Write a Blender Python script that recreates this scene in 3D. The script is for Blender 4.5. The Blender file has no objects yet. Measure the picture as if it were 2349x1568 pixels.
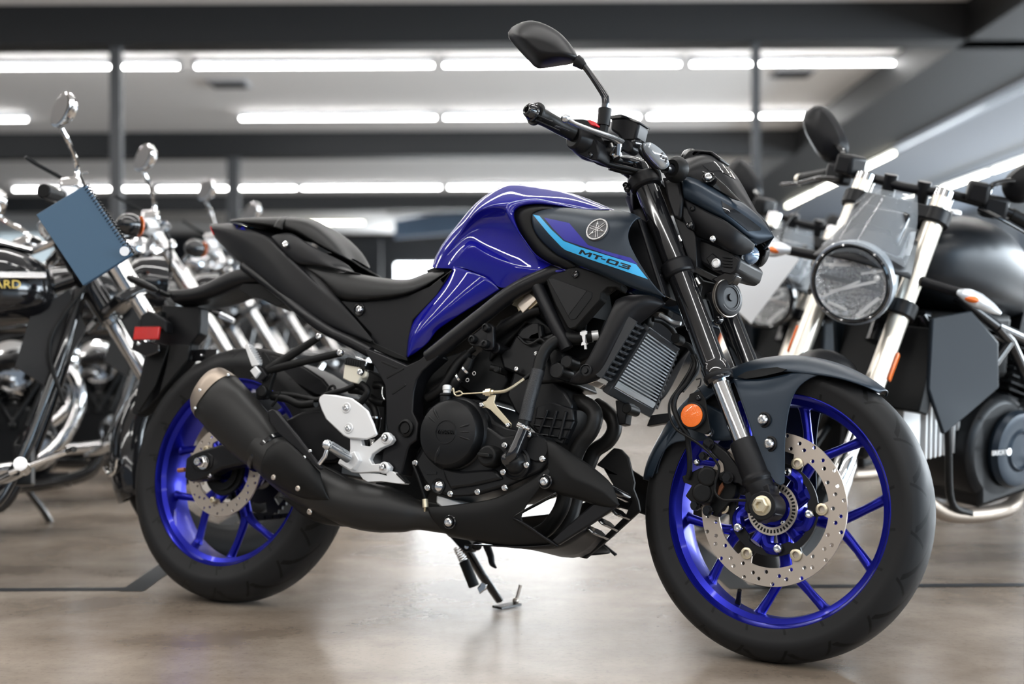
import bpy, bmesh, math, random
from math import pi, sin, cos, radians, atan2, sqrt
from mathutils import Vector, Matrix
from mathutils.geometry import delaunay_2d_cdt, tessellate_polygon

scene = bpy.context.scene
C = scene.collection

# ------------------------------------------------------------------ camera
W_PX, H_PX, F_PX = 2349.0, 1568.0, 3262.5
CAM_H = 0.6237
ROLL = radians(0.26)
cam_data = bpy.data.cameras.new('camera')
cam_data.sensor_width = 36.0
cam_data.lens = F_PX / W_PX * 36.0
cam_data.clip_end = 200
cam_data.dof.use_dof = True
cam_data.dof.focus_distance = 2.86
cam_data.dof.aperture_fstop = 2.3
cam_data.dof.aperture_blades = 0
cam = bpy.data.objects.new('camera', cam_data)
C.objects.link(cam)
_r = Vector((cos(ROLL), 0, -sin(ROLL)))
_u = Vector((sin(ROLL), 0, cos(ROLL)))
_b = _r.cross(_u)
CAM = Matrix(((_r.x, _u.x, _b.x, 0), (_r.y, _u.y, _b.y, 0), (_r.z, _u.z, _b.z, CAM_H), (0, 0, 0, 1)))
cam.matrix_world = CAM
scene.camera = cam

# ------------------------------------------------------------------ world, light, exposure
scene.view_settings.view_transform = 'Standard'
scene.view_settings.look = 'None'
scene.view_settings.gamma = 1.0
scene.view_settings.exposure = 0.1
scene.cycles.use_denoising = True
scene.cycles.max_bounces = 8
scene.cycles.sample_clamp_indirect = 6.0
world = bpy.data.worlds.new('world')
scene.world = world
world.use_nodes = True
world.node_tree.nodes['Background'].inputs[0].default_value = (0.62, 0.74, 0.92, 1)
world.node_tree.nodes['Background'].inputs[1].default_value = 0.30


def area_light(name, loc, target, sx, sy, power, col):
    ld = bpy.data.lights.new(name, 'AREA')
    ld.shape = 'RECTANGLE'
    ld.size, ld.size_y, ld.energy, ld.color = sx, sy, power, col
    o = bpy.data.objects.new(name, ld)
    C.objects.link(o)
    o.location = loc
    o.rotation_euler = (Vector(target) - Vector(loc)).to_track_quat('-Z', 'Y').to_euler()
    return o


for _k, _y in enumerate((9.0, 6.2, 3.4, 0.6, -2.4, -5.2)):
    area_light('tube_row_light_%d' % _k, (-1.5, _y, 3.36), (-1.5, _y, 0), 13.0, 0.06, 170, (1.0, 0.985, 0.96))
area_light('window_light_right', (9.3, 3.0, 2.0), (1.0, 3.2, 0.5), 9.0, 2.2, 240, (0.55, 0.78, 1.0))
area_light('window_ceiling_fill', (9.3, 20.0, 1.7), (-4.0, 20.0, 3.6), 22.0, 2.0, 700, (0.74, 0.87, 1.0))  # added fill, tilted up from the right windows to brighten the ceiling
area_light('window_light_front', (6.8, -3.8, 2.3), (0.8, 3.1, 0.6), 6.0, 2.6, 220, (0.50, 0.75, 1.0))


# ------------------------------------------------------------------ pixel helpers: photo pixel -> point at a chosen real depth
YAW, LEAN, STEER = -0.5125, -0.1929, -0.0599
WB, R_REAR, R_FRONT = 1.38, 0.3103, 0.2937
_o = Matrix.Rotation(YAW, 3, 'Z') @ Vector((-2.2888, 2.6519, 0))
BIKE = Matrix.Translation(_o) @ Matrix.Rotation(YAW, 4, 'Z') @ Matrix.Rotation(LEAN, 4, 'X')
BIKE_I = BIKE.inverted()
_ax = Vector((-sin(radians(25)), 0, cos(radians(25))))
_p0 = Vector((WB + 0.095, 0, 0))
STEERM = Matrix.Translation(_p0) @ Matrix.Rotation(STEER, 4, _ax) @ Matrix.Translation(-_p0)
FRONT_I = (BIKE @ STEERM).inverted()
CAMPOS = Vector((0, 0, CAM_H))


def ray(u, v):
    d = Vector(((u - W_PX / 2) / F_PX, (H_PX / 2 - v) / F_PX, -1.0))
    return CAM.to_3x3() @ d


def on_plane(inv, u, v, d):
    o = inv @ CAMPOS
    q = inv.to_3x3() @ ray(u, v)
    t = (-d - o.y) / q.y
    return o + q * t


def P(u, v, d):            # point of the bike body, d metres right of its centre plane
    return on_plane(BIKE_I, u, v, d)


def F(u, v, d):            # the same in the steered front end
    return on_plane(FRONT_I, u, v, d)


def G(u, v, z=0.0):        # point on a horizontal plane
    q = ray(u, v)
    return CAMPOS + q * ((z - CAM_H) / q.z)


def D(u, v, y):            # point at a room depth
    q = ray(u, v)
    return CAMPOS + q * (y / q.y)


ZONE = {1: (280, 380, 3.915), 2: (680, 380, 3.915), 3: (1130, 20, 3.915), 4: (1130, 400, 3.3557), 5: (280, 740, 3.915),
        6: (680, 740, 3.915), 7: (1130, 650, 3.915), 8: (280, 1000, 3.7333), 9: (880, 1000, 3.7333), 10: (1450, 780, 3.3357),
        11: (1450, 1100, 3.35), 12: (1500, 350, 3.1367), 13: (0, 180, 3.0156), 14: (0, 560, 2.449), 15: (1749, 200, 2.6133),
        16: (1749, 680, 2.6133), 17: (1100, 980, 2.396), 0: (0, 0, 1.0)}


def Z(zone, s, d, fn=None):
    """'x,y[,d] x,y ...' in the coordinates of a zone -> 3D points; d is the default lateral distance"""
    fn = fn or P
    x0, y0, k = ZONE[zone]
    out = []
    for i, w in enumerate(s.split()):
        a = [float(t) for t in w.split(',')]
        dd = a[2] if len(a) > 2 else (d[i] if isinstance(d, (list, tuple)) else d)
        out.append(fn(x0 + a[0] / k, y0 + a[1] / k, dd))
    return out


# ------------------------------------------------------------------ mesh helpers
def catmull(pts, n=6, closed=False):
    pts = [Vector(p) for p in pts]
    if len(pts) < 3:
        return pts
    out = []
    m = len(pts)
    rng = range(m if closed else m - 1)
    for i in rng:
        p1, p2 = pts[i], pts[(i + 1) % m]
        p0 = pts[i - 1] if (closed or i > 0) else p1 * 2 - p2
        p3 = pts[(i + 2) % m] if (closed or i + 2 < m) else p2 * 2 - p1
        for k in range(n):
            t = k / n
            out.append(0.5 * ((2 * p1) + (p2 - p0) * t + (2 * p0 - 5 * p1 + 4 * p2 - p3) * t * t + (3 * p1 - p0 - 3 * p2 + p3) * t ** 3))
    if not closed:
        out.append(pts[-1])
    return out


def frame_of(d):
    d = d.normalized()
    a = Vector((0, 0, 1)) if abs(d.z) < 0.9 else Vector((1, 0, 0))
    x = d.cross(a).normalized()
    return x, d.cross(x).normalized(), d


class MB:
    def __init__(s):
        s.v, s.f = [], []
        s.cre = []           # creased edges (vertex pairs)

    def add(s, vs, fs):
        o = len(s.v)
        s.v += [Vector(p) for p in vs]
        s.f += [tuple(i + o for i in f) for f in fs]
        return o

    def rings(s, rs, cap=True, closed=True, loop=False):
        n = len(rs[0])
        vs = [p for r in rs for p in r]
        fs = []
        m = len(rs)
        for i in range(m if loop else m - 1):
            for j in range(n if closed else n - 1):
                a, b = i * n + j, i * n + (j + 1) % n
                c, d = ((i + 1) % m) * n + (j + 1) % n, ((i + 1) % m) * n + j
                fs.append((a, b, c, d))
        if cap and closed and not loop:
            fs.append(tuple(range(n))[::-1])
            fs.append(tuple((m - 1) * n + j for j in range(n)))
        s.add(vs, fs)
        return s

    def tube(s, path, r, seg=12, n=6, smooth=True, cap=True, flat=1.0):
        path = [Vector(p) for p in path]
        rr = list(r) if isinstance(r, (list, tuple)) else [r] * len(path)
        if smooth and len(path) > 2:
            k = len(path)
            pp = catmull(path, n)
            rr = [rr[min(int(i / n), k - 1)] * (1 - (i % n) / n) + rr[min(int(i / n) + 1, k - 1)] * ((i % n) / n) for i in range(len(pp))]
            path = pp
        x = None
        rs = []
        for i, p in enumerate(path):
            d = (path[min(i + 1, len(path) - 1)] - path[max(i - 1, 0)]).normalized()
            if x is None:
                x = frame_of(d)[0]
            x = (x - d * x.dot(d)).normalized()
            y = d.cross(x)
            rs.append([p + x * (rr[i] * cos(2 * pi * j / seg)) + y * (rr[i] * flat * sin(2 * pi * j / seg)) for j in range(seg)])
        return s.rings(rs, cap)

    def cyl(s, a, b, r0, r1=None, seg=24, bev=0.0):
        a, b = Vector(a), Vector(b)
        r1 = r0 if r1 is None else r1
        x, y, d = frame_of(b - a)
        L = (b - a).length
        prof = [(r0, 0), (r1, L)]
        if bev:
            prof = [(r0 - bev, 0), (r0, bev), (r1, L - bev), (r1 - bev, L)]
        return s.lathe(a, d, prof, seg)

    def lathe(s, o, axis, prof, seg=48, loop=False):
        o = Vector(o)
        x, y, d = frame_of(Vector(axis))
        rs = [[o + d * h + (x * cos(2 * pi * j / seg) + y * sin(2 * pi * j / seg)) * max(r, 1e-5) for j in range(seg)] for r, h in prof]
        return s.rings(rs, True, True, loop)

    def box(s, c, size, rot=None, taper=1.0):
        c = Vector(c)
        m = rot or Matrix.Identity(3)
        hx, hy, hz = size[0] / 2, size[1] / 2, size[2] / 2
        vs = []
        for z in (-1, 1):
            t = taper if z > 0 else 1
            for x, y in ((-1, -1), (1, -1), (1, 1), (-1, 1)):
                vs.append(c + m @ Vector((x * hx * t, y * hy * t, z * hz)))
        s.add(vs, [(3, 2, 1, 0), (4, 5, 6, 7), (0, 1, 5, 4), (1, 2, 6, 5), (2, 3, 7, 6), (3, 0, 4, 7)])
        return s

    def bar(s, a, b, w, h, up=(0, 0, 1)):
        a, b = Vector(a), Vector(b)
        d = (b - a).normalized()
        x = d.cross(Vector(up)).normalized()
        y = x.cross(d)
        q = lambda p: [p - x * w / 2 - y * h / 2, p + x * w / 2 - y * h / 2, p + x * w / 2 + y * h / 2, p - x * w / 2 + y * h / 2]
        return s.rings([q(a), q(b)])

    def ball(s, c, r, seg=16, scale=(1, 1, 1), rot=None):
        c = Vector(c)
        m = rot or Matrix.Identity(3)
        rs = []
        h = seg // 2
        for i in range(h + 1):
            a = pi * i / h
            rr = max(sin(a), 1e-4)
            rs.append([c + m @ Vector((r * scale[0] * rr * cos(2 * pi * j / seg), r * scale[1] * rr * sin(2 * pi * j / seg), -r * scale[2] * cos(a))) for j in range(seg)])
        return s.rings(rs)

    def plate(s, pts, t, inward=(0, 1, 0)):
        """outline of 3D points given thickness along 'inward'"""
        pts = [Vector(p) for p in pts]
        w = Vector(inward) * t
        n = len(pts)
        tri = tessellate_polygon([[Vector((p.x, p.z, 0)) if abs(w.normalized().y) > 0.6 else p for p in pts]])
        vs = pts + [p + w for p in pts]
        fs = [tuple(x) for x in tri] + [tuple(i + n for i in x[::-1]) for x in tri]
        fs += [(i, (i + 1) % n, (i + 1) % n + n, i + n) for i in range(n)]
        s.add(vs, fs)
        return s

    def plate2d(s, loops, t, o, ex, ey, bev=0):
        """flat plate with holes: loops of 2D points, the first the outer edge"""
        o, ex, ey = Vector(o), Vector(ex), Vector(ey)
        ez = ex.cross(ey).normalized()
        co, ed, flat = [], [], []
        for lp in loops:
            b = len(co)
            co += [Vector((p[0], p[1])) for p in lp]
            k = len(lp)
            ed += [(b + i, b + (i + 1) % k) for i in range(k)]
            flat.append((b, k))
        v2, e2, f2, *_ = delaunay_2d_cdt(co, ed, [], 1, 1e-7)

        def inside(p, lp):
            c = False
            for i in range(len(lp)):
                (x1, y1), (x2, y2) = lp[i], lp[i - 1]
                if (y1 > p[1]) != (y2 > p[1]) and p[0] < (x2 - x1) * (p[1] - y1) / (y2 - y1) + x1:
                    c = not c
            return c
        keep = []
        for f in f2:
            c = sum((v2[i] for i in f), Vector((0, 0))) / len(f)
            if inside(c, loops[0]) and not any(inside(c, h) for h in loops[1:]):
                keep.append(tuple(f))
        n = len(v2)
        top = [o + ex * p.x + ey * p.y for p in v2]
        vs = top + [p - ez * t for p in top]
        fs = keep + [tuple(i + n for i in f[::-1]) for f in keep]
        cnt = {}
        for f in keep:
            for i in range(len(f)):
                a, b = f[i], f[(i + 1) % len(f)]
                cnt[(a, b)] = 1
        for (a, b) in list(cnt):
            if (b, a) not in cnt:
                fs.append((b, a, a + n, b + n))
        s.add(vs, fs)
        return s

    def patch(s, rows, crease_rows=(), closed=False):
        """open grid of control points"""
        n = len(rows[0])
        o = len(s.v)
        s.rings(rows, False, closed)
        for r in crease_rows:
            s.cre += [(o + r * n + j, o + r * n + j + 1) for j in range(n - 1)]
        return s

    def mirror(s):
        o = len(s.v)
        s.v += [Vector((p.x, -p.y, p.z)) for p in s.v]
        s.f += [tuple(i + o for i in f[::-1]) for f in s.f]
        s.cre += [(a + o, b + o) for a, b in s.cre]
        return s

    def xf(s, m):
        s.v = [m @ p for p in s.v]
        return s

    def build(s, name, mat, parent=None, bevel=0.0, sub=0, smooth=35, solid=0.0, weld=False, bseg=2):
        me = bpy.data.meshes.new(name)
        me.from_pydata([tuple(p) for p in s.v], [], s.f)
        bm = bmesh.new()
        bm.from_mesh(me)
        if s.cre:
            bm.verts.ensure_lookup_table()
            lay = bm.edges.layers.float.new('crease_edge')
            for a, b in s.cre:
                e = bm.edges.get((bm.verts[a], bm.verts[b]))
                if e:
                    e[lay] = 0.85
        bmesh.ops.remove_doubles(bm, verts=bm.verts, dist=1e-6 if not weld else 2e-4)
        bmesh.ops.recalc_face_normals(bm, faces=bm.faces)
        bm.to_mesh(me)
        bm.free()
        for p in me.polygons:
            p.use_smooth = True
        if not sub:
            me.set_sharp_from_angle(angle=radians(smooth))
        o = bpy.data.objects.new(name, me)
        C.objects.link(o)
        if mat:
            me.materials.append(mat)
        if sub:
            m = o.modifiers.new('sub', 'SUBSURF')
            m.levels = m.render_levels = sub
            m.boundary_smooth = 'PRESERVE_CORNERS'
        if solid:
            m = o.modifiers.new('solid', 'SOLIDIFY')
            m.thickness = solid
            m.offset = -1
            m.use_even_offset = False
        if bevel:
            m = o.modifiers.new('bevel', 'BEVEL')
            m.width = bevel
            m.segments = bseg
            m.limit_method = 'ANGLE'
            m.angle_limit = radians(35)
            m.harden_normals = False
        if parent is not None:
            o.parent = parent
        return o


def text_mesh(name, body, mat, parent, origin, ex, ey, width, height, depth=0.001, shear=0.0, spacing=1.0):
    """lettering as a mesh, fitted to width x height on the plane ex, ey"""
    cu = bpy.data.curves.new(name, 'FONT')
    cu.body = body
    cu.extrude = 0.5
    cu.shear = shear
    cu.space_character = spacing
    cu.resolution_u = 3
    ob = bpy.data.objects.new(name, cu)
    C.objects.link(ob)
    dg = bpy.context.evaluated_depsgraph_get()
    me = bpy.data.meshes.new_from_object(ob.evaluated_get(dg))
    bpy.data.objects.remove(ob)
    xs = [v.co.x for v in me.vertices]
    ys = [v.co.y for v in me.vertices]
    x0, x1, y0, y1 = min(xs), max(xs), min(ys), max(ys)
    ex, ey, o = Vector(ex).normalized(), Vector(ey).normalized(), Vector(origin)
    ez = ex.cross(ey).normalized()
    for v in me.vertices:
        a = (v.co.x - x0) / (x1 - x0) * width
        b = (v.co.y - y0) / (y1 - y0) * height
        v.co = o + ex * a + ey * b + ez * (v.co.z * 2 * depth)
    me.materials.clear()
    me.materials.append(mat)
    r = bpy.data.objects.new(name, me)
    C.objects.link(r)
    r.parent = parent
    return r


def thing(name, label, cat, m=None, group=None):
    o = bpy.data.objects.new(name, None)
    C.objects.link(o)
    o.empty_display_size = 0.1
    if m is not None:
        o.matrix_world = m
    o['label'], o['category'] = label, cat
    if group:
        o['group'] = group
    return o


def tag(o, label, cat, group=None):
    o['label'], o['category'] = label, cat
    if group:
        o['group'] = group
    return o


def struct(o):
    o['kind'] = 'structure'
    return o


def copy_tree(o, parent=None):
    c = o.copy()
    C.objects.link(c)
    if parent is not None:
        c.parent = parent
    for ch in list(o.children):
        copy_tree(ch, c)
    return c


# ------------------------------------------------------------------ materials
def mat(name, col, rough=0.5, metal=0.0, coat=0.0, coat_rough=0.03, spec=0.5, emit=None, emit_s=0.0, trans=0.0, alpha=1.0, bump=0.0, bscale=200.0, ior=1.45, noise_rough=0.0):
    m = bpy.data.materials.new(name)
    m.use_nodes = True
    nt = m.node_tree
    b = nt.nodes['Principled BSDF']
    b.inputs['Base Color'].default_value = (*col, 1)
    b.inputs['Roughness'].default_value = rough
    b.inputs['Metallic'].default_value = metal
    b.inputs['Coat Weight'].default_value = coat
    b.inputs['Coat Roughness'].default_value = coat_rough
    b.inputs['Specular IOR Level'].default_value = spec
    b.inputs['IOR'].default_value = ior
    b.inputs['Transmission Weight'].default_value = trans
    b.inputs['Alpha'].default_value = alpha
    if emit:
        b.inputs['Emission Color'].default_value = (*emit, 1)
        b.inputs['Emission Strength'].default_value = emit_s
    if bump or noise_rough:
        tc = nt.nodes.new('ShaderNodeTexCoord')
        nz = nt.nodes.new('ShaderNodeTexNoise')
        nz.inputs['Scale'].default_value = bscale
        nz.inputs['Detail'].default_value = 4
        nt.links.new(tc.outputs['Object'], nz.inputs['Vector'])
        if bump:
            bp = nt.nodes.new('ShaderNodeBump')
            bp.inputs['Strength'].default_value = bump
            bp.inputs['Distance'].default_value = 0.001
            nt.links.new(nz.outputs['Fac'], bp.inputs['Height'])
            nt.links.new(bp.outputs['Normal'], b.inputs['Normal'])
        if noise_rough:
            mr = nt.nodes.new('ShaderNodeMapRange')
            mr.inputs['To Min'].default_value = rough - noise_rough
            mr.inputs['To Max'].default_value = rough + noise_rough
            nt.links.new(nz.outputs['Fac'], mr.inputs['Value'])
            nt.links.new(mr.outputs['Result'], b.inputs['Roughness'])
    return m


M = {}
M['blue'] = mat('blue_paint', (0.007, 0.007, 0.215), 0.55, 0.0, 1.0, 0.02, spec=0.0)
M['rim_blue'] = mat('rim_blue', (0.010, 0.013, 0.29), 0.28, 0.78, 0.12, 0.06)
M['slate'] = mat('matte_slate_paint', (0.013, 0.022, 0.034), 0.36, 0.25, 0.0, spec=0.42, bump=0.02, bscale=2500)
M['black'] = mat('black_plastic', (0.007, 0.007, 0.008), 0.40, spec=0.24, bump=0.05, bscale=1500)
M['black_matte'] = mat('matte_black', (0.007, 0.007, 0.007), 0.50, spec=0.20, bump=0.04, bscale=1200)
M['black_gloss'] = mat('gloss_black', (0.008, 0.008, 0.009), 0.10, coat=0.5)
M['frame'] = mat('frame_black', (0.006, 0.006, 0.007), 0.34, spec=0.26)
M['engine'] = mat('engine_black', (0.006, 0.0063, 0.007), 0.36, spec=0.28, bump=0.06, bscale=900)
M['engine_deep'] = mat('engine_deep_black', (0.004, 0.0045, 0.005), 0.5, spec=0.25)
M['seat'] = mat('seat_vinyl', (0.008, 0.008, 0.008), 0.42, spec=0.26, bump=0.12, bscale=900)
M['rubber'] = mat('rubber', (0.006, 0.006, 0.006), 0.44, spec=0.22)
M['pipe'] = mat('exhaust_black', (0.012, 0.0115, 0.011), 0.42, 0.0, spec=0.34, bump=0.05, bscale=700)
M['steel'] = mat('brushed_steel', (0.50, 0.44, 0.38), 0.32, 0.9, noise_rough=0.08, bscale=60)
M['disc'] = mat('disc_steel', (0.46, 0.395, 0.335), 0.36, 0.75, noise_rough=0.06, bscale=80)
M['titan'] = mat('end_cap_steel', (0.34, 0.28, 0.23), 0.42, 0.85, noise_rough=0.08, bscale=30)
M['alu'] = mat('cast_aluminium', (0.74, 0.74, 0.74), 0.40, 0.45, bump=0.06, bscale=1200)
M['chrome'] = mat('chrome', (0.80, 0.80, 0.80), 0.06, 1.0)
M['bolt'] = mat('bolt_steel', (0.78, 0.78, 0.78), 0.18, 1.0)
M['lever'] = mat('lever_silver', (0.62, 0.64, 0.66), 0.22, 0.9)
M['gold'] = mat('zinc_gold', (0.62, 0.55, 0.40), 0.3, 0.85)
M['copper'] = mat('brake_pad_copper', (0.30, 0.12, 0.06), 0.5, 0.3)
M['rad'] = mat('radiator_fins', (0.72, 0.76, 0.80), 0.30, 0.6)
M['rad_dark'] = mat('radiator_core', (0.14, 0.15, 0.16), 0.5, 0.6)
M['cyan'] = mat('cyan_decal', (0.045, 0.42, 0.80), 0.3)
M['decal_blue'] = mat('blue_decal', (0.012, 0.012, 0.27), 0.3, 0.1)
M['letter'] = mat('black_letter', (0.006, 0.007, 0.009), 0.4)
M['orange'] = mat('orange_reflector', (0.85, 0.16, 0.01), 0.18, coat=0.6, bump=0.8, bscale=700)
M['red'] = mat('red_reflector', (0.55, 0.008, 0.006), 0.2, coat=0.6, bump=0.5, bscale=700)
M['red_plain'] = mat('red_plastic', (0.62, 0.012, 0.02), 0.3, coat=0.4)
M['milky'] = mat('milky_plastic', (0.62, 0.58, 0.48), 0.35)
M['lens'] = mat('clear_lens', (0.82, 0.86, 0.90), 0.06, 0.35, coat=1.0)
M['smoke'] = mat('smoked_lens', (0.015, 0.016, 0.018), 0.05, coat=1.0)
M['glass'] = mat('clear_glass', (0.75, 0.80, 0.85), 0.03, alpha=0.10, spec=0.9)
M['badge'] = mat('badge_grey', (0.10, 0.10, 0.105), 0.35, 0.6)
M['badge_line'] = mat('badge_silver', (0.66, 0.66, 0.66), 0.25, 0.9)
M['white'] = mat('white_paper', (0.80, 0.81, 0.83), 0.6)
M['blue_folder'] = mat('blue_folder', (0.040, 0.090, 0.150), 0.5)
M['mirror'] = mat('mirror_glass', (0.85, 0.86, 0.88), 0.02, 1.0)
M['silver_paint'] = mat('silver_paint', (0.36, 0.40, 0.44), 0.35, 0.6, coat=0.4)
M['cream_metal'] = mat('satin_fork_metal', (0.78, 0.73, 0.64), 0.3, 0.8)


def tyre_mat(name, R, half, n, slant, lo, hi):
    """rubber with curved tread grooves cut around the crown (object space: wheel axis = Y through the origin)"""
    m = bpy.data.materials.new(name)
    m.use_nodes = True
    nt = m.node_tree
    b = nt.nodes['Principled BSDF']
    b.inputs['Roughness'].default_value = 0.5
    b.inputs['Specular IOR Level'].default_value = 0.22
    L = nt.links.new
    tc = nt.nodes.new('ShaderNodeTexCoord')
    sp = nt.nodes.new('ShaderNodeSeparateXYZ')
    L(tc.outputs['Object'], sp.inputs[0])

    def mth(op, a, b_=None):
        k = nt.nodes.new('ShaderNodeMath')
        k.operation = op
        for i, x in enumerate((a, b_)):
            if x is None:
                continue
            if isinstance(x, (int, float)):
                k.inputs[i].default_value = x
            else:
                L(x, k.inputs[i])
        return k.outputs[0]
    ang = mth('MULTIPLY', mth('ARCTAN2', sp.outputs['Z'], sp.outputs['X']), n / (2 * pi))
    ay = mth('DIVIDE', mth('ABSOLUTE', sp.outputs['Y']), half)
    side = mth('MULTIPLY', mth('SIGN', sp.outputs['Y']), 0.25)
    ph = mth('FRACT', mth('ADD', mth('ADD', ang, side), mth('MULTIPLY', mth('POWER', ay, 0.7), slant)))
    line = mth('LESS_THAN', mth('ABSOLUTE', mth('SUBTRACT', ph, 0.5)), 0.07)
    band = mth('MULTIPLY', mth('GREATER_THAN', ay, lo), mth('LESS_THAN', ay, hi))
    g = mth('MULTIPLY', line, band)
    ph2 = mth('FRACT', mth('ADD', mth('ADD', ang, 0.45), mth('MULTIPLY', ay, -slant * 0.6)))
    line2 = mth('LESS_THAN', mth('ABSOLUTE', mth('SUBTRACT', ph2, 0.5)), 0.035)
    band2 = mth('MULTIPLY', mth('GREATER_THAN', ay, hi * 0.62), mth('LESS_THAN', ay, hi * 1.08))
    g = mth('MAXIMUM', g, mth('MULTIPLY', line2, band2))
    nz = nt.nodes.new('ShaderNodeTexNoise')
    nz.inputs['Scale'].default_value = 22
    nz.inputs['Detail'].default_value = 6
    L(tc.outputs['Object'], nz.inputs['Vector'])
    mx = nt.nodes.new('ShaderNodeMix')
    mx.data_type = 'RGBA'
    mx.inputs[6].default_value = (0.010, 0.010, 0.0105, 1)
    mx.inputs[7].default_value = (0.0012, 0.0012, 0.0012, 1)
    L(g, mx.inputs[0])
    L(mx.outputs[2], b.inputs['Base Color'])
    mr = nt.nodes.new('ShaderNodeMapRange')
    mr.inputs['To Min'].default_value = 0.40
    mr.inputs['To Max'].default_value = 0.62
    L(nz.outputs['Fac'], mr.inputs['Value'])
    L(mr.outputs['Result'], b.inputs['Roughness'])
    bp = nt.nodes.new('ShaderNodeBump')
    bp.inputs['Distance'].default_value = 0.004
    bp.inputs['Strength'].default_value = 1.0
    bp.invert = True
    L(g, bp.inputs['Height'])
    L(bp.outputs['Normal'], b.inputs['Normal'])
    return m


M['tyre_front'] = tyre_mat('front_tyre_rubber', R_FRONT, 0.055, 19, 1.15, 0.10, 0.84)
M['tyre_rear'] = tyre_mat('rear_tyre_rubber', R_REAR, 0.070, 18, 1.15, 0.10, 0.84)
M['tyre_plain'] = mat('plain_tyre_rubber', (0.008, 0.008, 0.0085), 0.5, spec=0.2)

# ------------------------------------------------------------------ the showroom
CEIL = 3.46


def floor_mat():
    m = bpy.data.materials.new('polished_concrete')
    m.use_nodes = True
    nt = m.node_tree
    L = nt.links.new
    b = nt.nodes['Principled BSDF']
    b.inputs['Specular IOR Level'].default_value = 0.7
    tc = nt.nodes.new('ShaderNodeTexCoord')

    def noise(scale, detail, rough, stretch):
        mp = nt.nodes.new('ShaderNodeMapping')
        mp.inputs['Scale'].default_value = stretch
        L(tc.outputs['Object'], mp.inputs['Vector'])
        n = nt.nodes.new('ShaderNodeTexNoise')
        n.inputs['Scale'].default_value = scale
        n.inputs['Detail'].default_value = detail
        n.inputs['Roughness'].default_value = rough
        L(mp.outputs[0], n.inputs['Vector'])
        return n.outputs['Fac']
    big = noise(0.7, 4, 0.55, (1, 1, 1))
    mid = noise(2.4, 7, 0.60, (1, 1, 1))
    fine = noise(75, 5, 0.7, (1, 1, 1))
    r1 = nt.nodes.new('ShaderNodeValToRGB')
    e = r1.color_ramp.elements
    e[0].position, e[0].color = 0.34, (0.205, 0.170, 0.138, 1)
    e[1].position, e[1].color = 0.62, (0.385, 0.335, 0.285, 1)
    L(mid, r1.inputs[0])
    r2 = nt.nodes.new('ShaderNodeValToRGB')
    e = r2.color_ramp.elements
    e[0].position, e[0].color = 0.38, (0.72, 0.66, 0.60, 1)
    e[1].position, e[1].color = 0.64, (1.0, 1.0, 1.0, 1)
    L(big, r2.inputs[0])
    r3 = nt.nodes.new('ShaderNodeValToRGB')
    e = r3.color_ramp.elements
    e[0].position, e[0].color = 0.30, (0.80, 0.80, 0.80, 1)
    e[1].position, e[1].color = 0.48, (1.0, 1.0, 1.0, 1)
    L(fine, r3.inputs[0])
    last = r1.outputs[0]
    for r in (r2, r3):
        x = nt.nodes.new('ShaderNodeMix')
        x.data_type, x.blend_type = 'RGBA', 'MULTIPLY'
        x.inputs[0].default_value = 1
        L(last, x.inputs[6])
        L(r.outputs[0], x.inputs[7])
        last = x.outputs[2]
    L(last, b.inputs['Base Color'])
    mr = nt.nodes.new('ShaderNodeMapRange')
    mr.inputs['To Min'].default_value = 0.20
    mr.inputs['To Max'].default_value = 0.30
    L(mid, mr.inputs['Value'])
    L(mr.outputs[0], b.inputs['Roughness'])
    bp = nt.nodes.new('ShaderNodeBump')
    bp.inputs['Strength'].default_value = 0.05
    bp.inputs['Distance'].default_value = 0.002
    L(fine, bp.inputs['Height'])
    L(bp.outputs[0], b.inputs['Normal'])
    return m


M['floor'] = floor_mat()
M['ceiling'] = mat('ceiling_white', (0.86, 0.86, 0.86), 0.8)
M['beam'] = mat('beam_black', (0.011, 0.012, 0.0135), 0.6)
M['post'] = mat('post_grey', (0.060, 0.062, 0.066), 0.5)
M['wall'] = mat('wall_dark', (0.010, 0.011, 0.014), 0.7)
M['wall_pale'] = mat('wall_pale', (0.36, 0.39, 0.43), 0.7)
M['tube'] = mat('light_tube', (1, 1, 1), 0.4, emit=(1.0, 0.99, 0.97), emit_s=34.0)
M['tube_warm'] = mat('warm_light_tube', (1, 1, 1), 0.4, emit=(1.0, 0.97, 0.80), emit_s=16.0)
M['daylight'] = mat('daylit_glass', (1, 1, 1), 0.4, emit=(0.90, 0.96, 1.0), emit_s=13.0)
M['pale_day'] = mat('hazy_daylit_glass', (1, 1, 1), 0.4, emit=(0.62, 0.78, 0.86), emit_s=0.55)
M['tape'] = mat('floor_tape', (0.020, 0.022, 0.026), 0.35)
M['fixture'] = mat('fixture_grey', (0.30, 0.31, 0.33), 0.5)

M['ceiling_grey'] = mat('ceiling_grey', (0.15, 0.16, 0.18), 0.8)
XL, XR, YB, YF = -15.0, 9.6, 37.0, -7.0


def slab(name, x0, x1, y0, y1, z0, z1, m, bevel=0.0):
    b = MB()
    b.box(((x0 + x1) / 2, (y0 + y1) / 2, (z0 + z1) / 2), (x1 - x0, y1 - y0, z1 - z0))
    return b.build(name, m, bevel=bevel)


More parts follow.
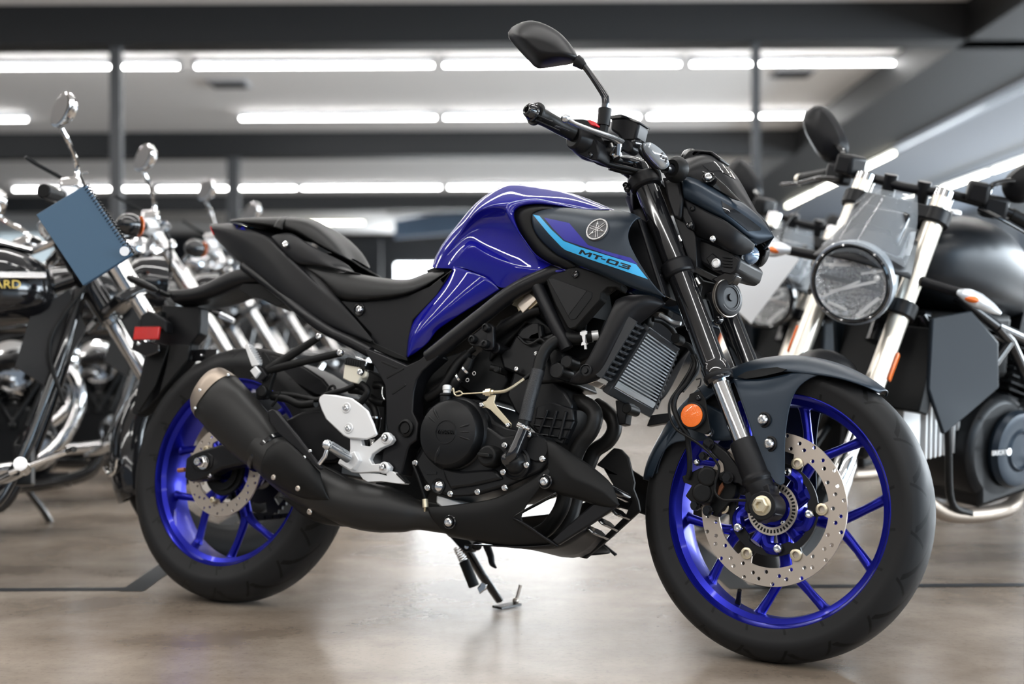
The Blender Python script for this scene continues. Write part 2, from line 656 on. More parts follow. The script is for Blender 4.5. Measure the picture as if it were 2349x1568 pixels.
struct(slab('floor', XL, XR, YF, YB, -0.1, 0.0, M['floor']))
struct(slab('ceiling', XL, XR, YF, YB, CEIL, CEIL + 0.1, M['ceiling']))
struct(slab('wall_back', XL, XR, YB, YB + 0.2, 0, CEIL, M['wall']))
struct(slab('wall_left', XL - 0.2, XL, YF, YB, 0, CEIL, M['wall_pale']))
wr = MB()
wr.box((XR + 0.1, 15, 0.45), (0.2, 44, 0.9))
wr.box((XR + 0.1, 15, 3.2), (0.2, 44, 0.52))
wr.box((XR + 0.1, 32, 1.9), (0.2, 10, 2.2))
struct(wr.build('wall_right', M['wall_pale']))
# roof beams across the room, and the long one on the right
for n, (y, z) in enumerate(((11.9, 3.13), (19.1, 3.13), (27.2, 3.16))):
    struct(slab('trim_%d' % (n + 1), XL, 3.85 if n else XR, y, y + 0.35, z, CEIL, M['beam']))
struct(slab('trim_4', 3.82, 4.95, -6, 34, 3.13, CEIL, M['beam']))
struct(slab('trim_5', 4.96, XR, -6, 36, 3.27, CEIL, M['ceiling_grey']))
# posts
for n, (u0, u1, y, x_) in enumerate(((250, 275, 11.95, 0), (1727, 1746, 11.95, 0), (519, 546, 19.15, 0))):
    a, b_ = D(u0, 300, y), D(u1, 300, y)
    o = slab('trim_%d' % (n + 6), a.x, b_.x, y + 0.02, y + 0.02 + (b_.x - a.x), 0, 3.13, M['post'])
    struct(o)

# fluorescent tubes: rows across the room
def tube_light(x0, x1, y, z, label, group, warm=False, axis='x'):
    ln = x1 - x0
    t = thing('ceiling_light', label, 'light', Matrix.Translation((x0 + ln / 2, y, z) if axis == 'x' else (y, x0 + ln / 2, z)), group)
    ex = Vector((1, 0, 0)) if axis == 'x' else Vector((0, 1, 0))
    h = ln / 2 - 0.022
    MB().cyl(-ex * h, ex * h, 0.0145, seg=12).build('light_tube', M['tube_warm' if warm else 'tube'], t)
    b = MB().box((0, 0, 0.055), (2 * h, 0.07, 0.05) if axis == 'x' else (0.07, 2 * h, 0.05))
    for s in (-1, 1):
        b.box(ex * (s * (h - 0.012)) + Vector((0, 0, 0.02)), (0.03, 0.06, 0.09))
    b.build('light_housing', M['fixture'], t)
    return t


ORD = ['first', 'second', 'third', 'fourth', 'fifth', 'sixth', 'seventh']
rows = [(14.2, 140, ((-140, 421), (439, 1004), (1008, 1570), (1574, 2129)), 'row nearest the camera'),
        (17.5, 261, ((-390, 72), (544, 1008), (1012, 1475), (1479, 1939)), 'row between the upper beams'),
        (25.4, 425, ((27, 353), (357, 685), (688, 1016), (1024, 1340), (1344, 1660)), 'row above the lowest beam')]
for y, v, segs, rn in rows:
    for i, (u0, u1) in enumerate(segs):
        a, b_ = D(u0, v, y), D(u1, v, y)
        tube_light(a.x, b_.x, y, 3.385, 'white ceiling tube, %s from left, in the %s' % (ORD[i], rn), 'fluorescent tubes in the ' + rn)
a, b_ = D(560, 512, 33), D(838, 512, 33)
tube_light(a.x, b_.x, 33, a.z, 'yellowish tube light low at the back, behind the passenger seat of the blue motorcycle', 'tubes at the far back', True)
# two lines of tubes running away on the right
for k, (y0, y1) in enumerate(((18.5, 20.95), (21.0, 23.45), (23.5, 25.95))):
    tube_light(y0, y1, 5.02, 3.07, 'yellowish tube on the inner slanting line, %s from the camera' % ORD[k], 'tubes along the right beam', True, 'y')
for k in range(5):
    y0 = 16.2 + 2.5 * k
    tube_light(y0, y0 + 2.45, 7.15, 3.13, 'yellowish tube on the outer slanting line, %s from the camera' % ORD[k], 'tubes by the right windows', True, 'y')
cd = MB().cyl((5.02, 8, 3.09), (5.02, 18.4, 3.09), 0.03, seg=10).build('light_rail', M['silver_paint'])
tag(cd, 'pale unlit rail running along the right ceiling beam toward the camera', 'rail')

# bright openings in the back wall and the right wall
def wall_window(n, u0, u1, v0, v1, y, m):
    a, b_ = D(u0, v0, y), D(u1, v1, y)
    z0 = max(b_.z, 0.02)
    w = slab('window_%d' % n, a.x, b_.x, y - 0.02, y, z0, a.z, m)
    struct(w)
    fr = MB()
    for x in (a.x, (a.x + b_.x) / 2, b_.x):
        fr.box((x, y - 0.04, (a.z + z0) / 2), (0.06, 0.05, a.z - z0))
    for z in (a.z, z0):
        fr.box(((a.x + b_.x) / 2, y - 0.04, z), (b_.x - a.x, 0.05, 0.06))
    fr.build('window_frame', M['post'], w)
    return w


wall_window(1, 905, 1335, 602, 838, YB - 0.01, M['daylight'])
wall_window(2, -140, 130, 482, 640, YB - 0.01, M['pale_day'])
# the windows along the right wall
gl = MB()
for k in range(5):
    gl.box((XR + 0.1, -4 + 5.9 * k, 1.92), (0.03, 5.7, 2.0))
struct(gl.build('window_3', M['daylight']))
mu = MB()
for k in range(6):
    mu.box((XR - 0.0, -6.95 + 5.9 * k, 1.92), (0.1, 0.12, 2.1))
struct(mu.build('trim_9', M['ceiling']))

# dark tape on the floor
def tape(name, pts, w, label):
    b = MB()
    for a, c in zip(pts, pts[1:]):
        d = (c - a).normalized()
        n = Vector((-d.y, d.x, 0)) * w / 2
        e = d * 0.0
        b.add([a - n - e, c - n + e, c + n + e, a + n - e], [(0, 1, 2, 3)])
    return b


def tape_line(name, pts, w, label):
    b = tape(name, pts, w, label)
    n = len(b.v)
    vs = [p + Vector((0, 0, 0.0015)) for p in b.v]
    o = MB()
    o.add(vs, b.f)
    o.add([Vector((p.x, p.y, 0.0002)) for p in b.v], [f[::-1] for f in b.f])
    return tag(o.build(name, M['tape']), label, 'tape')


tape_line('floor_tape', [G(-260, 1354), G(300, 1351)], 0.045, 'dark tape line on the concrete floor at far left, running across')
tape_line('floor_tape', [G(302, 1356), G(640, 1118)], 0.06, 'dark tape line running away behind the rear wheel of the blue motorcycle')
tape_line('floor_tape', [G(2800, 1338), G(1690, 1346)], 0.045, 'dark tape line across the floor seen through the front wheel and right of it')
tape_line('floor_tape', [G(1700, 1350), G(1440, 1116)], 0.06, 'dark tape line slanting away between the belly fairing and the front wheel')
# ceiling vents
for (u, v, w, lb) in ((525, 188, 95, 'grey ceiling vent at left, between the two nearer light rows'), (1818, 170, 90, 'grey ceiling vent at right, beside the right post')):
    y = 2.83 * F_PX / (784 - v)
    c = D(u, v, y)
    t = thing('ceiling_vent', lb, 'vent', Matrix.Translation((c.x, c.y, CEIL)), 'ceiling vents')
    MB().box((0, 0, -0.012), (0.42, 0.42, 0.024)).build('vent_frame', M['fixture'], t, bevel=0.004)
    s = MB()
    for k in range(7):
        s.box((0, -0.15 + 0.05 * k, -0.03), (0.36, 0.02, 0.012), Matrix.Rotation(0.6, 3, 'X'))
    s.build('vent_slat', M['post'], t)
# slanting pale-blue panel and the dark partition at the back
struct(slab('wall_partition', D(550, 600, 34).x, D(872, 600, 34).x, 34.2, 34.4, 0, 3.1, M['wall']))
pn = MB()
a, b_, c_, d_ = D(905, 505, 32), D(1230, 452, 30), D(1230, 520, 30), D(905, 546, 32)
pn.plate([a, b_, c_, d_], 0.12, (0, 1, 0))
o = pn.build('hanging_panel', mat('pale_blue_panel', (0.16, 0.24, 0.36), 0.6))
tag(o, 'long pale blue panel under the ceiling at the back, left of the fuel tank', 'panel')
for x in (a.lerp(b_, 0.2), a.lerp(b_, 0.85)):
    MB().cyl(x + Vector((0, 0.06, 0)), Vector((x.x, x.y + 0.06, CEIL)), 0.012, seg=8).build('hanger_rod', M['post'], o)

# ------------------------------------------------------------------ the blue motorcycle
bike = thing('motorcycle', 'blue and black naked motorcycle leaning on its side stand in the foreground, sharply in focus', 'motorcycle', BIKE)


def circ(r, n, cx=0.0, cy=0.0, a0=0.0):
    return [(cx + r * cos(a0 + 2 * pi * k / n), cy + r * sin(a0 + 2 * pi * k / n)) for k in range(n)]


def lobed(r0, r1, n, a0, half, steps=180):
    """circle of radius r0 with n lobes reaching r1 (in degrees)"""
    out = []
    for k in range(steps):
        a = 360 * k / steps
        d = min(abs((a - a0 - 360 * j / n + 180) % 360 - 180) for j in range(n))
        t = max(0.0, min(1.0, (half * 1.5 - d) / (half * 0.7)))
        t = t * t * (3 - 2 * t)
        r = r0 + (r1 - r0) * t
        out.append((r * cos(radians(a)), r * sin(radians(a))))
    return out


XE, ZE = (1, 0, 0), (0, 0, 1)      # a wheel's own plane: x forward, z up, axle along y


def bolt(mb, p, r, h, axis=(0, -1, 0), socket=True):
    """hex-socket button head"""
    mb.lathe(p, axis, [(r * 0.55, -0.002), (r, -0.001), (r, h * 0.45), (r * 0.8, h * 0.9), (r * 0.5, h), (r * 0.42, h * 0.55), (0, h * 0.5)], 14)
    return mb


def make_wheel(nm, parent, m4, R, w_t, r_rim, hw, root0, spread, tyre_m, flip=1):
    rim = MB()
    rim.lathe((0, 0, 0), (0, 1, 0), [(r_rim + .001, -hw), (r_rim - .006, -hw - .001), (r_rim - .0095, -hw + .004), (r_rim - .013, -hw + .012), (r_rim - .024, -hw + .018),
                                      (r_rim - .027, -.012), (r_rim - .027, .012), (r_rim - .024, hw - .018), (r_rim - .013, hw - .012), (r_rim - .0095, hw - .004), (r_rim - .006, hw + .001), (r_rim + .001, hw),
                                      (r_rim + .001, hw - .008), (r_rim - .012, hw - .022), (r_rim - .016, 0), (r_rim - .012, -hw + .022), (r_rim + .001, -hw + .008)], 96, True)
    wheel = rim.build(nm, M['rim_blue'], parent, smooth=28)
    wheel.matrix_basis = m4
    ty = MB()
    half = [(r_rim - .004, -hw - .002), (r_rim + .004, -hw - .004)]
    for k in range(1, 9):
        t = k / 8
        a = t * pi / 2
        half.append((r_rim + .006 + (R - r_rim - .006) * sin(a) ** 0.92, -w_t / 2 * (cos(a) ** 0.62 if k < 8 else 0) if k > 2 else -w_t / 2 * (0.93, 0.99)[k - 1]))
    prof = half + [(r, -y) for r, y in half[-2::-1]] + [(r_rim - .004, 0)]
    t_o = ty.lathe((0, 0, 0), (0, 1, 0), prof, 128, True).build('tire', tyre_m, wheel, smooth=50)
    sp = []
    for k in range(5):
        a0 = radians(root0 + 72 * k)

        def pt(r, a, y):
            return Vector((r * cos(a), y, r * sin(a)))
        s = MB()
        s.tube([pt(.030, a0, -.004), pt(.075, a0, -.006), pt(.112, a0, -.004)], [.019, .015, .0155], 10)
        for sg in (-1, 1):
            s.tube([pt(.098, a0 + sg * .02, -.004), pt(.125, a0 + sg * .10, -.003), pt(.165, a0 + sg * radians(spread) * .72, 0), pt(r_rim - .032, a0 + sg * radians(spread) * .97, 0), pt(r_rim - .022, a0 + sg * radians(spread), 0)],
                   [.012, .0105, .0088, .0105, .018], 10)
        sp.append(s.build('spoke', M['rim_blue'], wheel, smooth=60))
    h = MB()
    h.lathe((0, 0, 0), (0, 1, 0), [(.022, -.056), (.031, -.055), (.034, -.047), (.040, -.040), (.046, -.022), (.046, .022), (.040, .040), (.034, .047), (.031, .055), (.022, .056)], 40, True)
    for k in range(5):
        a = radians(root0 + 36 + 72 * k)
        h.tube([(0.03 * cos(a), -.03, .03 * sin(a)), (.076 * cos(a), -.05, .076 * sin(a))], [.018, .012], 10, smooth=False)
    h.build('hub', M['rim_blue'], wheel, smooth=40)
    return wheel


fw_m = STEERM @ Matrix.Translation((WB, 0, R_FRONT))
front_wheel = make_wheel('front_wheel', bike, fw_m, R_FRONT, .110, .2325, .0455, 62, 19, M['tyre_front'])
rear_wheel = make_wheel('rear_wheel', bike, Matrix.Translation((0, 0, R_REAR)), R_REAR, .140, .2315, .0545, -70, 20, M['tyre_rear'])


def holes(n, radii, step, rh, a0=0.0, ns=12):
    out = []
    for k in range(n):
        a = radians(a0 + step * k)
        r = radii[k % len(radii)]
        out.append(circ(rh, ns, r * cos(a), r * sin(a)))
    return out


# front brake disc, its black carrier, buttons, bolts and the toothed sensor ring
inner = [(x, z) for x, z in lobed(.1135, .0915, 6, 2, 5.5)]
disc = MB().plate2d([circ(.149, 120), inner] + holes(60, (.1215, .1440, .1290, .1370), 6, .0040, 3), .0048, (0, -.0605, 0), XE, ZE)
disc.v = [Vector((p.x, -abs(p.y), p.z)) for p in disc.v]
disc_o = disc.build('brake_disc', M['disc'], front_wheel, smooth=30)
car = MB().plate2d([lobed(.0915, .1090, 6, 2, 5.5), lobed(.0700, .0790, 5, 31, 14)], .005, (0, -.0585, 0), XE, ZE)
car_o = car.build('disc_carrier', M['black'], front_wheel, bevel=.0012)
for k in range(6):
    a = radians(2 + 60 * k)
    b = MB().lathe((.1005 * cos(a), -.066, .1005 * sin(a)), (0, 1, 0), [(.0065, -.001), (.0100, -.001), (.0115, 0), (.0115, .004), (.0065, .004)], 24, True)
    b.build('disc_button', M['gold'], disc_o)
for k in range(5):
    a = radians(67 + 72 * k)
    bolt(MB(), (.0775 * cos(a), -.066, .0775 * sin(a)), .0088, .006).build('carrier_bolt', M['bolt'], car_o)
    a = radians(31 + 72 * k)
    MB().tube([(.05 * cos(a), -.035, .05 * sin(a)), (.074 * cos(a + .3), -.052, .074 * sin(a + .3)), (.079 * cos(a + .62), -.055, .079 * sin(a + .62))], [.016, .012, .012], 10).build('disc_mount', M['rim_blue'], front_wheel)
teeth = []
for k in range(40):
    a = 2 * pi * k / 40
    teeth.append([(r * cos(a + d), r * sin(a + d)) for r, d in ((.0405, -.045), (.0475, -.045), (.0475, .045), (.0405, .045))])
MB().plate2d([circ(.0515, 80), circ(.036, 60)] + teeth, .002, (0, -.0615, 0), XE, ZE).build('sensor_ring', M['steel'], front_wheel)
MB().lathe((0, -.0600, 0), (0, -1, 0), [(.0400, 0), (.0480, 0), (.0480, .001), (.0400, .001)], 48, True).build('sensor_ring_back', M['engine_deep'], front_wheel)
for a in (72, 192, 312):
    bolt(MB(), (.0335 * cos(radians(a)), -.060, .0335 * sin(radians(a))), .0048, .004).build('sensor_bolt', M['bolt'], front_wheel)
# tyre valve
va = radians(246)
vd = Vector((cos(va), 0, sin(va)))
MB().tube([vd * .214 + Vector((0, -.004, 0)), vd * .200 + Vector((0, -.012, 0)), vd * .190 + Vector((0, -.02, 0))], [.0075, .006, .0045], 12).cyl(vd * .191 + Vector((0, -.0195, 0)), vd * .176 + Vector((0, -.031, 0)), .005, .0042, 12).build('valve_stem', M['rubber'], front_wheel)

# rear disc
rin = lobed(.0785, .0690, 3, -102, 9)
rd = MB().plate2d([circ(.110, 96), rin] + holes(42, (.0855, .1035, .0945), 8.57, .0036, 3), .0045, (0, -.0655, 0), XE, ZE).build('brake_disc', M['disc'], rear_wheel)
for k in range(3):
    a = radians(-102 + 120 * k)
    bolt(MB(), (.074 * cos(a), -.072, .074 * sin(a)), .0085, .006).build('disc_bolt', M['gold'], rd)
MB().lathe((0, -.064, 0), (0, 1, 0), [(.03, 0), (.058, 0), (.060, .006), (.052, .012), (.03, .012)], 40, True).build('hub_cover', M['engine_deep'], rear_wheel)
MB().lathe((0, -.0705, 0), (0, 1, 0), [(.030, 0), (.047, 0), (.047, .003), (.030, .003)], 48, True).build('sensor_ring', M['engine'], rear_wheel)
# sprocket and chain on the far side
teeth = []
n = 43
out = []
for k in range(n * 4):
    a = 2 * pi * k / (n * 4)
    r = (.1005, .1055, .1055, .1005)[k % 4]
    out.append((r * cos(a), r * sin(a)))
slots = []
for k in range(6):
    lp = []
    for t in range(9):
        a = radians(60 * k + 12 + 4.5 * t)
        lp.append((.090 * cos(a), .090 * sin(a)))
    for t in range(9):
        a = radians(60 * k + 48 - 4.5 * t)
        lp.append((.066 * cos(a), .066 * sin(a)))
    slots.append(lp)
MB().plate2d([out, circ(.03, 30)] + slots, .006, (0, .082, 0), XE, ZE).build('sprocket', M['engine'], rear_wheel)
ch = MB()
cpts = []
for k in range(26):
    a = radians(90 + 180 * k / 25)
    cpts.append(Vector((.103 * cos(a), .079, R_REAR + .103 * sin(a))))
for k in range(1, 40):
    t = k / 40
    cpts.append(Vector((.50 * t, .079, R_REAR - .103 + .062 * t)))
for k in range(1, 40):
    t = 1 - k / 40
    cpts.insert(0, Vector((.50 * (1 - t), .079, R_REAR + .103 - .03 * (1 - t))) if False else Vector((.50 * k / 40, .079, R_REAR + .103 - .02 * k / 40)))
for i in range(len(cpts) - 1):
    a, b_ = cpts[i], cpts[i + 1]
    e = (b_ - a).normalized() * .003
    for s_ in (-.0045, .0045):
        o2 = Vector((0, s_ + (.0015 if i % 2 else -.0015) * (1 if s_ > 0 else -1), 0))
        ch.bar(a - e + o2, b_ + e + o2, .0016, .011)
    ch.cyl(a + Vector((0, -.006, 0)), a + Vector((0, .006, 0)), .0045, seg=8)
ch.build('drive_chain', M['engine_deep'], bike)

# ------------------------------------------------------------------ fork, fender and front brake (steered frame, moved by STEERM)
AX = Vector((WB, 0, R_FRONT))
RK = Vector((-sin(radians(25)), 0, cos(radians(25))))
RN = Vector((cos(radians(25)), 0, sin(radians(25))))


def leg(t, y, off=0.0046):
    return AX + RN * off + RK * t + Vector((0, y, 0))


def fb(mb, name, m, parent=bike, **k):
    return mb.xf(STEERM).build(name, m, parent, **k)


FY = .097
for sg in (-1, 1):
    y = sg * FY
    f = MB().lathe(leg(.268, y), RK, [(.0185, -.004), (.0275, -.004), (.029, 0), (.029, .030), (.0265, .034), (.0255, .040), (.0255, .235), (.0255, .49), (.024, .50), (.010, .50)], 40)
    fork = fb(f, 'fork_tube', M['black_gloss'], smooth=40)
    fb(MB().cyl(leg(.10, y), leg(.30, y), .0185, seg=40), 'fork_slider', M['chrome'], fork)
    fb(MB().lathe(leg(.268, y), RK, [(.0292, .004), (.0300, .006), (.0300, .012), (.0292, .014)], 40, True), 'dust_seal', M['black'], fork)
    c = MB()
    c.lathe(leg(.138, y), RK, [(.0190, 0), (.0255, 0), (.0265, -.004), (.0275, -.060), (.0275, -.075), (.030, -.078), (.030, -.086), (.0275, -.089), (.028, -.11), (.019, -.13)], 36)
    c.rings([[leg(.035, y) + RN * x + Vector((0, q, 0)) for x, q in ((-.026, -.024), (.026, -.024), (.026, .024), (-.026, .024))],
             [leg(.0, y) + RN * x + Vector((0, q, 0)) for x, q in ((-.030, -.024), (.022, -.024), (.022, .024), (-.030, .024))],
             [leg(-.026, y) + RN * x + Vector((0, q, 0)) for x, q in ((-.022, -.02), (.016, -.02), (.016, .02), (-.022, .02))]])
    c.cyl(leg(0, y - .027), leg(0, y + .027), .028, seg=32)
    boot = fb(c, 'fork_foot', M['black'], fork, bevel=.003)
nut = MB().lathe(leg(0, -.122), (0, -1, 0), [(.010, 0), (.0185, .0), (.0190, .002), (.0190, .003), (.0155, .004)], 32)
nut.lathe(leg(0, -.125), (0, -1, 0), [(.0150, 0), (.0158, .002), (.0158, .011), (.0125, .0135), (.0075, .0135), (.0070, .006), (0, .006)], 6)
fb(nut, 'axle_nut', M['gold'], smooth=30)
fb(MB().cyl(leg(0, -.12), leg(0, .12), .011, seg=20), 'axle', M['steel'])
# triple clamps
for t0, t1, w, nm in ((.504, .538, .0325, 'lower_clamp'), (.715, .748, .034, 'upper_clamp')):
    c = MB()
    for sg in (-1, 1):
        c.cyl(leg(t0, sg * FY), leg(t1, sg * FY), w, seg=36, bev=.004)
    q = lambda t, x, y: leg(t, y) + RN * x
    c.rings([[q(t0 + .006, -.085, 0), q(t0 + .006, -.03, -FY - .01), q(t0 + .006, .03, -FY), q(t0 + .006, .012, 0), q(t0 + .006, .03, FY), q(t0 + .006, -.03, FY + .01)],
             [q(t1 - .006, -.085, 0), q(t1 - .006, -.03, -FY - .01), q(t1 - .006, .03, -FY), q(t1 - .006, .012, 0), q(t1 - .006, .03, FY), q(t1 - .006, -.03, FY + .01)]])
    oc = fb(c, nm, M['black'], bevel=.003)
    for t in (t0 + .012, t1 - .012):
        bolt(b := MB(), leg(t, -FY - .020) + RN * -.034, .007, .008)
        fb(b, 'clamp_bolt', M['black_gloss'], oc)
# steering stem
fb(MB().cyl(AX + RK * .50 + RN * -.055, AX + RK * .76 + RN * -.055, .028, seg=24), 'steering_stem', M['frame'])

# fender: arched shell, then the fork guards hanging from it
def arc(a, r, y):
    return AX + Vector((r * cos(radians(a)), y, r * sin(radians(a))))


rows = []
angs = [50.6, 53, 57, 63, 70, 78, 86, 94, 102, 110, 118, 127, 136, 146, 156, 164, 169, 171]
for a in angs:
    k = 1.0
    if a < 60:
        k = 0.30 + 0.70 * ((a - 50.6) / 9.4) ** 0.6
    if a > 156:
        k = 0.55 + 0.45 * ((171 - a) / 15) ** 0.7
    r0 = .311 + (.006 if a > 160 else 0)
    drop = .012 + .030 * min(1, max(0, (a - 52) / 24)) + .012 * min(1, max(0, (a - 95) / 30))
    rows.append([arc(a, r0 - drop * s ** 2.2, y * k * .074) for y, s in ((-1, 1), (-.86, .80), (-.55, .50), (-.2, .12), (.2, .12), (.55, .50), (.86, .80), (1, 1))])
fe = MB().patch(rows)
fender = fb(fe, 'front_fender', M['slate'], sub=2, solid=.003)
# fork guard blades (right one traced, left one its mirror image)
def zf(s, d):
    return Z(10, s, d, F)


g = MB()
top = zf("770,290 850,262 1000,250 1150,222 1290,210 1420,225 1540,262", [-.0]*7)
cols = [zf("772,296,.080 860,300,.0755 1000,296,.0735 1140,268,.073 1260,240,.072 1370,238,.071 1500,262,.069", .072),
        zf("785,335,.092 880,356,.092 1000,362,.088 1090,355,.085 1190,322,.080 1290,285,.076 1400,262,.071", .085),
        zf("835,470,.096 900,480,.095 990,480,.092 1060,470,.090 1120,450,.088 1190,410,.084 1245,360,.080", .09),
        zf("895,640,.098 950,645,.097 1010,640,.094 1070,625,.092 1120,600,.089 1165,575,.086 1195,545,.083", .09),
        zf("945,800,.099 990,800,.098 1035,800,.096 1080,790,.093 1115,775,.091 1145,760,.088 1170,740,.085", .09),
        zf("1000,950,.099 1035,955,.098 1070,955,.096 1100,950,.094 1125,945,.091 1150,935,.088 1168,925,.086", .09),
        zf("1075,1060,.098 1095,1070,.097 1112,1078,.096 1128,1078,.094 1142,1075,.092 1158,1070,.089 1170,1062,.087", .09),
        zf("1100,1088,.097 1112,1098,.096 1122,1106,.095 1132,1108,.094 1142,1108,.092 1155,1100,.090 1165,1090,.088", .09)]
g.patch(cols)
guard = fb(g, 'fork_guard', M['slate'], fender, sub=2, solid=.003)
g = MB().patch([[Vector((q.x, -q.y, q.z)) for q in r] for r in cols])
fb(g, 'fork_guard', M['slate'], fender, sub=2, solid=.003)
# rear skirt behind the fork
sk = [zf("520,470,.066 450,520,.066 360,600,.066 270,700,.066 200,800,.066 150,900,.064 110,1000,.060 95,1050,.055", .066),
         zf("760,560,.078 600,620,.078 470,680,.076 350,730,.074 260,770,.072 195,880,.070 165,980,.066 140,1040,.060", .07),
         zf("900,745,.080 760,765,.080 600,768,.079 430,768,.077 290,775,.074 210,890,.071 185,965,.067 150,1055,.061", .07)]
for sg in (1, -1):
    fb(MB().patch([[Vector((q.x, q.y * sg, q.z)) for q in r] for r in sk]), 'fender_skirt', M['slate'], fender, sub=2, solid=.003)
for s_ in ("1008,608", "1055,792"):
    p = zf(s_, .096)[0]
    w = MB().lathe(p + Vector((0, .003, 0)), (-.25, -1, .0), [(.0085, 0), (.0155, 0), (.0155, .003), (.0125, .004), (.011, .001)], 24, True)
    fb(w, 'screw_cup', M['black'], guard)
    fb(bolt(MB(), p + Vector((0, -.002, 0)), .0105, .008, (-.25, -1, 0)), 'fender_screw', M['bolt'], guard)
slot = zf("800,280,.0775 870,240,.0765 1000,215,.0765 1110,205,.0765 1180,222,.0765 1150,240,.0775 1000,275,.0785 870,295,.0795", .08)
fb(MB().plate(slot, .004), 'fender_vent', M['engine_deep'], fender)

# brake caliper
cal = MB()
cal.plate(zf("380,1040 440,1015 520,975 590,975 640,1020 640,1100 620,1190 600,1240 520,1255 455,1240 405,1190 430,1150 455,1110 390,1085", .098), .052)
cal.cyl(zf("575,1042", .108)[0], zf("575,1042", .070)[0] + Vector((0, 0, 0)), .0195, seg=28, bev=.003)
cal.cyl(zf("535,1165", .108)[0], zf("535,1165", .070)[0], .0195, seg=28, bev=.003)
caliper = fb(cal, 'brake_caliper', M['black_matte'], bevel=.004)
cb = MB()
cb.plate(zf("575,755 640,790 720,850 850,1010 870,1060 900,1120 860,1130 800,1090 740,1080 660,1070 640,1030 700,1000 690,940 590,840 560,790", .088), .02)
fb(cb, 'caliper_bracket', M['black'], caliper, bevel=.003)
cb = MB().plate(zf("640,1085 720,1050 800,1110 790,1180 700,1290 640,1350 575,1320 600,1240 640,1180", .075), .022)
fb(cb, 'brake_pad_holder', M['engine_deep'], caliper, bevel=.002)
fb(MB().plate(zf("690,1085 650,1140 640,1190 655,1195 700,1120", .080), .008), 'brake_pad', M['copper'], caliper)
for s_, r in (("580,795", .009), ("728,1050", .009), ("480,1262", .008), ("575,1303", .008), ("540,885", .0065)):
    q = zf(s_, .095)[0]
    bb = MB().cyl(q + Vector((0, .02, 0)), q + Vector((0, -.006, 0)), r, seg=6)
    bb.lathe(q + Vector((0, .006, 0)), (0, -1, 0), [(0, 0), (r * 1.35, 0), (r * 1.35, .005), (0, .005)], 18)
    fb(bb, 'caliper_bolt', M['black_gloss'], caliper)
q = zf("590,705", .092)[0]
fb(bolt(MB(), q, .010, .008), 'bracket_bolt', M['bolt'], caliper)
fb(bolt(MB(), zf("500,938", .105)[0], .006, .008, (-.4, -1, .3)), 'bleed_screw', M['bolt'], caliper)
# amber reflector on its bracket
rb = MB().plate(zf("440,410 520,385 560,450 575,560 600,690 560,720 470,690 400,650 375,590 380,520 420,480", .112), .004)
rbr = fb(rb, 'reflector_bracket', M['black_matte'], bevel=.001)
q = zf("456,575", .122)[0]
fb(MB().lathe(q + Vector((0, .009, 0)), (0, -1, 0), [(0, 0), (.0265, 0), (.0275, .003), (.0265, .008), (.0235, .0085), (.0235, .006), (0, .006)], 48), 'reflector_rim', M['black'], rbr)
fb(MB().lathe(q, (0, -1, 0), [(0, -.002), (.0230, -.002), (.0230, .001), (.018, .0025), (0, .003)], 40), 'amber_reflector', M['orange'], rbr)
fb(bolt(MB(), zf("508,440", .113)[0], .006, .004), 'bracket_screw', M['black_gloss'], rbr)
fb(MB().tube(zf("490,300 525,295 520,340 505,360 520,390", .112), .0016, 8), 'wire_clip', M['black_gloss'], rbr)
# brake hose and sensor wire
fb(MB().tube(zf("460,120,.09 480,200,.10 420,320,.105 340,420,.112 320,520,.115 370,640,.116 420,720,.112 430,800,.108 440,900,.106 440,1000,.104 425,1060,.102", .1), .0055, 10, 8), 'brake_hose', M['rubber'])
fb(MB().tube(zf("470,140,.094 440,230,.104 360,360,.112 290,470,.12 290,590,.122 340,680,.122 440,745,.118 520,800,.115 600,870,.112 650,940,.108 665,990,.106 640,1080,.106 640,1170,.106 700,1220,.106 800,1222,.106 890,1225,.106", .11), .0028, 8, 8), 'sensor_wire', M['rubber'])
fb(MB().plate(zf("870,1215 915,1205 925,1240 915,1300 885,1325 855,1290 865,1240", .108), .02), 'wheel_sensor', M['engine_deep'], bevel=.002)

# ------------------------------------------------------------------ tank, seats, tail (bike frame)
def resample(pts, n):
    c = catmull(pts, 8)
    L = [0.0]
    for a, b in zip(c, c[1:]):
        L.append(L[-1] + (b - a).length)
    out = []
    j = 0
    for k in range(n):
        t = L[-1] * k / (n - 1)
        while j < len(c) - 2 and L[j + 1] < t:
            j += 1
        w = (t - L[j]) / max(L[j + 1] - L[j], 1e-9)
        out.append(c[j].lerp(c[j + 1], w))
    return out


def prow(zone, s, n, d=0.1, fn=None):
    return resample(Z(zone, s, d, fn), n)


def skin(name, m, rows, parent=None, crease=(), sub=2, solid=.0025, mirror=True, weld=False, xf=None):
    sides = []
    for sg in ((1, -1) if mirror and not weld else (1,)):
        b = MB().patch([[Vector((p.x, p.y * sg, p.z)) for p in r] for r in rows], crease)
        if mirror and weld:
            b.mirror()
        if xf is not None:
            b.xf(xf)
        sides.append(b.build(name, m, parent if parent is not None else bike, sub=sub, solid=solid, weld=weld))
    return sides[0]


def flat(name, m, zone, s, d, t, parent=None, bevel=.002, fn=None, mirror=False, xf=None, smooth=35):
    sides = []
    for sg in ((1, -1) if mirror else (1,)):
        b = MB().plate([Vector((p.x, p.y * sg, p.z)) for p in Z(zone, s, d, fn)], t * sg)
        if xf is not None:
            b.xf(xf)
        sides.append(b.build(name, m, parent if parent is not None else bike, bevel=bevel, smooth=smooth))
    return sides[0]


from mathutils.bvhtree import BVHTree


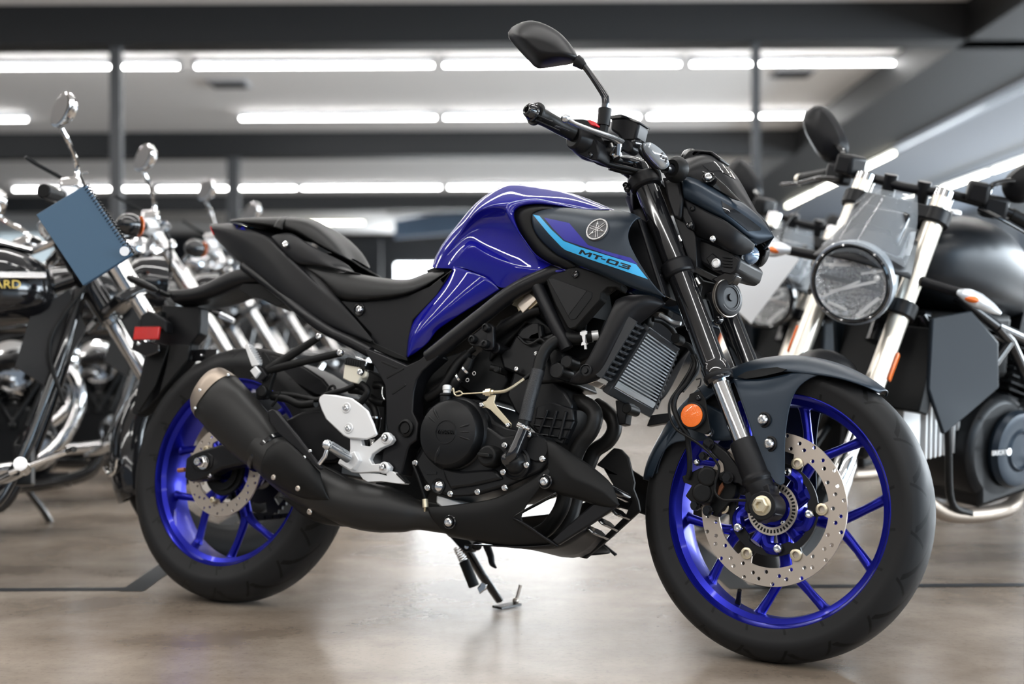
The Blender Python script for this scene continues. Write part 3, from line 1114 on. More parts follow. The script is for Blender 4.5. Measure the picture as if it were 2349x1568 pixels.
def surface(objs, inv):
    """ray caster from the photo's pixels onto finished parts: (u, v) -> point, normal in the part's frame"""
    bpy.context.view_layer.update()
    dg = bpy.context.evaluated_depsgraph_get()
    vs, fs = [], []
    for o in objs:
        e = o.evaluated_get(dg)
        me = e.to_mesh()
        b = len(vs)
        vs += [v.co.copy() for v in me.vertices]
        fs += [tuple(b + i for i in p.vertices) for p in me.polygons]
        e.to_mesh_clear()
    t = BVHTree.FromPolygons(vs, fs)
    o = inv @ CAMPOS
    r3 = inv.to_3x3()

    def hit(u, v):
        d = (r3 @ ray(u, v)).normalized()
        p, n, i, dist = t.ray_cast(o, d)
        if p is None:
            return None, None
        return p, (n if n.dot(d) < 0 else -n)
    return hit


def inpoly(p, lp):
    c = False
    for i in range(len(lp)):
        (x1, y1), (x2, y2) = lp[i], lp[i - 1]
        if (y1 > p[1]) != (y2 > p[1]) and p[0] < (x2 - x1) * (p[1] - y1) / (y2 - y1) + x1:
            c = not c
    return c


def decal(mb, loops, hit, lift=.0006, step=9.0):
    """thin film hugging a surface; loops are pixel polygons (outer edge first)"""
    def dens(lp):
        out = []
        for i in range(len(lp)):
            a, b = lp[i], lp[(i + 1) % len(lp)]
            k = max(1, int(math.hypot(b[0] - a[0], b[1] - a[1]) / step))
            out += [(a[0] + (b[0] - a[0]) * j / k, a[1] + (b[1] - a[1]) * j / k) for j in range(k)]
        return out
    loops = [dens(l) for l in loops]
    co, ed = [], []
    for lp in loops:
        b = len(co)
        co += [Vector(p) for p in lp]
        ed += [(b + i, b + (i + 1) % len(lp)) for i in range(len(lp))]
    xs = [p[0] for p in loops[0]]
    ys = [p[1] for p in loops[0]]
    x = min(xs) + step / 2
    while x < max(xs):
        y = min(ys) + step / 2
        while y < max(ys):
            if inpoly((x, y), loops[0]):
                co.append(Vector((x, y)))
            y += step
        x += step
    v2, e2, f2, *_ = delaunay_2d_cdt(co, ed, [], 1, 1e-6)
    pos = []
    for p in v2:
        q, n = hit(p.x, p.y)
        pos.append(q + n * lift if q is not None else None)
    fs = []
    for f in f2:
        c = (sum(v2[i].x for i in f) / len(f), sum(v2[i].y for i in f) / len(f))
        if inpoly(c, loops[0]) and not any(inpoly(c, h) for h in loops[1:]) and all(pos[i] is not None for i in f) and max((pos[f[0]] - pos[f[1]]).length, (pos[f[1]] - pos[f[2]]).length) < .03:
            fs.append(tuple(f))
    mb.add([p if p is not None else Vector((0, 0, 0)) for p in pos], fs)
    return mb


def zp(zone, s):
    x0, y0, k = ZONE[zone]
    return [(x0 + float(w.split(',')[0]) / k, y0 + float(w.split(',')[1]) / k) for w in s.split()]


N = 16
tank_rows = [
    prow(0, "1012,613,0 1022,575,0 1050,535,0 1072,502,0 1090,476,0 1120,447,0 1150,424,0 1168,417,0 1200,420,0 1245,427,0 1297,436,0 1350,455,0 1410,480,0", N),
    prow(0, "1000,612,.03 1012,573,.03 1040,532,.034 1064,501,.036 1084,474,.04 1115,446,.042 1147,426,.042 1170,422,.042 1205,426,.042 1250,433,.04 1300,442,.038 1352,459,.035 1410,483,.03", N),
    prow(0, "986,612,.062 1001,572,.065 1033,531,.07 1059,501,.075 1080,474,.08 1110,450,.085 1140,440,.085 1170,438,.085 1215,441,.085 1260,446,.08 1310,455,.075 1355,467,.07 1408,486,.06", N),
    prow(0, "998,614,.072 1022,572,.082 1052,530,.094 1072,500,.107 1088,482,.117 1110,470,.126 1135,463,.133 1158,462,.136 1185,459,.132 1228,452,.122 1270,460,.11 1333,475,.092 1400,492,.07", N),
    prow(0, "1003,614,.075 1027,576,.084 1056,536,.095 1075,507,.107 1090,489,.116 1111,478,.124 1135,473,.130 1162,476,.132 1190,474,.13 1228,468,.122 1270,474,.11 1333,483,.092 1400,498,.07", N),
    prow(0, "1008,614,.078 1036,578,.086 1064,545,.084 1085,520,.082 1110,508,.084 1140,505,.090 1175,512,.102 1220,520,.118 1300,520,.11 1390,510,.09", N),
    prow(0, "1022,615,.086 1045,588,.097 1072,556,.099 1098,561,.098 1122,571,.101 1150,580,.107 1185,587,.114 1230,593,.124 1300,588,.11 1390,560,.09", N),
    prow(0, "1030,615,.09 1050,592,.104 1076,558,.114 1100,573,.120 1122,585,.125 1152,598,.130 1191,611,.135 1235,617,.138 1294,619,.135 1380,600,.09", N),
    prow(0, "1034,616,.092 1060,604,.106 1086,594,.116 1110,604,.122 1135,612,.127 1165,620,.132 1200,626,.136 1240,627,.138 1294,622,.135 1380,610,.09", N),
    prow(0, "1038,617,.092 1062,614,.104 1090,624,.112 1115,636,.116 1132,648,.119 1149,663,.118 1191,647,.123 1224,637,.127 1290,625,.131 1380,620,.09", N),
]
tank = skin('fuel_tank', M['blue'], tank_rows, bike, crease=(4, 7), sub=3, solid=0, weld=True)
# raised C-shaped lip round the black insert
lip_out = "900,262 680,258 460,208 330,184 190,200 110,222 94,258 120,330 180,430 250,530 320,628 430,690 545,728"
lip_mid = "900,266 680,262 460,217 330,198 210,214 140,240 122,272 143,340 200,440 265,530 328,612 435,680 548,733"
lip_in = "900,275 680,270 460,240 330,230 230,242 182,262 162,305 172,350 212,445 270,530 330,612 440,686 548,738"
dl = [.095, .115, .13, .135, .139, .141, .142, .143, .144, .145, .145, .142, .136]
lip = skin('tank_lip', M['blue'], [resample(Z(4, lip_out, [x - .012 for x in dl]), 40), resample(Z(4, lip_out, [x - .002 for x in dl]), 40), resample(Z(4, lip_mid, [x + .006 for x in dl]), 40),
                                  resample(Z(4, lip_in, [x + .004 for x in dl]), 40), resample(Z(4, lip_in, [x - .016 for x in dl]), 40)], tank, sub=2, solid=0)
cap = MB().lathe(P(1195, 428, 0) + Vector((-.005, 0, -.024)), (-.12, 0, 1), [(0, 0), (.034, 0), (.036, .004), (.034, .012), (.02, .014), (0, .014)], 40)
cap.build('filler_cap', M['black_gloss'], tank)
# lower blue side trim
tr = ["1415,900,.098 1500,928,.120 1640,975,.128 1745,1026,.126 1822,1110,.117",
      "1290,1110,.099 1400,1062,.122 1510,1090,.129 1600,1130,.127 1700,1190,.117",
      "1150,1265,.100 1270,1208,.123 1360,1228,.130 1440,1262,.128 1500,1315,.117",
      "1050,1375,.101 1150,1350,.124 1220,1360,.131 1290,1375,.129 1340,1420,.117",
      "1015,1480,.102 1065,1456,.124 1120,1462,.130 1180,1478,.128 1240,1490,.117",
      "1000,1575,.103 1025,1545,.122 1060,1540,.128 1105,1555,.126 1190,1594,.117",
      "990,1717,.104 996,1716,.115 1003,1714,.118 1012,1712,.117 1030,1705,.113"]
side_trim = skin('side_trim', M['blue'], [Z(2, r, .1) for r in tr], crease=(), sub=3, solid=.003)
# black C insert and slate intake shroud
ins_in = "900,300 680,285 440,268 380,275 325,290 305,320 303,345 312,400 352,480 430,560 520,630 575,650 640,705"
skin('tank_insert', M['black_matte'], [resample(Z(4, lip_in, [x - .006 for x in dl]), 30), resample(Z(4, ins_in, .146), 30), resample(Z(4, ins_in, .138), 30)], sub=1, solid=.002)
sh = ["310,300,.140 360,270,.138 440,247,.135 640,260,.135 860,285,.138 940,268,.145 1090,298,.160 1140,333,.166",
      "300,318,.150 400,300,.158 500,298,.163 680,318,.169 850,336,.175 960,332,.179 1040,335,.183 1095,333,.184",
      "305,400,.150 420,400,.164 540,410,.173 700,430,.183 850,440,.189 940,448,.191 1000,445,.192 1032,440,.190",
      "345,480,.150 460,500,.166 570,520,.179 720,530,.189 850,558,.195 950,560,.197 1010,552,.196 1050,532,.192",
      "430,562,.150 530,590,.169 640,602,.181 780,622,.190 900,660,.196 1000,680,.198 1070,672,.196 1106,640,.192",
      "510,628,.150 600,652,.166 700,682,.177 830,722,.186 960,770,.191 1060,800,.193 1140,800,.193 1172,750,.192",
      "560,640,.148 650,694,.160 760,734,.169 870,779,.177 1000,838,.182 1100,876,.186 1200,898,.188 1244,862,.190",
      "575,642,.143 655,700,.152 770,742,.159 880,788,.165 1010,850,.170 1110,888,.175 1240,918,.180 1325,945,.186"]
shroud = skin('intake_shroud', M['slate'], [Z(4, r, .18) for r in sh], crease=(), sub=3, solid=.003)
flat('shroud_inner', M['black'], 4, "1085,335 1140,335 1180,480 1235,640 1290,800 1330,930 1240,890 1150,750 1070,600 1030,450", .135, .06, shroud, mirror=True)
for sg in (1, -1):
    MB().tube([Vector((q.x, q.y * sg, q.z)) for q in Z(4, "1125,350 1170,480 1235,690 1310,925", .150)], .004, 8).build('shroud_vane', M['black'], shroud)
flat('intake_panel', M['black_matte'], 4, "395,790 470,765 548,740 600,705 640,700 770,742 880,788 1000,845 985,900 940,868 885,868 845,905 835,960 640,1180 605,1192 565,1172 480,1010", .138, .03, bevel=.004, mirror=True)
flat('intake_mesh', M['engine'], 4, "425,803 475,800 728,893 580,1090", .1395, .004, bevel=.001)
flat('intake_slot', M['engine_deep'], 4, "728,893 765,905 765,945 640,1110 600,1118 578,1092", .1392, .004, bevel=.001)
bolt(MB(), Z(4, "635,765", .140)[0], .0085, .004).build('panel_screw', M['black_gloss'], bike)

# decals, lettering, round emblem
hs = surface([shroud], BIKE_I)
decal(MB(), [zp(4, "312,310 362,320 455,425 548,512 670,558 890,625 1106,692 1196,806 1000,737 770,660 560,580 530,556 430,452")], hs).build('cyan_stripe', M['cyan'], shroud)
decal(MB(), [zp(4, "396,332 590,374 735,543 900,598 1065,642 1120,694 900,622 680,548 555,506 470,420")], hs).build('blue_stripe', M['decal_blue'], shroud)
LET = {'M': (0, 1.30, [[(0, 0), (0, 1), (.30, 1), (.65, .52), (1.0, 1), (1.30, 1), (1.30, 0), (1.05, 0), (1.05, .66), (.72, .22), (.58, .22), (.25, .66), (.25, 0)]]),
       'T': (1.42, 1.05, [[(0, .76), (0, 1), (1.05, 1), (1.05, .76), (.66, .76), (.66, 0), (.40, 0), (.40, .76)]]),
       '-': (2.42, .55, [[(0, .38), (0, .60), (.52, .60), (.52, .38)]]),
       '0': (3.12, 1.25, [[(.08, 0), (0, .1), (0, .9), (.08, 1), (1.17, 1), (1.25, .9), (1.25, .1), (1.17, 0)], [(.26, .24), (.99, .24), (.99, .76), (.26, .76)]]),
       '3': (4.55, 1.2, [[(0, 0), (0, .24), (.94, .24), (.94, .39), (.30, .39), (.30, .61), (.94, .61), (.94, .76), (0, .76), (0, 1), (1.1, 1), (1.2, .9), (1.2, .62), (1.12, .5), (1.2, .38), (1.2, .1), (1.1, 0)]])}
o_, bx, hy = (664, 609), (386 / 5.75, 124 / 5.75), (20, -31)
x0, y0, kk = ZONE[4]
for c, (off, w, loops) in LET.items():
    lp = [[(x0 + (o_[0] + bx[0] * (x + off) + hy[0] * y) / kk, y0 + (o_[1] + bx[1] * (x + off) + hy[1] * y) / kk) for x, y in l] for l in loops]
    decal(MB(), lp, hs, .0012, 4.0).build('letter', M['letter'], shroud)
ep, en = hs(1130 + 808 / kk, 400 + 425 / kk)
ex = Vector((0, 0, 1)).cross(en).normalized()
ey = en.cross(ex).normalized()
RE = .0255
ex = (Vector((1, 0, 0)) - en * en.x).normalized()
ey = en.cross(ex).normalized()
emb = MB().lathe(ep - en * .003, en, [(0, 0), (RE + .001, 0), (RE + .001, .002), (RE, .0045), (0, .0045)], 56).build('round_emblem', M['badge'], shroud)
b = MB()
b.lathe(ep + en * .0012, en, [(RE - .0035, 0), (RE - .0035, .0020), (RE - .0005, .0020), (RE - .0005, 0)], 56, True)
for k in range(3):
    a = radians(98 + 120 * k)
    d1 = ex * cos(a) + ey * sin(a)
    d2 = en.cross(d1)
    q = lambda t, s: ep + en * .0020 + d1 * t + d2 * s
    for sg in (-1, 1):
        b.tube([q(-.020, sg * .0024), q(-.006, sg * .0022), q(.008, sg * .0022), q(.011, sg * .0014)], .0010, 8)
    b.tube([q(.010, 0), q(.0215, 0)], [.0019, .0008], 8, smooth=False)
    b.ball(q(.0135, 0), .0026, 10)
b.build('emblem_lines', M['badge_line'], emb)

# ---- seats
N = 12
seat_rows = [
    prow(2, "75,870,.0 250,905,0 450,955,0 600,985,0 800,1015,0 1000,1030,0 1080,1010,0 1180,950,0 1290,940,0", N),
    prow(2, "75,862,.05 250,893,.05 450,945,.05 600,975,.05 800,1008,.052 1000,1022,.052 1080,1000,.05 1170,945,.046 1280,938,.04", N),
    prow(2, "68,862,.085 220,895,.088 420,945,.094 600,982,.098 800,1015,.10 960,1030,.098 1070,1010,.092 1170,952,.082 1310,945,.07", N),
    prow(2, "75,880,.098 200,930,.106 400,1000,.114 600,1050,.12 800,1080,.12 950,1085,.116 1070,1060,.108 1180,1010,.098 1325,952,.085", N),
    prow(2, "95,915,.104 220,990,.112 350,1080,.12 560,1130,.126 800,1135,.125 950,1125,.121 1080,1090,.112 1200,1035,.102 1325,962,.09", N),
    prow(2, "110,930,.104 250,1040,.113 390,1180,.121 600,1195,.126 800,1180,.125 970,1155,.121 1100,1110,.112 1220,1045,.102 1325,968,.09", N),
    prow(2, "120,945,.09 260,1060,.098 400,1205,.108 600,1212,.112 800,1195,.112 980,1166,.108 1110,1120,.1 1225,1055,.09 1325,972,.08", N)]
skin('rider_seat', M['seat'], seat_rows, crease=(), sub=2, solid=0, weld=True)
flat('seat_nose', M['seat'], 2, "1150,935 1230,905 1330,880 1420,895 1430,990 1340,1010 1200,990", .055, .11, bevel=.01)
N = 10
ps = [
    prow(1, "985,480,0 1050,462,0 1250,458,0 1450,456,0 1680,462,0 1790,500,0 1900,590,0 2020,710,0 2075,830,0", N),
    prow(1, "978,482,.05 1030,464,.05 1240,461,.055 1440,458,.06 1640,466,.062 1740,505,.06 1850,595,.055 1980,720,.042 2060,835,.025", N),
    prow(1, "973,488,.066 1010,470,.068 1230,475,.074 1440,475,.082 1580,480,.085 1690,530,.084 1810,620,.078 1950,740,.06 2055,842,.032", N),
    prow(1, "973,492,.070 1010,488,.074 1220,500,.080 1420,512,.088 1560,545,.094 1680,625,.095 1810,705,.088 1950,785,.068 2065,850,.036", N),
    prow(1, "975,496,.070 1010,502,.074 1210,525,.080 1400,552,.088 1560,582,.095 1690,668,.096 1830,748,.088 1960,812,.066 2070,860,.036", N),
    prow(1, "985,500,.05 1020,512,.056 1210,535,.064 1400,562,.07 1560,595,.078 1690,680,.08 1830,757,.072 1960,820,.05 2065,866,.02", N)]
pas = skin('passenger_seat', M['seat'], ps, crease=(), sub=2, solid=0, weld=True)
b = MB()
b.patch([Z(1, "1360,548,.093 1375,510,.092 1400,478,.086 1430,458,.07 1440,452,.03 1440,452,0", .08), Z(1, "1435,572,.096 1438,530,.096 1455,490,.09 1480,462,.072 1490,452,.03 1490,452,0", .08)])
b.mirror().build('seat_strap', M['seat'], pas, sub=2, solid=.003)
# insert below the passenger seat, tail cowl, side panel
rows = [prow(1, "1340,632,.092 1400,608,.095 1480,602,.098 1540,604,.099 1640,680,.102 1800,770,.10 1940,840,.09 2060,900,.07 2100,968,.06", 10),
        prow(1, "1350,655,.100 1400,650,.104 1480,660,.109 1560,690,.112 1660,770,.114 1810,850,.108 1950,905,.096 2060,940,.074 2100,970,.062", 10),
        prow(1, "1425,735,.106 1460,760,.108 1510,790,.112 1570,830,.115 1640,862,.116 1800,895,.114 1960,930,.108 2070,955,.098 2140,972,.088", 10),
        prow(1, "1430,745,.104 1480,800,.105 1530,850,.107 1590,890,.109 1650,885,.110 1800,905,.108 1960,940,.102 2070,965,.092 2140,976,.084", 10)]
skin('tail_insert', M['black'], rows, sub=2, solid=.003)
for s_, d in (("1472,708", .112),):
    bolt(MB(), Z(1, s_, d)[0], .0085, .006, (.2, -1, .25)).build('tail_screw', M['bolt'], bike)
tc = [prow(1, "790,522,0 960,510,0 1150,540,0 1340,580,0 1500,600,0", 14),
      prow(1, "787,526,.022 960,512,.05 1150,548,.07 1340,600,.085 1480,640,.095", 14),
      prow(1, "786,535,.028 980,572,.068 1160,600,.082 1340,634,.094 1430,740,.105 1610,920,.112 1780,1090,.115 1920,1230,.118 2100,1390,.12 2250,1560,.12", 14),
      prow(1, "800,560,.034 1000,610,.072 1150,690,.084 1290,800,.097 1380,900,.107 1520,1060,.115 1700,1210,.118 1850,1320,.121 2020,1450,.122 2240,1570,.122", 14),
      prow(1, "815,590,.034 990,650,.070 1130,750,.082 1280,880,.096 1360,990,.106 1480,1130,.114 1640,1270,.118 1800,1390,.120 1980,1480,.122 2235,1580,.122", 14),
      prow(1, "830,640,.030 1000,810,.060 1110,892,.076 1230,985,.090 1320,1070,.10 1440,1180,.108 1600,1310,.112 1750,1395,.115 1940,1478,.117 2230,1590,.12", 14),
      prow(1, "840,650,.018 1000,820,.045 1110,905,.06 1230,1000,.075 1320,1085,.085 1440,1195,.09 1600,1325,.095 1750,1405,.1 1940,1488,.105 2230,1596,.11", 14)]
tail = skin('tail_cowl', M['black'], tc, crease=(2, 3), sub=2, solid=0, weld=True)
hs = surface([tail], BIKE_I)
decal(MB(), [zp(1, "975,516 1115,552 1115,580 985,562")], hs, .001).build('tail_decal', M['decal_blue'], tail)
decal(MB(), [zp(1, "1118,545 1175,557 1172,590 1118,582")], hs, .001).build('tail_decal', M['cyan'], tail)
b = MB().plate(Z(1, "784,545 832,540 830,612 818,628", .034), .066)
b.build('tail_light', M['red'], tail, bevel=.003)
flat('side_panel', M['black'], 0, "782,690 833,692 935,677 985,657 1035,619 1038,617 1001,677 947,733 936,780 933,820 900,810 858,790 850,776 852,766", .106, .012, bevel=.003, mirror=True)
flat('side_panel_lower', M['black_matte'], 6, "560,150 690,150 700,180 990,310 1000,345 860,310 640,215 600,200", .107, .02, bevel=.002)
p = Z(2, "575,1290", .110)[0]
MB().lathe(p + Vector((-.006, 0.004, 0)), (0, -1, 0), [(0, 0), (.013, 0), (.015, .004), (.012, .005), (.011, .001), (0, .001)], 28).build('screw_cup', M['black_gloss'], bike)
bolt(MB(), p, .0095, .008).build('panel_screw', M['bolt'], bike)
# under-tail: inner fender arm, plate holder, signals, reflector
ua = [Z(1, "1330,1075,.06 1240,960,.06 1110,882,.06", .06), Z(1, "1200,1062,.06 1120,985,.066 1020,905,.06", .06), Z(1, "1070,1060,.06 1000,1010,.068 900,930,.06", .06), Z(1, "880,1145,.058 830,1080,.066 760,1015,.058", .06),
      Z(1, "760,1192,.056 720,1130,.064 675,1062,.056", .06), Z(1, "600,1225,.056 560,1160,.064 500,1096,.056", .06), Z(1, "470,1240,.054 420,1170,.060 385,1100,.054", .06)]
ub = MB().patch([[Vector((p.x, 0, p.z)) for p in r[:1]] + r + [Vector((p.x, 0, p.z)) for p in r[-1:]] for r in ua]).mirror()
uarm = ub.build('tail_arm', M['black'], bike, sub=2, weld=True)
flat('inner_tail', M['black_matte'], 1, "1040,1110 1080,1060 1320,1060 1470,1180 1480,1240 1380,1260 1250,1190 1120,1160", .06, .12)
ph = MB()
ph.plate(Z(5, "360,-160 700,-140 700,0 690,100 620,180 590,330 480,470 340,650 210,790 130,832 85,815 110,700 200,300 260,180 330,130 350,0", .030), .035)
holder = ph.build('plate_holder', M['black'], bike, bevel=.004)
for s_, d, t in (("270,170 420,200 300,560 150,800 120,790 200,400", .053, .006), ("430,190 600,200 590,330 480,460 330,640 400,380", .053, .006), ("300,-90 350,-110 350,60 330,60", .06, .02)):
    flat('plate_rib', M['black_matte'], 5, s_, d, t, holder, bevel=.002)
flat('reflector_mount', M['black'], 1, "165,1340 230,1300 300,1330 390,1400 390,1500 330,1440 150,1440", .075, .03, holder, bevel=.004)
flat('red_reflector', M['red'], 1, "110,1445 335,1442 318,1555 95,1560", .085, .008, holder, bevel=.002)
flat('plate_tab', M['black_gloss'], 5, "110,160 200,155 330,190 330,260 230,300 180,290 85,240 90,190", .078, .01, holder, bevel=.003)
bolt(MB(), Z(5, "150,188", .079)[0], .006, .004).build('tab_bolt', M['bolt'], holder)
flat('plate_tab', M['black_gloss'], 5, "630,240 850,232 840,345 620,345", .02, .006, holder, bevel=.003)
bolt(MB(), Z(5, "715,292", .022)[0], .004, .003).build('tab_bolt', M['bolt'], holder)


def signal(name, a, b_, r, lens_m, stalk, xf=None):
    b = MB()
    d = (b_ - a)
    b.tube([a, a.lerp(b_, .12), a.lerp(b_, .5), a.lerp(b_, .85), b_], [r * .45, r * .9, r, r * .8, r * .35], 16, flat=.6)
    if xf is not None:
        b.xf(xf)
    o = b.build(name, M['black'], bike)
    s = MB().tube([b_] + stalk, .006, 10)
    if xf is not None:
        s.xf(xf)
    s.build('signal_stalk', M['rubber'], o)
    return o


sg_ = signal('rear_turn_signal', Z(1, "52,1000", .14)[0], Z(1, "325,1125", .11)[0], .0165, None, Z(1, "400,1160,.08 430,1165,.05", .08))
so = signal('rear_turn_signal', Z(1, "1005,1400", -.15)[0], Z(1, "800,1310", -.12)[0], .0145, None, Z(1, "740,1260,-.09 700,1230,-.05", -.08))
b = MB()
l0, l1 = Z(1, "880,1335", -.118)[0], Z(1, "1005,1395", -.138)[0]
b.tube([l0, l1], [.0125, .0105], 14, smooth=False, flat=.6)
b.build('signal_lens', M['lens'], so)

# ------------------------------------------------------------------ frame, engine, exhaust, foot controls
def path(zone, s, d, r, name, m, parent=None, seg=16, mirror=False, **k):
    sides = []
    for sg in ((1, -1) if mirror else (1,)):
        sides.append(MB().tube([Vector((q.x, q.y * sg, q.z)) for q in Z(zone, s, d)], r, seg).build(name, m, parent if parent is not None else bike, **k))
    return sides[0]


def capcyl(mb, zone, s, d0, d1, r0, r1=None, seg=36, bev=.002):
    a = Z(zone, s, d1)[0]
    return mb.cyl(Vector((a.x, -d0, a.z)), a, r0, r1, seg, bev)


# main frame
path(0, "985,820,.146 1003,806,.149 1050,768,.148 1105,725,.144 1180,668,.138 1260,630,.125 1340,600,.10 1420,540,.06", .15, .0180, 'frame_spar', M['frame'], mirror=True, seg=20)
path(0, "1224,640,.128 1235,662,.13 1258,712,.132 1285,768,.132 1300,800,.128", .13, .0145, 'frame_brace', M['frame'], mirror=True)
fp = flat('pivot_plate', M['frame'], 6, "610,232 640,230 800,300 990,382 1100,332 1230,232 1275,300 1130,432 1082,505 1052,620 1042,800 1090,900 1082,1050 1020,1095 1000,1130 940,1370 760,1250 775,1150 820,1050 815,980 800,900 800,700 790,560 720,420 620,270", .160, .045, bevel=.007)
flat('plate_pocket', M['black_matte'], 6, "755,340 780,345 910,400 890,412 770,360", .1612, .003, fp, bevel=.001)
flat('plate_pocket', M['black_matte'], 6, "800,480 960,400 965,415 810,500", .1612, .003, fp, bevel=.001)
flat('plate_pocket', M['black_matte'], 6, "855,625 975,545 985,560 860,645", .1612, .003, fp, bevel=.001)
b = MB()
c = Z(6, "975,945", .165)[0]
b.lathe(c + Vector((0, .012, 0)), (0, -1, 0), [(0, 0), (.0185, 0), (.0195, .012), (.0150, .015), (.0140, .010), (.0120, .010), (.0112, .013), (0, .013)], 36)
b.build('pivot_cap', M['rubber'], fp)
path(0, "850,808,.125 800,782,.125 750,757,.122 700,722,.115 640,670,.09 560,610,.06", .12, .0125, 'sub_frame', M['frame'], mirror=True)
# rear footpeg hanger
h = MB()
A1, A2, J = Z(5, "1775,125", .135)[0], Z(5, "1965,270", .138)[0], Z(5, "1310,425", .155)[0]
h.tube([A1, A1.lerp(J, .5), J], [.0085, .010, .012], 12, smooth=False)
h.tube([A2, A2.lerp(J, .5), J], [.0085, .009, .011], 12, smooth=False)
h.plate(Z(5, "1240,260 1275,255 1335,350 1330,470 1290,520 1210,480 1240,420 1260,350", .158), .012)
h.plate(Z(5, "1300,420 1370,440 1340,520 1320,590 1300,680 1210,690 1195,600 1250,550", .155), .012)
hang = h.build('peg_hanger', M['black_matte'], bike, bevel=.002)
for s_, d in (("1775,125", .148), ("1965,270", .150)):
    bolt(MB(), Z(5, s_, d)[0], .0085, .007).build('hanger_bolt', M['bolt'], hang)
capcyl(MB(), 5, "1250,615", .14, .166, .013).build('muffler_rubber', M['rubber'], hang)
pg = MB().plate(Z(5, "1098,200 1128,185 1150,240 1232,378 1165,390", .168), .02)
for k in range(9):
    q = Z(5, "1135,205", .168)[0].lerp(Z(5, "1225,365", .168)[0], k / 8)
    pg.box(q + Vector((.0015, .01, .0005)), (.004, .02, .003))
pg.build('passenger_peg', M['alu'], hang, bevel=.001)
flat('peg_block', M['alu'], 5, "1145,430 1195,385 1238,440 1195,500", .172, .022, hang, bevel=.002)
flat('peg_clamp', M['black'], 5, "1200,380 1250,400 1300,470 1250,520 1150,510 1160,480 1200,500 1240,440", .166, .02, hang, bevel=.002)

# swing arm
sa = MB()
sec = lambda zone, top, bot, d0, d1: (lambda t, u: [Vector((t.x, -d0, t.z)), Vector((u.x, -d0, u.z)), Vector((u.x, -d1, u.z)), Vector((t.x, -d1, t.z))])(Z(zone, top, d0)[0], Z(zone, bot, d0)[0])
sa.plate(Z(5, "570,1212 640,1172 780,1120 925,1078 1200,960 1480,860 1600,800 1760,775 1900,800 2080,900 2150,1000 2100,1150 1900,1250 1500,1260 1120,1262 890,1312 800,1360 740,1400 600,1420 555,1392", .118), .040)
arm = sa.build('swing_arm', M['frame'], bike, bevel=.006)
m2 = MB().plate(Z(5, "570,1212 640,1172 780,1120 925,1078 1200,960 1480,860 1760,775 2080,900 2150,1000 1900,1250 1500,1260 1120,1262 890,1312 800,1360 740,1400 600,1420 555,1392", .118), .040)
m2.v = [Vector((p.x, -p.y, p.z)) for p in m2.v]
m2.box((.32, 0, .345), (.10, .20, .07))
m2.build('swing_arm_far_side', M['frame'], arm, bevel=.006)
flat('axle_plate', M['frame'], 5, "640,1190 770,1165 820,1200 810,1290 760,1330 660,1330 620,1270", .120, .004, arm, bevel=.003)
q = Z(5, "735,1255", .122)[0]
n_ = MB().lathe(q, (0, -1, 0), [(0, 0), (.0165, 0), (.0165, .003), (0, .003)], 32)
n_.lathe(q + Vector((0, -.003, 0)), (0, -1, 0), [(.013, 0), (.0138, .001), (.0138, .009), (.011, .011), (0, .011)], 6)
n_.lathe(q + Vector((0, -.012, 0)), (0, -1, 0), [(.0095, 0), (.0095, .012), (.0085, .014), (.0062, .014), (.0058, .006), (0, .006)], 24)
n_.build('axle_nut', M['bolt'], arm)
cb = MB().cyl(Z(5, "565,1318", .105)[0], Z(5, "505,1325", .105)[0], .006, seg=6)
cb.build('chain_adjuster', M['copper'], arm, bevel=.001)
ad = MB()
capcyl(ad, 8, "755,335", .08, .112, .0085, seg=20)
ad.build('caliper_pin', M['engine'], arm)
bolt(MB(), Z(8, "755,335", .112)[0], .006, .005).build('pin_bolt', M['bolt'], arm)
flat('rear_fender', M['black'], 5, "1240,300 1330,290 1500,330 1650,400 1800,500 1895,620 1850,660 1700,640 1560,560 1420,480", .06, .12, bevel=.01)
path(5, "1345,635 1480,640 1560,650 1650,670 1760,690 1850,640 2000,600 2100,560", .14, .006, 'rear_brake_hose', M['rubber'])
path(5, "1350,660 1480,680 1600,730 1740,720", .138, .010, 'cable_bundle', M['rubber'])
path(5, "1345,750 1390,690 1420,620", .145, .003, 'wire_loop', M['rubber'])
path(5, "1840,620 1860,580 1900,565 1915,600 1905,640", .14, .003, 'wire_loop', M['rubber'])

# muffler
ax0, ax1 = Z(5, "838,655", .195)[0], Z(5, "1305,1160", .176)[0]
u_ = (ax1 - ax0).normalized()
lat = Vector((0, 1, 0))
lat = (lat - u_ * lat.dot(u_)).normalized()
nrm = u_.cross(lat)
if nrm.z < 0:
    nrm = -nrm
LEN = (ax1 - ax0).length


def msec(t, a, b_, sl=0.0, sh=0.0, n=40):
    c = ax0.lerp(ax1, t)
    out = []
    for k in range(n):
        an = 2 * pi * k / n
        ca, sa_ = cos(an), sin(an)
        ca = math.copysign(abs(ca) ** .85, ca)
        sa_ = math.copysign(abs(sa_) ** .85, sa_)
        out.append(c + nrm * (a * ca + sh) + lat * (b_ * sa_) - u_ * (sl * ca))
    return out


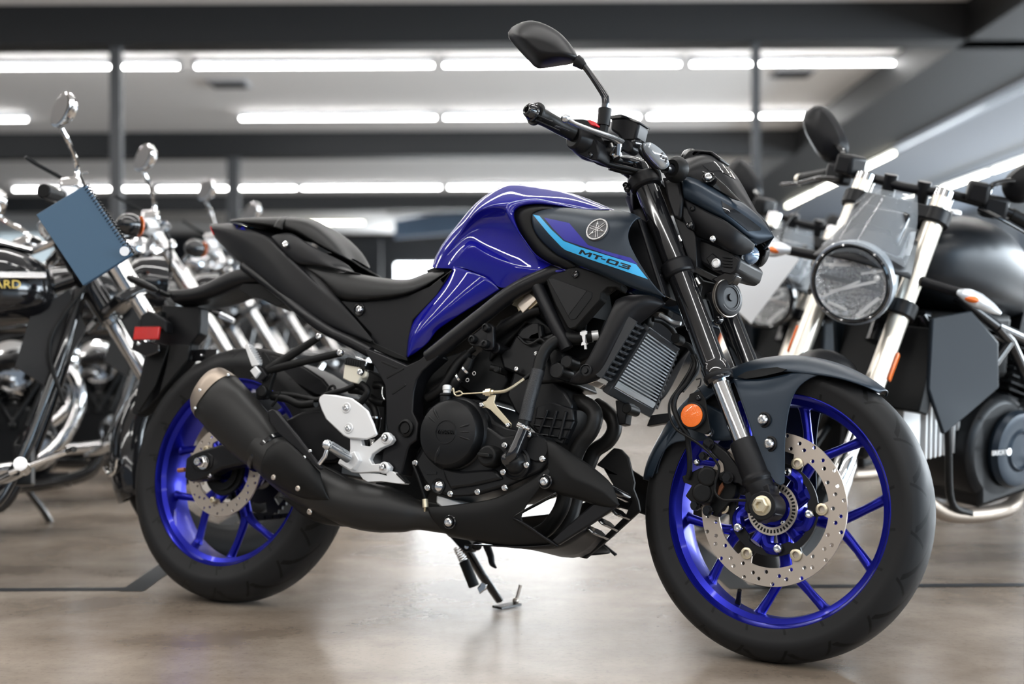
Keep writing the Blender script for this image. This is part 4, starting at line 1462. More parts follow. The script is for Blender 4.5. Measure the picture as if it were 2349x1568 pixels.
mf = MB().rings([msec(.0, .062, .048, .0), msec(.03, .0655, .052), msec(.3, .066, .052), msec(.7, .062, .050), msec(.92, .054, .046), msec(1.0, .050, .043)])
muf = mf.build('muffler', M['pipe'], bike, smooth=40)
cp = MB().rings([msec(-.155, .040, .034, .004, .004), msec(-.165, .050, .042, .004, .003), msec(-.145, .056, .046, .004, .002), msec(-.06, .0635, .0505), msec(.03, .0668, .0535), msec(.032, .060, .046)], cap=False)
cap_ = cp.build('end_cap', M['titan'], muf, smooth=40, solid=.0015)
MB().rings([msec(-.150, .041, .035, .004, .004), msec(-.10, .041, .035)], cap=True).build('outlet', M['engine_deep'], muf)
for s_ in ("702,605", "657,765", "955,470"):
    bolt(MB(), Z(5, s_, .245 if s_[0] != '9' else .215)[0], .0045, .003).build('cap_rivet', M['bolt'], cap_)
MB().rings([msec(.975, .0525, .0455), msec(.985, .055, .048), msec(1.03, .055, .048), msec(1.04, .0525, .0455)]).build('muffler_band', M['black_gloss'], muf)
# mid pipe and its covers
pp = [ax1 - u_ * .02, Z(8, "1480,330", .168)[0], P(770, 1140, .158), P(835, 1160, .150), P(885, 1168, .140), P(930, 1177, .128), P(968, 1182, .115), P(1070, 1198, .08), Z(9, "1150,800", .03)[0]]
MB().tube(pp, [.049, .051, .052, .053, .051, .041, .031, .030, .028], 28, 8).build('mid_pipe', M['pipe'], muf)
cv = MB()
cv.patch([prow(8, "1240,110,0.225 1370,20,0.230 1480,100,0.232 1620,230,0.225 1700,310,0.215", 8), prow(8, "1200,200,0.232 1330,110,0.242 1480,220,0.244 1620,340,0.236 1720,420,0.220", 8),
          prow(8, "1185,270,0.228 1300,240,0.240 1440,350,0.242 1600,460,0.232 1770,540,0.210", 8), prow(8, "1190,335,0.210 1240,372,0.220 1400,470,0.220 1600,545,0.215 1790,560,0.205", 8), prow(8, "1195,350,0.190 1250,390,0.190 1410,490,0.190 1600,560,0.190 1785,570,0.190", 8)])
cover = cv.build('exhaust_cover', M['black_matte'], muf, sub=2, solid=.003)
for s_, d in (("1297,352", .238), ("1505,447", .240)):
    bolt(MB(), Z(8, s_, d)[0], .0062, .003).build('cover_screw', M['steel'], cover)
flat('heat_shield', M['black'], 5, "1300,790 1340,770 1392,790 1560,1000 1700,1180 1795,1300 1772,1322 1580,1150 1390,980 1312,880", .225, .012, muf, bevel=.004)
for s_ in ("1640,1208", "1690,1150"):
    bolt(MB(), Z(5, s_, .227)[0], .0045, .003).build('shield_screw', M['bolt'], muf)
cv = MB()
cv.patch([prow(8, "1310,508,.16 1430,532,.178 1600,560,.182 1800,560,.182 1760,420,.18", 8), prow(8, "1400,545,.175 1560,590,.186 1750,610,.188 1900,600,.182 1830,450,.178", 8),
          prow(8, "1440,590,.170 1580,650,.182 1760,690,.184 2000,690,.175 2010,600,.172", 8), prow(8, "1560,690,.165 1660,735,.172 1800,762,.172 2020,765,.165 2200,690,.16", 8), prow(8, "1600,700,.13 1680,742,.13 1810,768,.13 2030,775,.13 2230,720,.13", 8)])
low = cv.build('exhaust_guard', M['black_matte'], muf, sub=2, solid=.003)
for s_, d in (("1608,645", .188), ("2235,722", .168)):
    bolt(MB(), Z(8, s_, d)[0], .007, .004).build('guard_screw', M['steel'], low)
flat('chain_guard', M['black_matte'], 5, "1790,1300 1830,1290 2000,1380 2140,1560 1960,1540 1850,1430", .175, .02, muf, bevel=.003)

# engine
def prism(name, m, zone, s, d0, d1, parent=None, bevel=.004):
    return flat(name, m, zone, s, d0, d0 - d1, parent, bevel)


case = prism('engine_case', M['engine'], 6, "1040,1240 1110,1100 1130,900 1170,760 1280,735 1400,665 1650,690 1780,880 1960,960 2110,985 2235,1100 2275,1240 2210,1340 2000,1440 1700,1540 1380,1580 1200,1510 1130,1420", .130, -.10, bevel=.008)
cover = prism('case_cover', M['engine'], 6, "1060,1255 1150,1100 1240,1000 1700,920 1760,960 1840,1020 1960,1000 2090,985 2225,1120 2265,1250 2200,1330 1900,1465 1620,1548 1385,1560 1205,1500 1140,1420", .150, .10, case, .006)
prism('cover_step', M['engine'], 6, "1300,1300 1480,1330 1780,1310 1850,1400 1600,1460 1440,1480 1380,1500 1330,1400", .158, .14, case, .006)
# clutch cover
cc = Z(6, "1420,1000", .150)[0]
cl = MB().lathe(Vector((cc.x, -.125, cc.z)), (0, -1, 0), [(0, 0), (.0800, 0), (.0815, .004), (.0815, .022), (.078, .028), (.0755, .030), (.0735, .046), (.068, .054), (.058, .058), (.030, .061), (0, .061)], 72)
clutch = cl.build('clutch_cover', M['engine'], case, smooth=28)
cy = -.186
MB().lathe((cc.x, cy + .002, cc.z), (0, -1, 0), [(.0235, 0), (.0255, 0), (.0262, .002), (.0255, .0035), (.0240, .0035), (.0232, .002)], 56, True).build('cover_ring', M['engine'], clutch)
text_mesh('raised_lettering', 'YAMAHA', M['engine'], clutch, (cc.x - .0205, cy - .0012, cc.z - .0042), XE, ZE, .041, .0085, .0024)
rb = MB()
for a0, w in ((18, .007), (2, .006), (-14, .007), (128, .009), (146, .007), (250, .010)):
    a = radians(a0)
    d = Vector((cos(a), 0, sin(a)))
    p = Vector((cc.x, cy + .003, cc.z))
    rb.tube([p + d * .029, p + d * .052 + Vector((0, .002, 0)), p + d * .066 + Vector((0, .010, 0))], [.0028, w * .6, w * .7], 10, flat=.8)
rb.build('cover_rib', M['engine'], clutch)
f_ = MB()
a, b_ = Z(6, "1340,790", .165)[0], Z(6, "1345,660", .165)[0]
f_.cyl(a, b_, .0125, .0135, 20)
f_.cyl(b_, b_ + (b_ - a).normalized() * .006, .0145, seg=20)
f_.build('cover_spout', M['engine'], clutch, bevel=.002)
f_ = MB().cyl(Z(6, "1350,655", .165)[0], Z(6, "1352,610", .165)[0], .0085, seg=20)
f_.cyl(Z(6, "1352,612", .165)[0], Z(6, "1353,560", .165)[0], .0095, seg=20, bev=.002)
f_.build('silver_plug', M['alu'], clutch)
# oil filler cap
c = Z(6, "1700,1190", .185)[0]
ob = MB().lathe(Vector((c.x, -.14, c.z)), (0, -1, 0), [(0, 0), (.0235, 0), (.0235, .030), (.0215, .040), (.019, .043), (0, .043)], 36)
ob.box(Vector((c.x, -.189, c.z)), (.028, .016, .008), Matrix.Rotation(radians(4), 3, 'Y'))
ob.build('oil_cap', M['rubber'], case, bevel=.002)
# water pump
c = Z(6, "1955,1255", .165)[0]
wp = MB().lathe(Vector((c.x, -.145, c.z)), (0, -1, 0), [(0, 0), (.034, 0), (.034, .014), (.0305, .018), (.028, .014), (.024, .016), (.018, .028), (.010, .034), (0, .035)], 48)
pump = wp.build('water_pump', M['engine'], case)
wb = MB().tube([Vector((c.x - .012, -.172, c.z + .004)), Z(6, "1945,1180", .178)[0], Z(6, "1990,1080", .176)[0], Z(6, "2040,960", .172)[0]], [.012, .0135, .0125, .0125], 20)
wb.ball(Vector((c.x - .012, -.172, c.z + .006)), .0155, 16)
wb.build('pump_pipe', M['black_gloss'], pump)
bf = MB()
capcyl(bf, 6, "2160,1130", .12, .158, .030, .026)
capcyl(bf, 6, "2130,1040", .12, .150, .012)
bf.build('pump_housing', M['engine'], pump)
for s_, d in (("1065,1258", .150), ("1175,1480", .150), ("1380,1535", .150), ("1625,1518", .150), ("1867,1480", .150), ("1855,1340", .166), ("2065,1275", .166), ("2205,1220", .160), ("1868,1100", .158), ("2085,1005", .158)):
    q = Z(6, s_, d)[0]
    bb = MB().lathe(q + Vector((0, .004, 0)), (0, -1, 0), [(0, 0), (.0062, 0), (.0062, .004), (.0045, .0045), (.0045, .009), (.0038, .0095), (.003, .007), (0, .007)], 18)
    bb.build('case_bolt', M['bolt'], case)
c = Z(6, "1272,1465", .152)[0]
MB().lathe(c + Vector((0, .004, 0)), (0, -1, 0), [(.010, 0), (.0165, 0), (.0165, .005), (.0145, .007), (.0120, .005), (.010, .001)], 36, True).build('sight_ring', M['engine'], case)
MB().lathe(c + Vector((0, .002, 0)), (0, -1, 0), [(0, 0), (.0105, 0), (.0105, .001), (.006, .003), (0, .0035)], 28).build('sight_glass', M['chrome'], case)
flat('case_label_plate', M['engine'], 6, "1165,1335 1260,1335 1258,1362 1167,1362", .1515, .002, case, bevel=.0005)

# cylinders and head
cyl_ = prism('cylinder_block', M['engine'], 7, "190,760 360,740 520,850 660,980 720,1080 700,1200 600,1400 520,1500 470,1430 200,1160 120,1000", .105, -.03, bevel=.006)
prism('cylinder_fins', M['engine'], 7, "390,1110 540,1060 720,1120 730,1240 640,1440 480,1400 360,1290", .112, .09, cyl_, .004)
for k in range(3):
    flat('block_rib', M['engine'], 7, "%d,%d %d,%d %d,%d %d,%d" % (480 + 82 * k, 1130 + 6 * k, 500 + 82 * k, 1132 + 6 * k, 420 + 92 * k, 1350 + 28 * k, 398 + 92 * k, 1340 + 28 * k), .118, .01, cyl_, bevel=.002)
for k in range(3):
    flat('block_rib', M['engine'], 7, "%d,%d %d,%d %d,%d %d,%d" % (380 - 20 * k, 1190 + 70 * k, 725 - 30 * k, 1220 + 80 * k, 720 - 30 * k, 1236 + 80 * k, 376 - 20 * k, 1208 + 70 * k), .117, .01, cyl_, bevel=.002)
head = prism('cylinder_head', M['engine'], 7, "60,620 150,565 205,460 400,500 520,560 640,600 650,680 560,720 640,880 400,900 190,800 90,760", .112, -.06, bevel=.006)
prism('head_cover', M['engine'], 7, "205,460 250,400 330,352 430,355 440,480 560,430 620,500 480,560 400,520 250,500", .118, -.06, head, .006)
path(7, "232,478 300,540 360,535 430,500 490,540", .120, .003, 'head_gasket', M['engine'], head)
flat('head_rib', M['engine'], 7, "415,380 430,370 442,480 425,486", .122, .01, head, bevel=.003)
cb_ = MB()
capcyl(cb_, 7, "570,780", .09, .145, .0150, .0165)
capcyl(cb_, 7, "660,700", .09, .130, .014)
cb_.build('thermostat_housing', M['engine'], head)
prism('intake_box', M['engine_deep'], 7, "0,420 60,330 300,230 560,430 480,470 300,350 200,460 60,600 -40,700", .10, -.10, None)
prism('throttle_body', M['engine_deep'], 6, "1400,520 1500,400 1700,200 1850,300 1900,520 1800,700 1640,690", .09, -.09, None)
for zone, s_, d in ((7, "222,770", .125), (7, "400,632", .125)):
    bolt(MB(), Z(zone, s_, d)[0], .006, .006).build('head_bolt', M['bolt'], head)
# engine-mount triangle with three socket bolts
mt = MB().plate2d([[(0, 0)]] if False else [[(.02, .0), (.052, .052), (.040, .068), (-.005, .03), (-.004, -.002)], [(.020, .018), (.034, .040), (.018, .028)]], .012, Z(6, "1600,160", .150)[0] + Vector((-.004, 0, -.012)), XE, ZE) if False else MB()
mt.plate(Z(6, "1540,110 1590,95 1680,20 1730,0 1770,30 1770,210 1750,245 1690,250 1640,210 1560,200 1530,160", .150), .012)
mt_o = mt.build('mount_plate', M['frame'], bike, bevel=.003)
flat('mount_hole', M['engine_deep'], 6, "1650,140 1710,95 1710,160", .1505, .004, mt_o, bevel=0)
for s_ in ("1710,45", "1590,150", "1702,192"):
    bolt(MB(), Z(6, s_, .152)[0], .0095, .010).build('mount_bolt', M['engine'], mt_o)
b = MB()
capcyl(b, 6, "1780,225", .08, .135, .012)
b.build('mount_boss', M['frame'], mt_o)
# hoses, clamps
hose = path(7, "895,475,.105 770,492,.115 660,490,.125 560,520,.135 480,590,.145 435,680,.152 412,780,.158 370,920,.163 330,1060,.167 288,1230,.170 272,1290,.171", .1, [.0125, .0132, .0136, .0138, .0138, .0136, .0132, .0128, .0126, .0124, .0122], 'coolant_hose', M['rubber'], seg=20)
M['woven'] = mat('woven_sleeve', (0.016, 0.017, 0.019), 0.42, bump=1.0, bscale=420)
path(7, "412,778,.158 370,920,.163 330,1060,.167 292,1230,.170", .16, .0142, 'hose_sleeve', M['woven'], hose, seg=20)
b = MB()
a, e = Z(7, "845,480", .110)[0], Z(7, "800,488", .113)[0]
dd = (e - a).normalized()
b.lathe(a, dd, [(.0140, 0), (.0150, 0), (.0150, .008), (.0140, .008)], 28, True)
b.plate(Z(7, "785,435 845,425 845,450 830,465 830,530 850,545 795,555 800,530 812,520 805,470 785,460", .130), .003)
b.cyl(Z(7, "832,545", .13)[0], Z(7, "836,590", .13)[0], .003, seg=10)
b.build('hose_clamp', M['alu'], hose)
MB().cyl(Z(7, "870,472", .106)[0], Z(7, "950,462", .098)[0], .0105, seg=20).build('radiator_neck', M['alu'], hose)
b = MB()
a, e = Z(7, "284,1262", .171)[0], Z(7, "268,1300", .171)[0]
b.lathe(a, (e - a), [(.0128, 0), (.0146, 0), (.0146, .010), (.0128, .010)], 28, True)
b.cyl(Z(7, "225,1265", .188)[0], Z(7, "335,1312", .188)[0], .0035, seg=10)
bolt(b, Z(7, "290,1290", .189)[0], .005, .006)
b.build('hose_clamp', M['bolt'], hose)
# clutch lever and cable
lv = flat('clutch_arm', M['gold'], 6, "1650,735 1668,710 1700,700 1735,650 1790,645 1775,715 1800,755 1870,835 1930,905 1925,940 1895,935 1840,880 1740,780 1700,760 1665,765", .178, .004, bevel=.001)
for s_ in ("1668,738", "1905,920"):
    bolt(MB(), Z(6, s_, .180)[0], .0055, .005).build('arm_bolt', M['bolt'], lv)
cb_ = MB().tube(Z(6, "1395,610,.172 1410,590,.176 1420,640,.176 1450,655,.178 1490,640,.178 1470,615,.178 1430,625,.178", .178), .0018, 8)
cb_.tube(Z(6, "1490,638,.178 1600,632,.178 1700,626,.178", .178), .0016, 8)
cb_.cyl(Z(6, "1680,630", .178)[0], Z(6, "1775,622", .178)[0], .0050, seg=6)
cb_.cyl(Z(6, "1705,628", .178)[0], Z(6, "1750,624", .178)[0], .0085, seg=6)
cb_.tube(Z(6, "1775,622,.178 1860,615,.178 1930,585,.172 1990,545,.165 2045,505,.158", .17), .0036, 10)
cb_.build('clutch_cable', M['gold'], lv)
path(6, "2045,505,.158 2110,455,.15 2200,380,.13 2300,250,.10", .15, .0042, 'cable_sleeve', M['rubber'], lv)
path(6, "1180,680,.12 1300,600,.125 1380,480,.125 1450,370,.12 1550,270,.11", .12, .011, 'breather_hose', M['rubber'])
path(6, "1210,610,.11 1330,520,.11 1420,380,.11 1600,230,.10", .11, .007, 'vacuum_hose', M['rubber'])
inj = path(6, "1400,600,.13 1440,530,.13 1480,480,.13 1530,410,.13 1570,320,.13", .13, [.010, .012, .010, .012, .009], 'fuel_hose', M['rubber'])
for a_, b_ in (("1460,500", "1500,470"), ("1520,430", "1545,405")):
    a, e = Z(6, a_, .13)[0], Z(6, b_, .13)[0]
    MB().lathe(a, e - a, [(.0118, 0), (.0132, 0), (.0132, .005), (.0118, .005)], 22, True).build('hose_clip', M['bolt'], inj)
for s_ in ("1600,455", "1540,515"):
    MB().lathe(Z(6, s_, .14)[0], (0, -1, 0), [(.003, 0), (.0045, 0), (.0045, .002), (.003, .002)], 14, True).build('hose_clip', M['bolt'], inj)
b = MB()
capcyl(b, 6, "1790,415", .10, .14, .0075)
b.cyl(Z(6, "1740,400", .138)[0], Z(6, "1840,425", .128)[0], .007, seg=16)
b.build('temperature_sensor', M['rubber'], head)
flat('relay_box', M['gold'], 7, "170,190 270,90 330,60 400,130 420,160 260,290 240,270 215,210", .118, .012, bevel=.001)
flat('relay_cover', M['steel'], 7, "220,195 325,75 395,140 270,265", .124, .006, bevel=.001)
path(0, "1420,650,.09 1350,700,.105 1300,740,.115", .1, .008, 'wiring_loom', M['rubber'])
path(7, "20,480,.10 100,400,.11 200,330,.115 300,270,.11 420,240,.10", .1, .012, 'air_hose', M['rubber'])

# exhaust headers
hd = None
for d, sg in ((.055, 1), (-.045, 2)):
    if sg == 1:
        pts = Z(7, "740,1060,.06 830,1080,.07 905,1140,.075 920,1220,.076 880,1330,.075 800,1430,.072", d) + Z(9, "1640,160,.07 1585,330,.062 1555,500,.055 1510,640,.05 1400,790,.045 1250,870,.04", d)
    else:
        pts = Z(7, "930,1090,-.04 1010,1140,-.035 1080,1220,-.03 1090,1320,-.03 1030,1420,-.03 920,1500,-.03", d) + Z(9, "1760,230,-.03 1690,400,-.03 1645,540,-.028 1590,710,-.02 1490,850,-.01 1300,910,.0", d)
    MB().tube(pts, .0165, 24, 6).build('exhaust_header', M['pipe'], bike)

# radiator
tr_, tl_, br_, bl_ = Z(7, "1380,400", .112)[0], Z(7, "1640,590", -.105)[0], Z(7, "1068,903", .112)[0], Z(7, "1430,1110", -.105)[0]
nx = (tl_ - tr_).cross(br_ - tr_).normalized()
if nx.x < 0:
    nx = -nx
b = MB()
b.add([tr_ - nx * .006, tl_ - nx * .006, bl_ - nx * .006, br_ - nx * .006, tr_ - nx * .03, tl_ - nx * .03, bl_ - nx * .03, br_ - nx * .03], [(0, 1, 2, 3), (4, 7, 6, 5), (0, 4, 5, 1), (1, 5, 6, 2), (2, 6, 7, 3), (3, 7, 4, 0)])
M['fin'] = mat('radiator_fin_pack', (0.20, 0.22, 0.24), 0.45, 0.7, bump=0.6, bscale=900)
rad = b.build('radiator', M['fin'], bike)
b = MB()
nt_ = 20
for k in range(nt_):
    t = (k + .3) / nt_
    a, e = tr_.lerp(br_, t), tl_.lerp(bl_, t)
    w = (br_ - tr_).normalized()
    h_ = .0028 if k < nt_ - 1 else .010
    b.bar(a + nx * .004, e + nx * .004, .006, h_, up=w)
b.build('radiator_tube', M['rad'], rad)
M['guard'] = mat('radiator_guard_plastic', (0.014, 0.016, 0.019), 0.34)
fr_ = MB()
dw = (br_ - tr_).normalized()
dl_ = (tl_ - tr_).normalized()
for a, e, w in ((tr_, br_, .010), (tl_, bl_, .010), (tr_, tl_, .012), (br_ + dw * .012, bl_ + dw * .012, .020)):
    fr_.bar(a - (e - a).normalized() * .006, e + (e - a).normalized() * .006, w, .016, up=nx)
guard_r = fr_.build('radiator_frame', M['guard'], rad, bevel=.002)
for side, (c0, c1), sgn in ((1, (tr_, br_), -1), (-1, (tl_, bl_), 1)):
    lv_ = MB()
    for k in range(11):
        t = (k + .2) / 11
        a = c0.lerp(c1, t)
        o1 = a + dl_ * sgn * .006 - nx * .002
        o2 = a + dl_ * sgn * .030 - nx * .000 + dw * .004
        o3 = a + dl_ * sgn * .052 - nx * .016 + dw * .006
        lv_.tube([o1, o2, o3], [.0022, .0036, .0040], 8, 4)
    lv_.bar(c0 + dl_ * sgn * .026 - nx * .018, c1 + dl_ * sgn * .026 - nx * .018, .050, .008, up=nx)
    lv_.bar(c0 + dl_ * sgn * .052 - nx * .014, c1 + dl_ * sgn * .052 - nx * .014, .006, .020, up=nx)
    lv_.build('radiator_louvre', M['guard'], rad)
for s_ in ("1243,390", "1142,565"):
    MB().lathe(Z(7, s_, .145)[0], nx, [(0, -.004), (.009, -.004), (.009, .003), (.006, .006), (.003, .004), (0, .004)], 20).build('louvre_bolt', M['engine'], rad)
flat('radiator_tab', M['steel'], 7, "850,900 930,872 1000,905 960,942", .13, .02, rad, bevel=.001)
rc = [Z(7, "1105,150,.150 1170,108,.152 1340,94,.150 1470,112,.135 1552,172,.12", .15), Z(7, "1085,190,.168 1165,150,.172 1330,120,.168 1450,150,.150 1552,190,.125", .15), Z(7, "1050,280,.172 1120,290,.178 1235,250,.172 1330,250,.152 1500,225,.13", .15),
      Z(7, "980,430,.172 1050,445,.180 1150,420,.174 1180,440,.158 1200,460,.14", .15), Z(7, "890,610,.172 965,630,.180 1060,610,.174 1080,620,.158 1090,640,.14", .15), Z(7, "815,755,.170 900,765,.178 995,755,.172 1010,765,.156 1020,780,.14", .15),
      Z(7, "700,835,.160 800,845,.170 930,850,.168 985,830,.154 1010,810,.14", .15), Z(7, "692,890,.15 760,918,.155 880,895,.155 950,868,.148 1005,822,.14", .15)]
rcov = skin('radiator_cover', M['black'], rc, sub=2, solid=.003)
q = Z(7, "832,780", .178)[0]
MB().lathe(q + Vector((0, .004, 0)), (0, -1, 0), [(0, 0), (.0125, 0), (.0135, .003), (.012, .004), (.010, .001), (.006, .001), (.005, .005), (0, .005)], 28).build('cover_clip', M['engine'], rcov)
path(7, "1500,280,.0 1560,310,.0 1620,345,-.01 1690,360,-.01", .0, .004, 'overflow_pipe', M['alu'])
path(7, "1440,320,.02 1520,340,0 1600,400,-.02 1640,470,-.05 1640,540,-.06", .0, .006, 'radiator_wire', M['rubber'])
path(7, "1640,520,-.07 1760,560,-.08 1810,640,-.09 1840,700,-.09 1830,790,-.09 1790,850,-.08 1700,960,-.06", -.08, .006, 'horn_wire', M['rubber'])
for s_, d in (("1640,490", .03), ("1200,1120", .05)):
    b = MB()
    capcyl(b, 7, s_, .0, d, .011, seg=20)
    b.build('rubber_damper', M['rubber'], bike)
flat('horn_bracket_low', M['black'], 7, "1100,1050 1180,1040 1240,1080 1200,1180 1190,1260 1130,1270 1110,1150", .02, .03)
flat('splash_guard', M['black'], 7, "1380,1280 1420,1180 1580,1160 1600,1240", -.03, .02)

# belly fairing
bl = [prow(9, "372,606,.148 520,596,.150 650,580,.152 800,560,.154 920,540,.156 1050,492,.158 1200,405,.160 1360,310,.162 1418,262,.162", 14),
      prow(9, "385,650,.152 520,645,.156 660,640,.158 800,625,.160 930,600,.162 1080,560,.164 1230,480,.166 1370,390,.168 1440,330,.168", 14),
      prow(9, "400,690,.150 520,700,.155 660,710,.158 800,710,.160 900,705,.160 960,700,.160 1030,695,.160 1090,690,.160 1118,690,.160", 14),
      prow(9, "470,770,.145 580,790,.150 700,800,.150 800,805,.152 900,805,.152 1000,805,.152 1060,800,.152 1130,790,.152 1230,775,.152", 14),
      prow(9, "540,840,.135 650,870,.138 760,885,.138 870,900,.138 1000,915,.138 1100,920,.138 1220,915,.138 1350,905,.138 1480,925,.138", 14),
      prow(9, "560,862,.11 660,880,.11 770,900,.11 870,920,.11 1000,940,.11 1100,960,.11 1220,962,.11 1350,965,.115 1490,945,.12", 14)]
belly = skin('belly_fairing', M['black_matte'], bl, crease=(), sub=2, solid=.003)
ff = [prow(9, "1385,20,.150 1460,45,.150 1650,170,.150 1800,270,.150 1950,400,.150 1985,480,.15 2012,570,.15", 12),
      prow(9, "1395,60,.162 1500,110,.165 1620,230,.166 1760,330,.164 1900,430,.160 1960,510,.155 2010,580,.152", 12),
      prow(9, "1405,150,.165 1480,200,.168 1600,345,.172 1740,400,.170 1870,470,.164 1950,540,.158 2005,585,.153", 12),
      prow(9, "1418,262,.162 1430,330,.166 1540,400,.168 1680,450,.168 1800,510,.164 1900,560,.158 2000,592,.153", 12),
      prow(9, "1360,345,.160 1400,420,.162 1480,484,.160 1600,515,.160 1720,545,.158 1850,590,.154 1960,600,.152", 12),
      prow(9, "1300,390,.140 1380,470,.140 1480,495,.140 1600,525,.140 1720,558,.140 1850,605,.140 1940,620,.14", 12)]
skin('belly_wing', M['black_matte'], ff, belly, crease=(2,), sub=2, solid=.003)
flat('belly_strut', M['black'], 17, "765,416 742,440 600,538 430,646 395,622 520,505 612,425 690,418", .146, .012, belly, bevel=.003)
wf = [prow(9, "1118,690,.160 1250,760,.158 1370,850,.150 1500,930,.140", 6), prow(9, "1125,705,.157 1250,785,.155 1370,870,.148 1490,945,.136", 6)]
skin('window_sill', M['black'], wf, belly, sub=1, solid=.004)
wf = [prow(9, "1118,690,.160 1180,650,.160 1330,565,.160 1480,484,.160", 6), prow(9, "1140,690,.13 1190,660,.13 1335,585,.13 1480,505,.13", 6)]
skin('window_lip', M['black_gloss'], wf, belly, sub=1, solid=.002)
# underside scoop and slats bridging over to the far side panel
A_ = Z(17, "-60,650,.12 120,655,.125 245,662,.130 345,655,.134 430,643,.136 505,602,.136 585,556,.136", .13)
B_ = Z(17, "150,640,.0 260,650,.0 350,682,.0 450,719,.0 580,718,.0 640,660,.0 690,592,.0", .0)
rows = [A_, [a.lerp(b_, .5) + Vector((0, 0, -.002)) for a, b_ in zip(A_, B_)], B_]
MB().patch(rows).build('belly_floor', M['black'], belly, sub=1, solid=.003)
lf = MB().plate(Z(17, "640,205 735,112 772,116 815,162 848,302 842,335 868,402 878,458 720,602 580,720 545,712 690,592 735,548 800,485 832,412 800,372 742,332 715,285 680,225", -.008), .012)
lf.build('belly_side_far', M['black_matte'], belly, bevel=.004)
for s_, e_ in (("600,556", "686,593"), ("655,508", "737,546"), ("730,456", "802,484")):
    a, e = Z(17, s_, .13)[0], Z(17, e_, .0)[0]
    MB().bar(a, e, .026, .006, up=(1, 0, 1.2)).build('belly_slat', M['black_gloss'], belly, bevel=.002)
MB().cyl(Z(17, "700,330", .10)[0], Z(17, "812,385", .0)[0], .010, seg=20).build('belly_crossbar', M['black_gloss'], belly)
prism('rear_gap_fill', M['engine_deep'], 6, "1000,560 1250,330 1500,250 1600,500 1250,950 1080,1020 970,900", .075, -.06)  # dark filler added so the bright background does not show behind the pivot plate
prism('air_box', M['engine_deep'], 0, "1190,672 1250,640 1340,640 1350,700 1340,790 1280,800 1200,740", .07, -.06)  # black block added to darken the gap behind the frame brace, no real part
prism('front_gap_fill', M['engine_deep'], 7, "480,470 700,400 900,300 1020,330 980,460 900,640 760,720 640,700 560,600", .06, -.05)  # dark block added between hose and radiator cover to keep that gap black
prism('lower_gap_fill', M['engine_deep'], 6, "780,1250 1100,1150 1200,1500 1150,1620 950,1560 700,1450", .06, -.06)  # dark block added below the pivot, standing in for the dark underside
for s_, d in (("562,735", .158), ("1382,388", .172)):
    q = Z(9, s_, d)[0]
    MB().lathe(q + Vector((0, .006, 0)), (0, -1, 0), [(.0, 0), (.014, 0), (.0150, .005), (.0130, .006), (.012, .003), (0, .003)], 32).build('screw_cup', M['black_gloss'], belly)
    bolt(MB(), q + Vector((0, -.001, 0)), .0098, .007).build('belly_screw', M['bolt'], belly)
path(9, "255,240,.15 300,360,.15 345,500,.145 355,560,.14", .15, .0035, 'drain_hose', M['rubber'])
b = MB()
b.cyl(Z(9, "353,540", .142)[0], Z(9, "358,610", .142)[0], .0065, seg=16)
b.cyl(Z(9, "356,600", .142)[0], Z(9, "350,690", .13)[0], .003, seg=10)
b.build('oxygen_sensor', M['gold'], bike)
b = MB().plate(Z(9, "450,505 520,520 660,570 650,600 480,600 445,570", .12), .10)
b.build('sump_plate', M['alu'], case, bevel=.004)

# foot controls
hp = MB().plate(Z(6, "205,662 240,640 340,645 490,672 560,722 640,790 690,900 722,1000 700,1018 620,1047 470,1037 420,1015 330,930 260,862 225,790 195,700", .190), .007)
heel = hp.build('heel_guard', M['alu'], bike, bevel=.003)
for s_ in ("445,762", "465,945"):
    q = Z(6, s_, .1915)[0]
    MB().lathe(q, (0, -1, 0), [(.0085, .0004), (.0110, .0004), (.0122, -.0006), (.0085, -.001)], 32, True).build('guard_recess', M['alu'], heel)
    bolt(MB(), q, .0078, .005).build('guard_bolt', M['bolt'], heel)
br = MB().plate(Z(6, "480,1030 575,1035 590,1100 655,1110 770,1010 805,995 850,1008 868,1048 840,1085 760,1120 680,1175 655,1225 680,1270 760,1262 815,1258 842,1290 835,1325 800,1345 700,1337 560,1347 495,1342 430,1300 370,1262 385,1225 470,1205 480,1130", .178), .014)
peg = br.build('peg_bracket', M['alu'], bike, bevel=.004)
for s_ in ("803,1035", "785,1300"):
    q = Z(6, s_, .180)[0]
    MB().lathe(q + Vector((0, .010, 0)), (0, -1, 0), [(0, 0), (.013, 0), (.013, .010), (.011, .012), (0, .012)], 28).build('bracket_boss', M['alu'], peg)
    bolt(MB(), q + Vector((0, -.002, 0)), .0085, .008).build('bracket_bolt', M['bolt'], peg)
fp_ = MB()
a, b_ = Z(6, "465,1215", .200)[0], Z(6, "285,1105", .262)[0]
fp_.tube([a, a.lerp(b_, .5), b_], [.011, .0095, .0085], 14, smooth=False)
for k in range(14):
    q = a.lerp(b_, .1 + .82 * k / 13) + Vector((0, 0, .009))
    fp_.box(q, (.016, .0022, .005))
fp_.ball(b_ + Vector((0, -.004, .002)), .0115, 12)
fp_.build('rider_peg', M['lever'], peg, smooth=40)
fl = MB().tube([b_ + Vector((-.002, 0, -.004)), Z(6, "255,1200", .262)[0], Z(6, "205,1268", .262)[0]], [.0045, .0050, .0046], 14, smooth=False)
fl.build('peg_feeler', M['bolt'], peg)
flat('peg_hinge', M['alu'], 6, "380,1260 430,1190 520,1150 560,1230 500,1320 440,1300", .192, .03, peg, bevel=.004)
pd = flat('brake_pedal', M['alu'], 6, "560,1352 650,1350 740,1355 812,1372 800,1345 830,1328 870,1335 985,1432 965,1445 905,1442 760,1422 640,1428 595,1402", .176, .018, peg, bevel=.004)
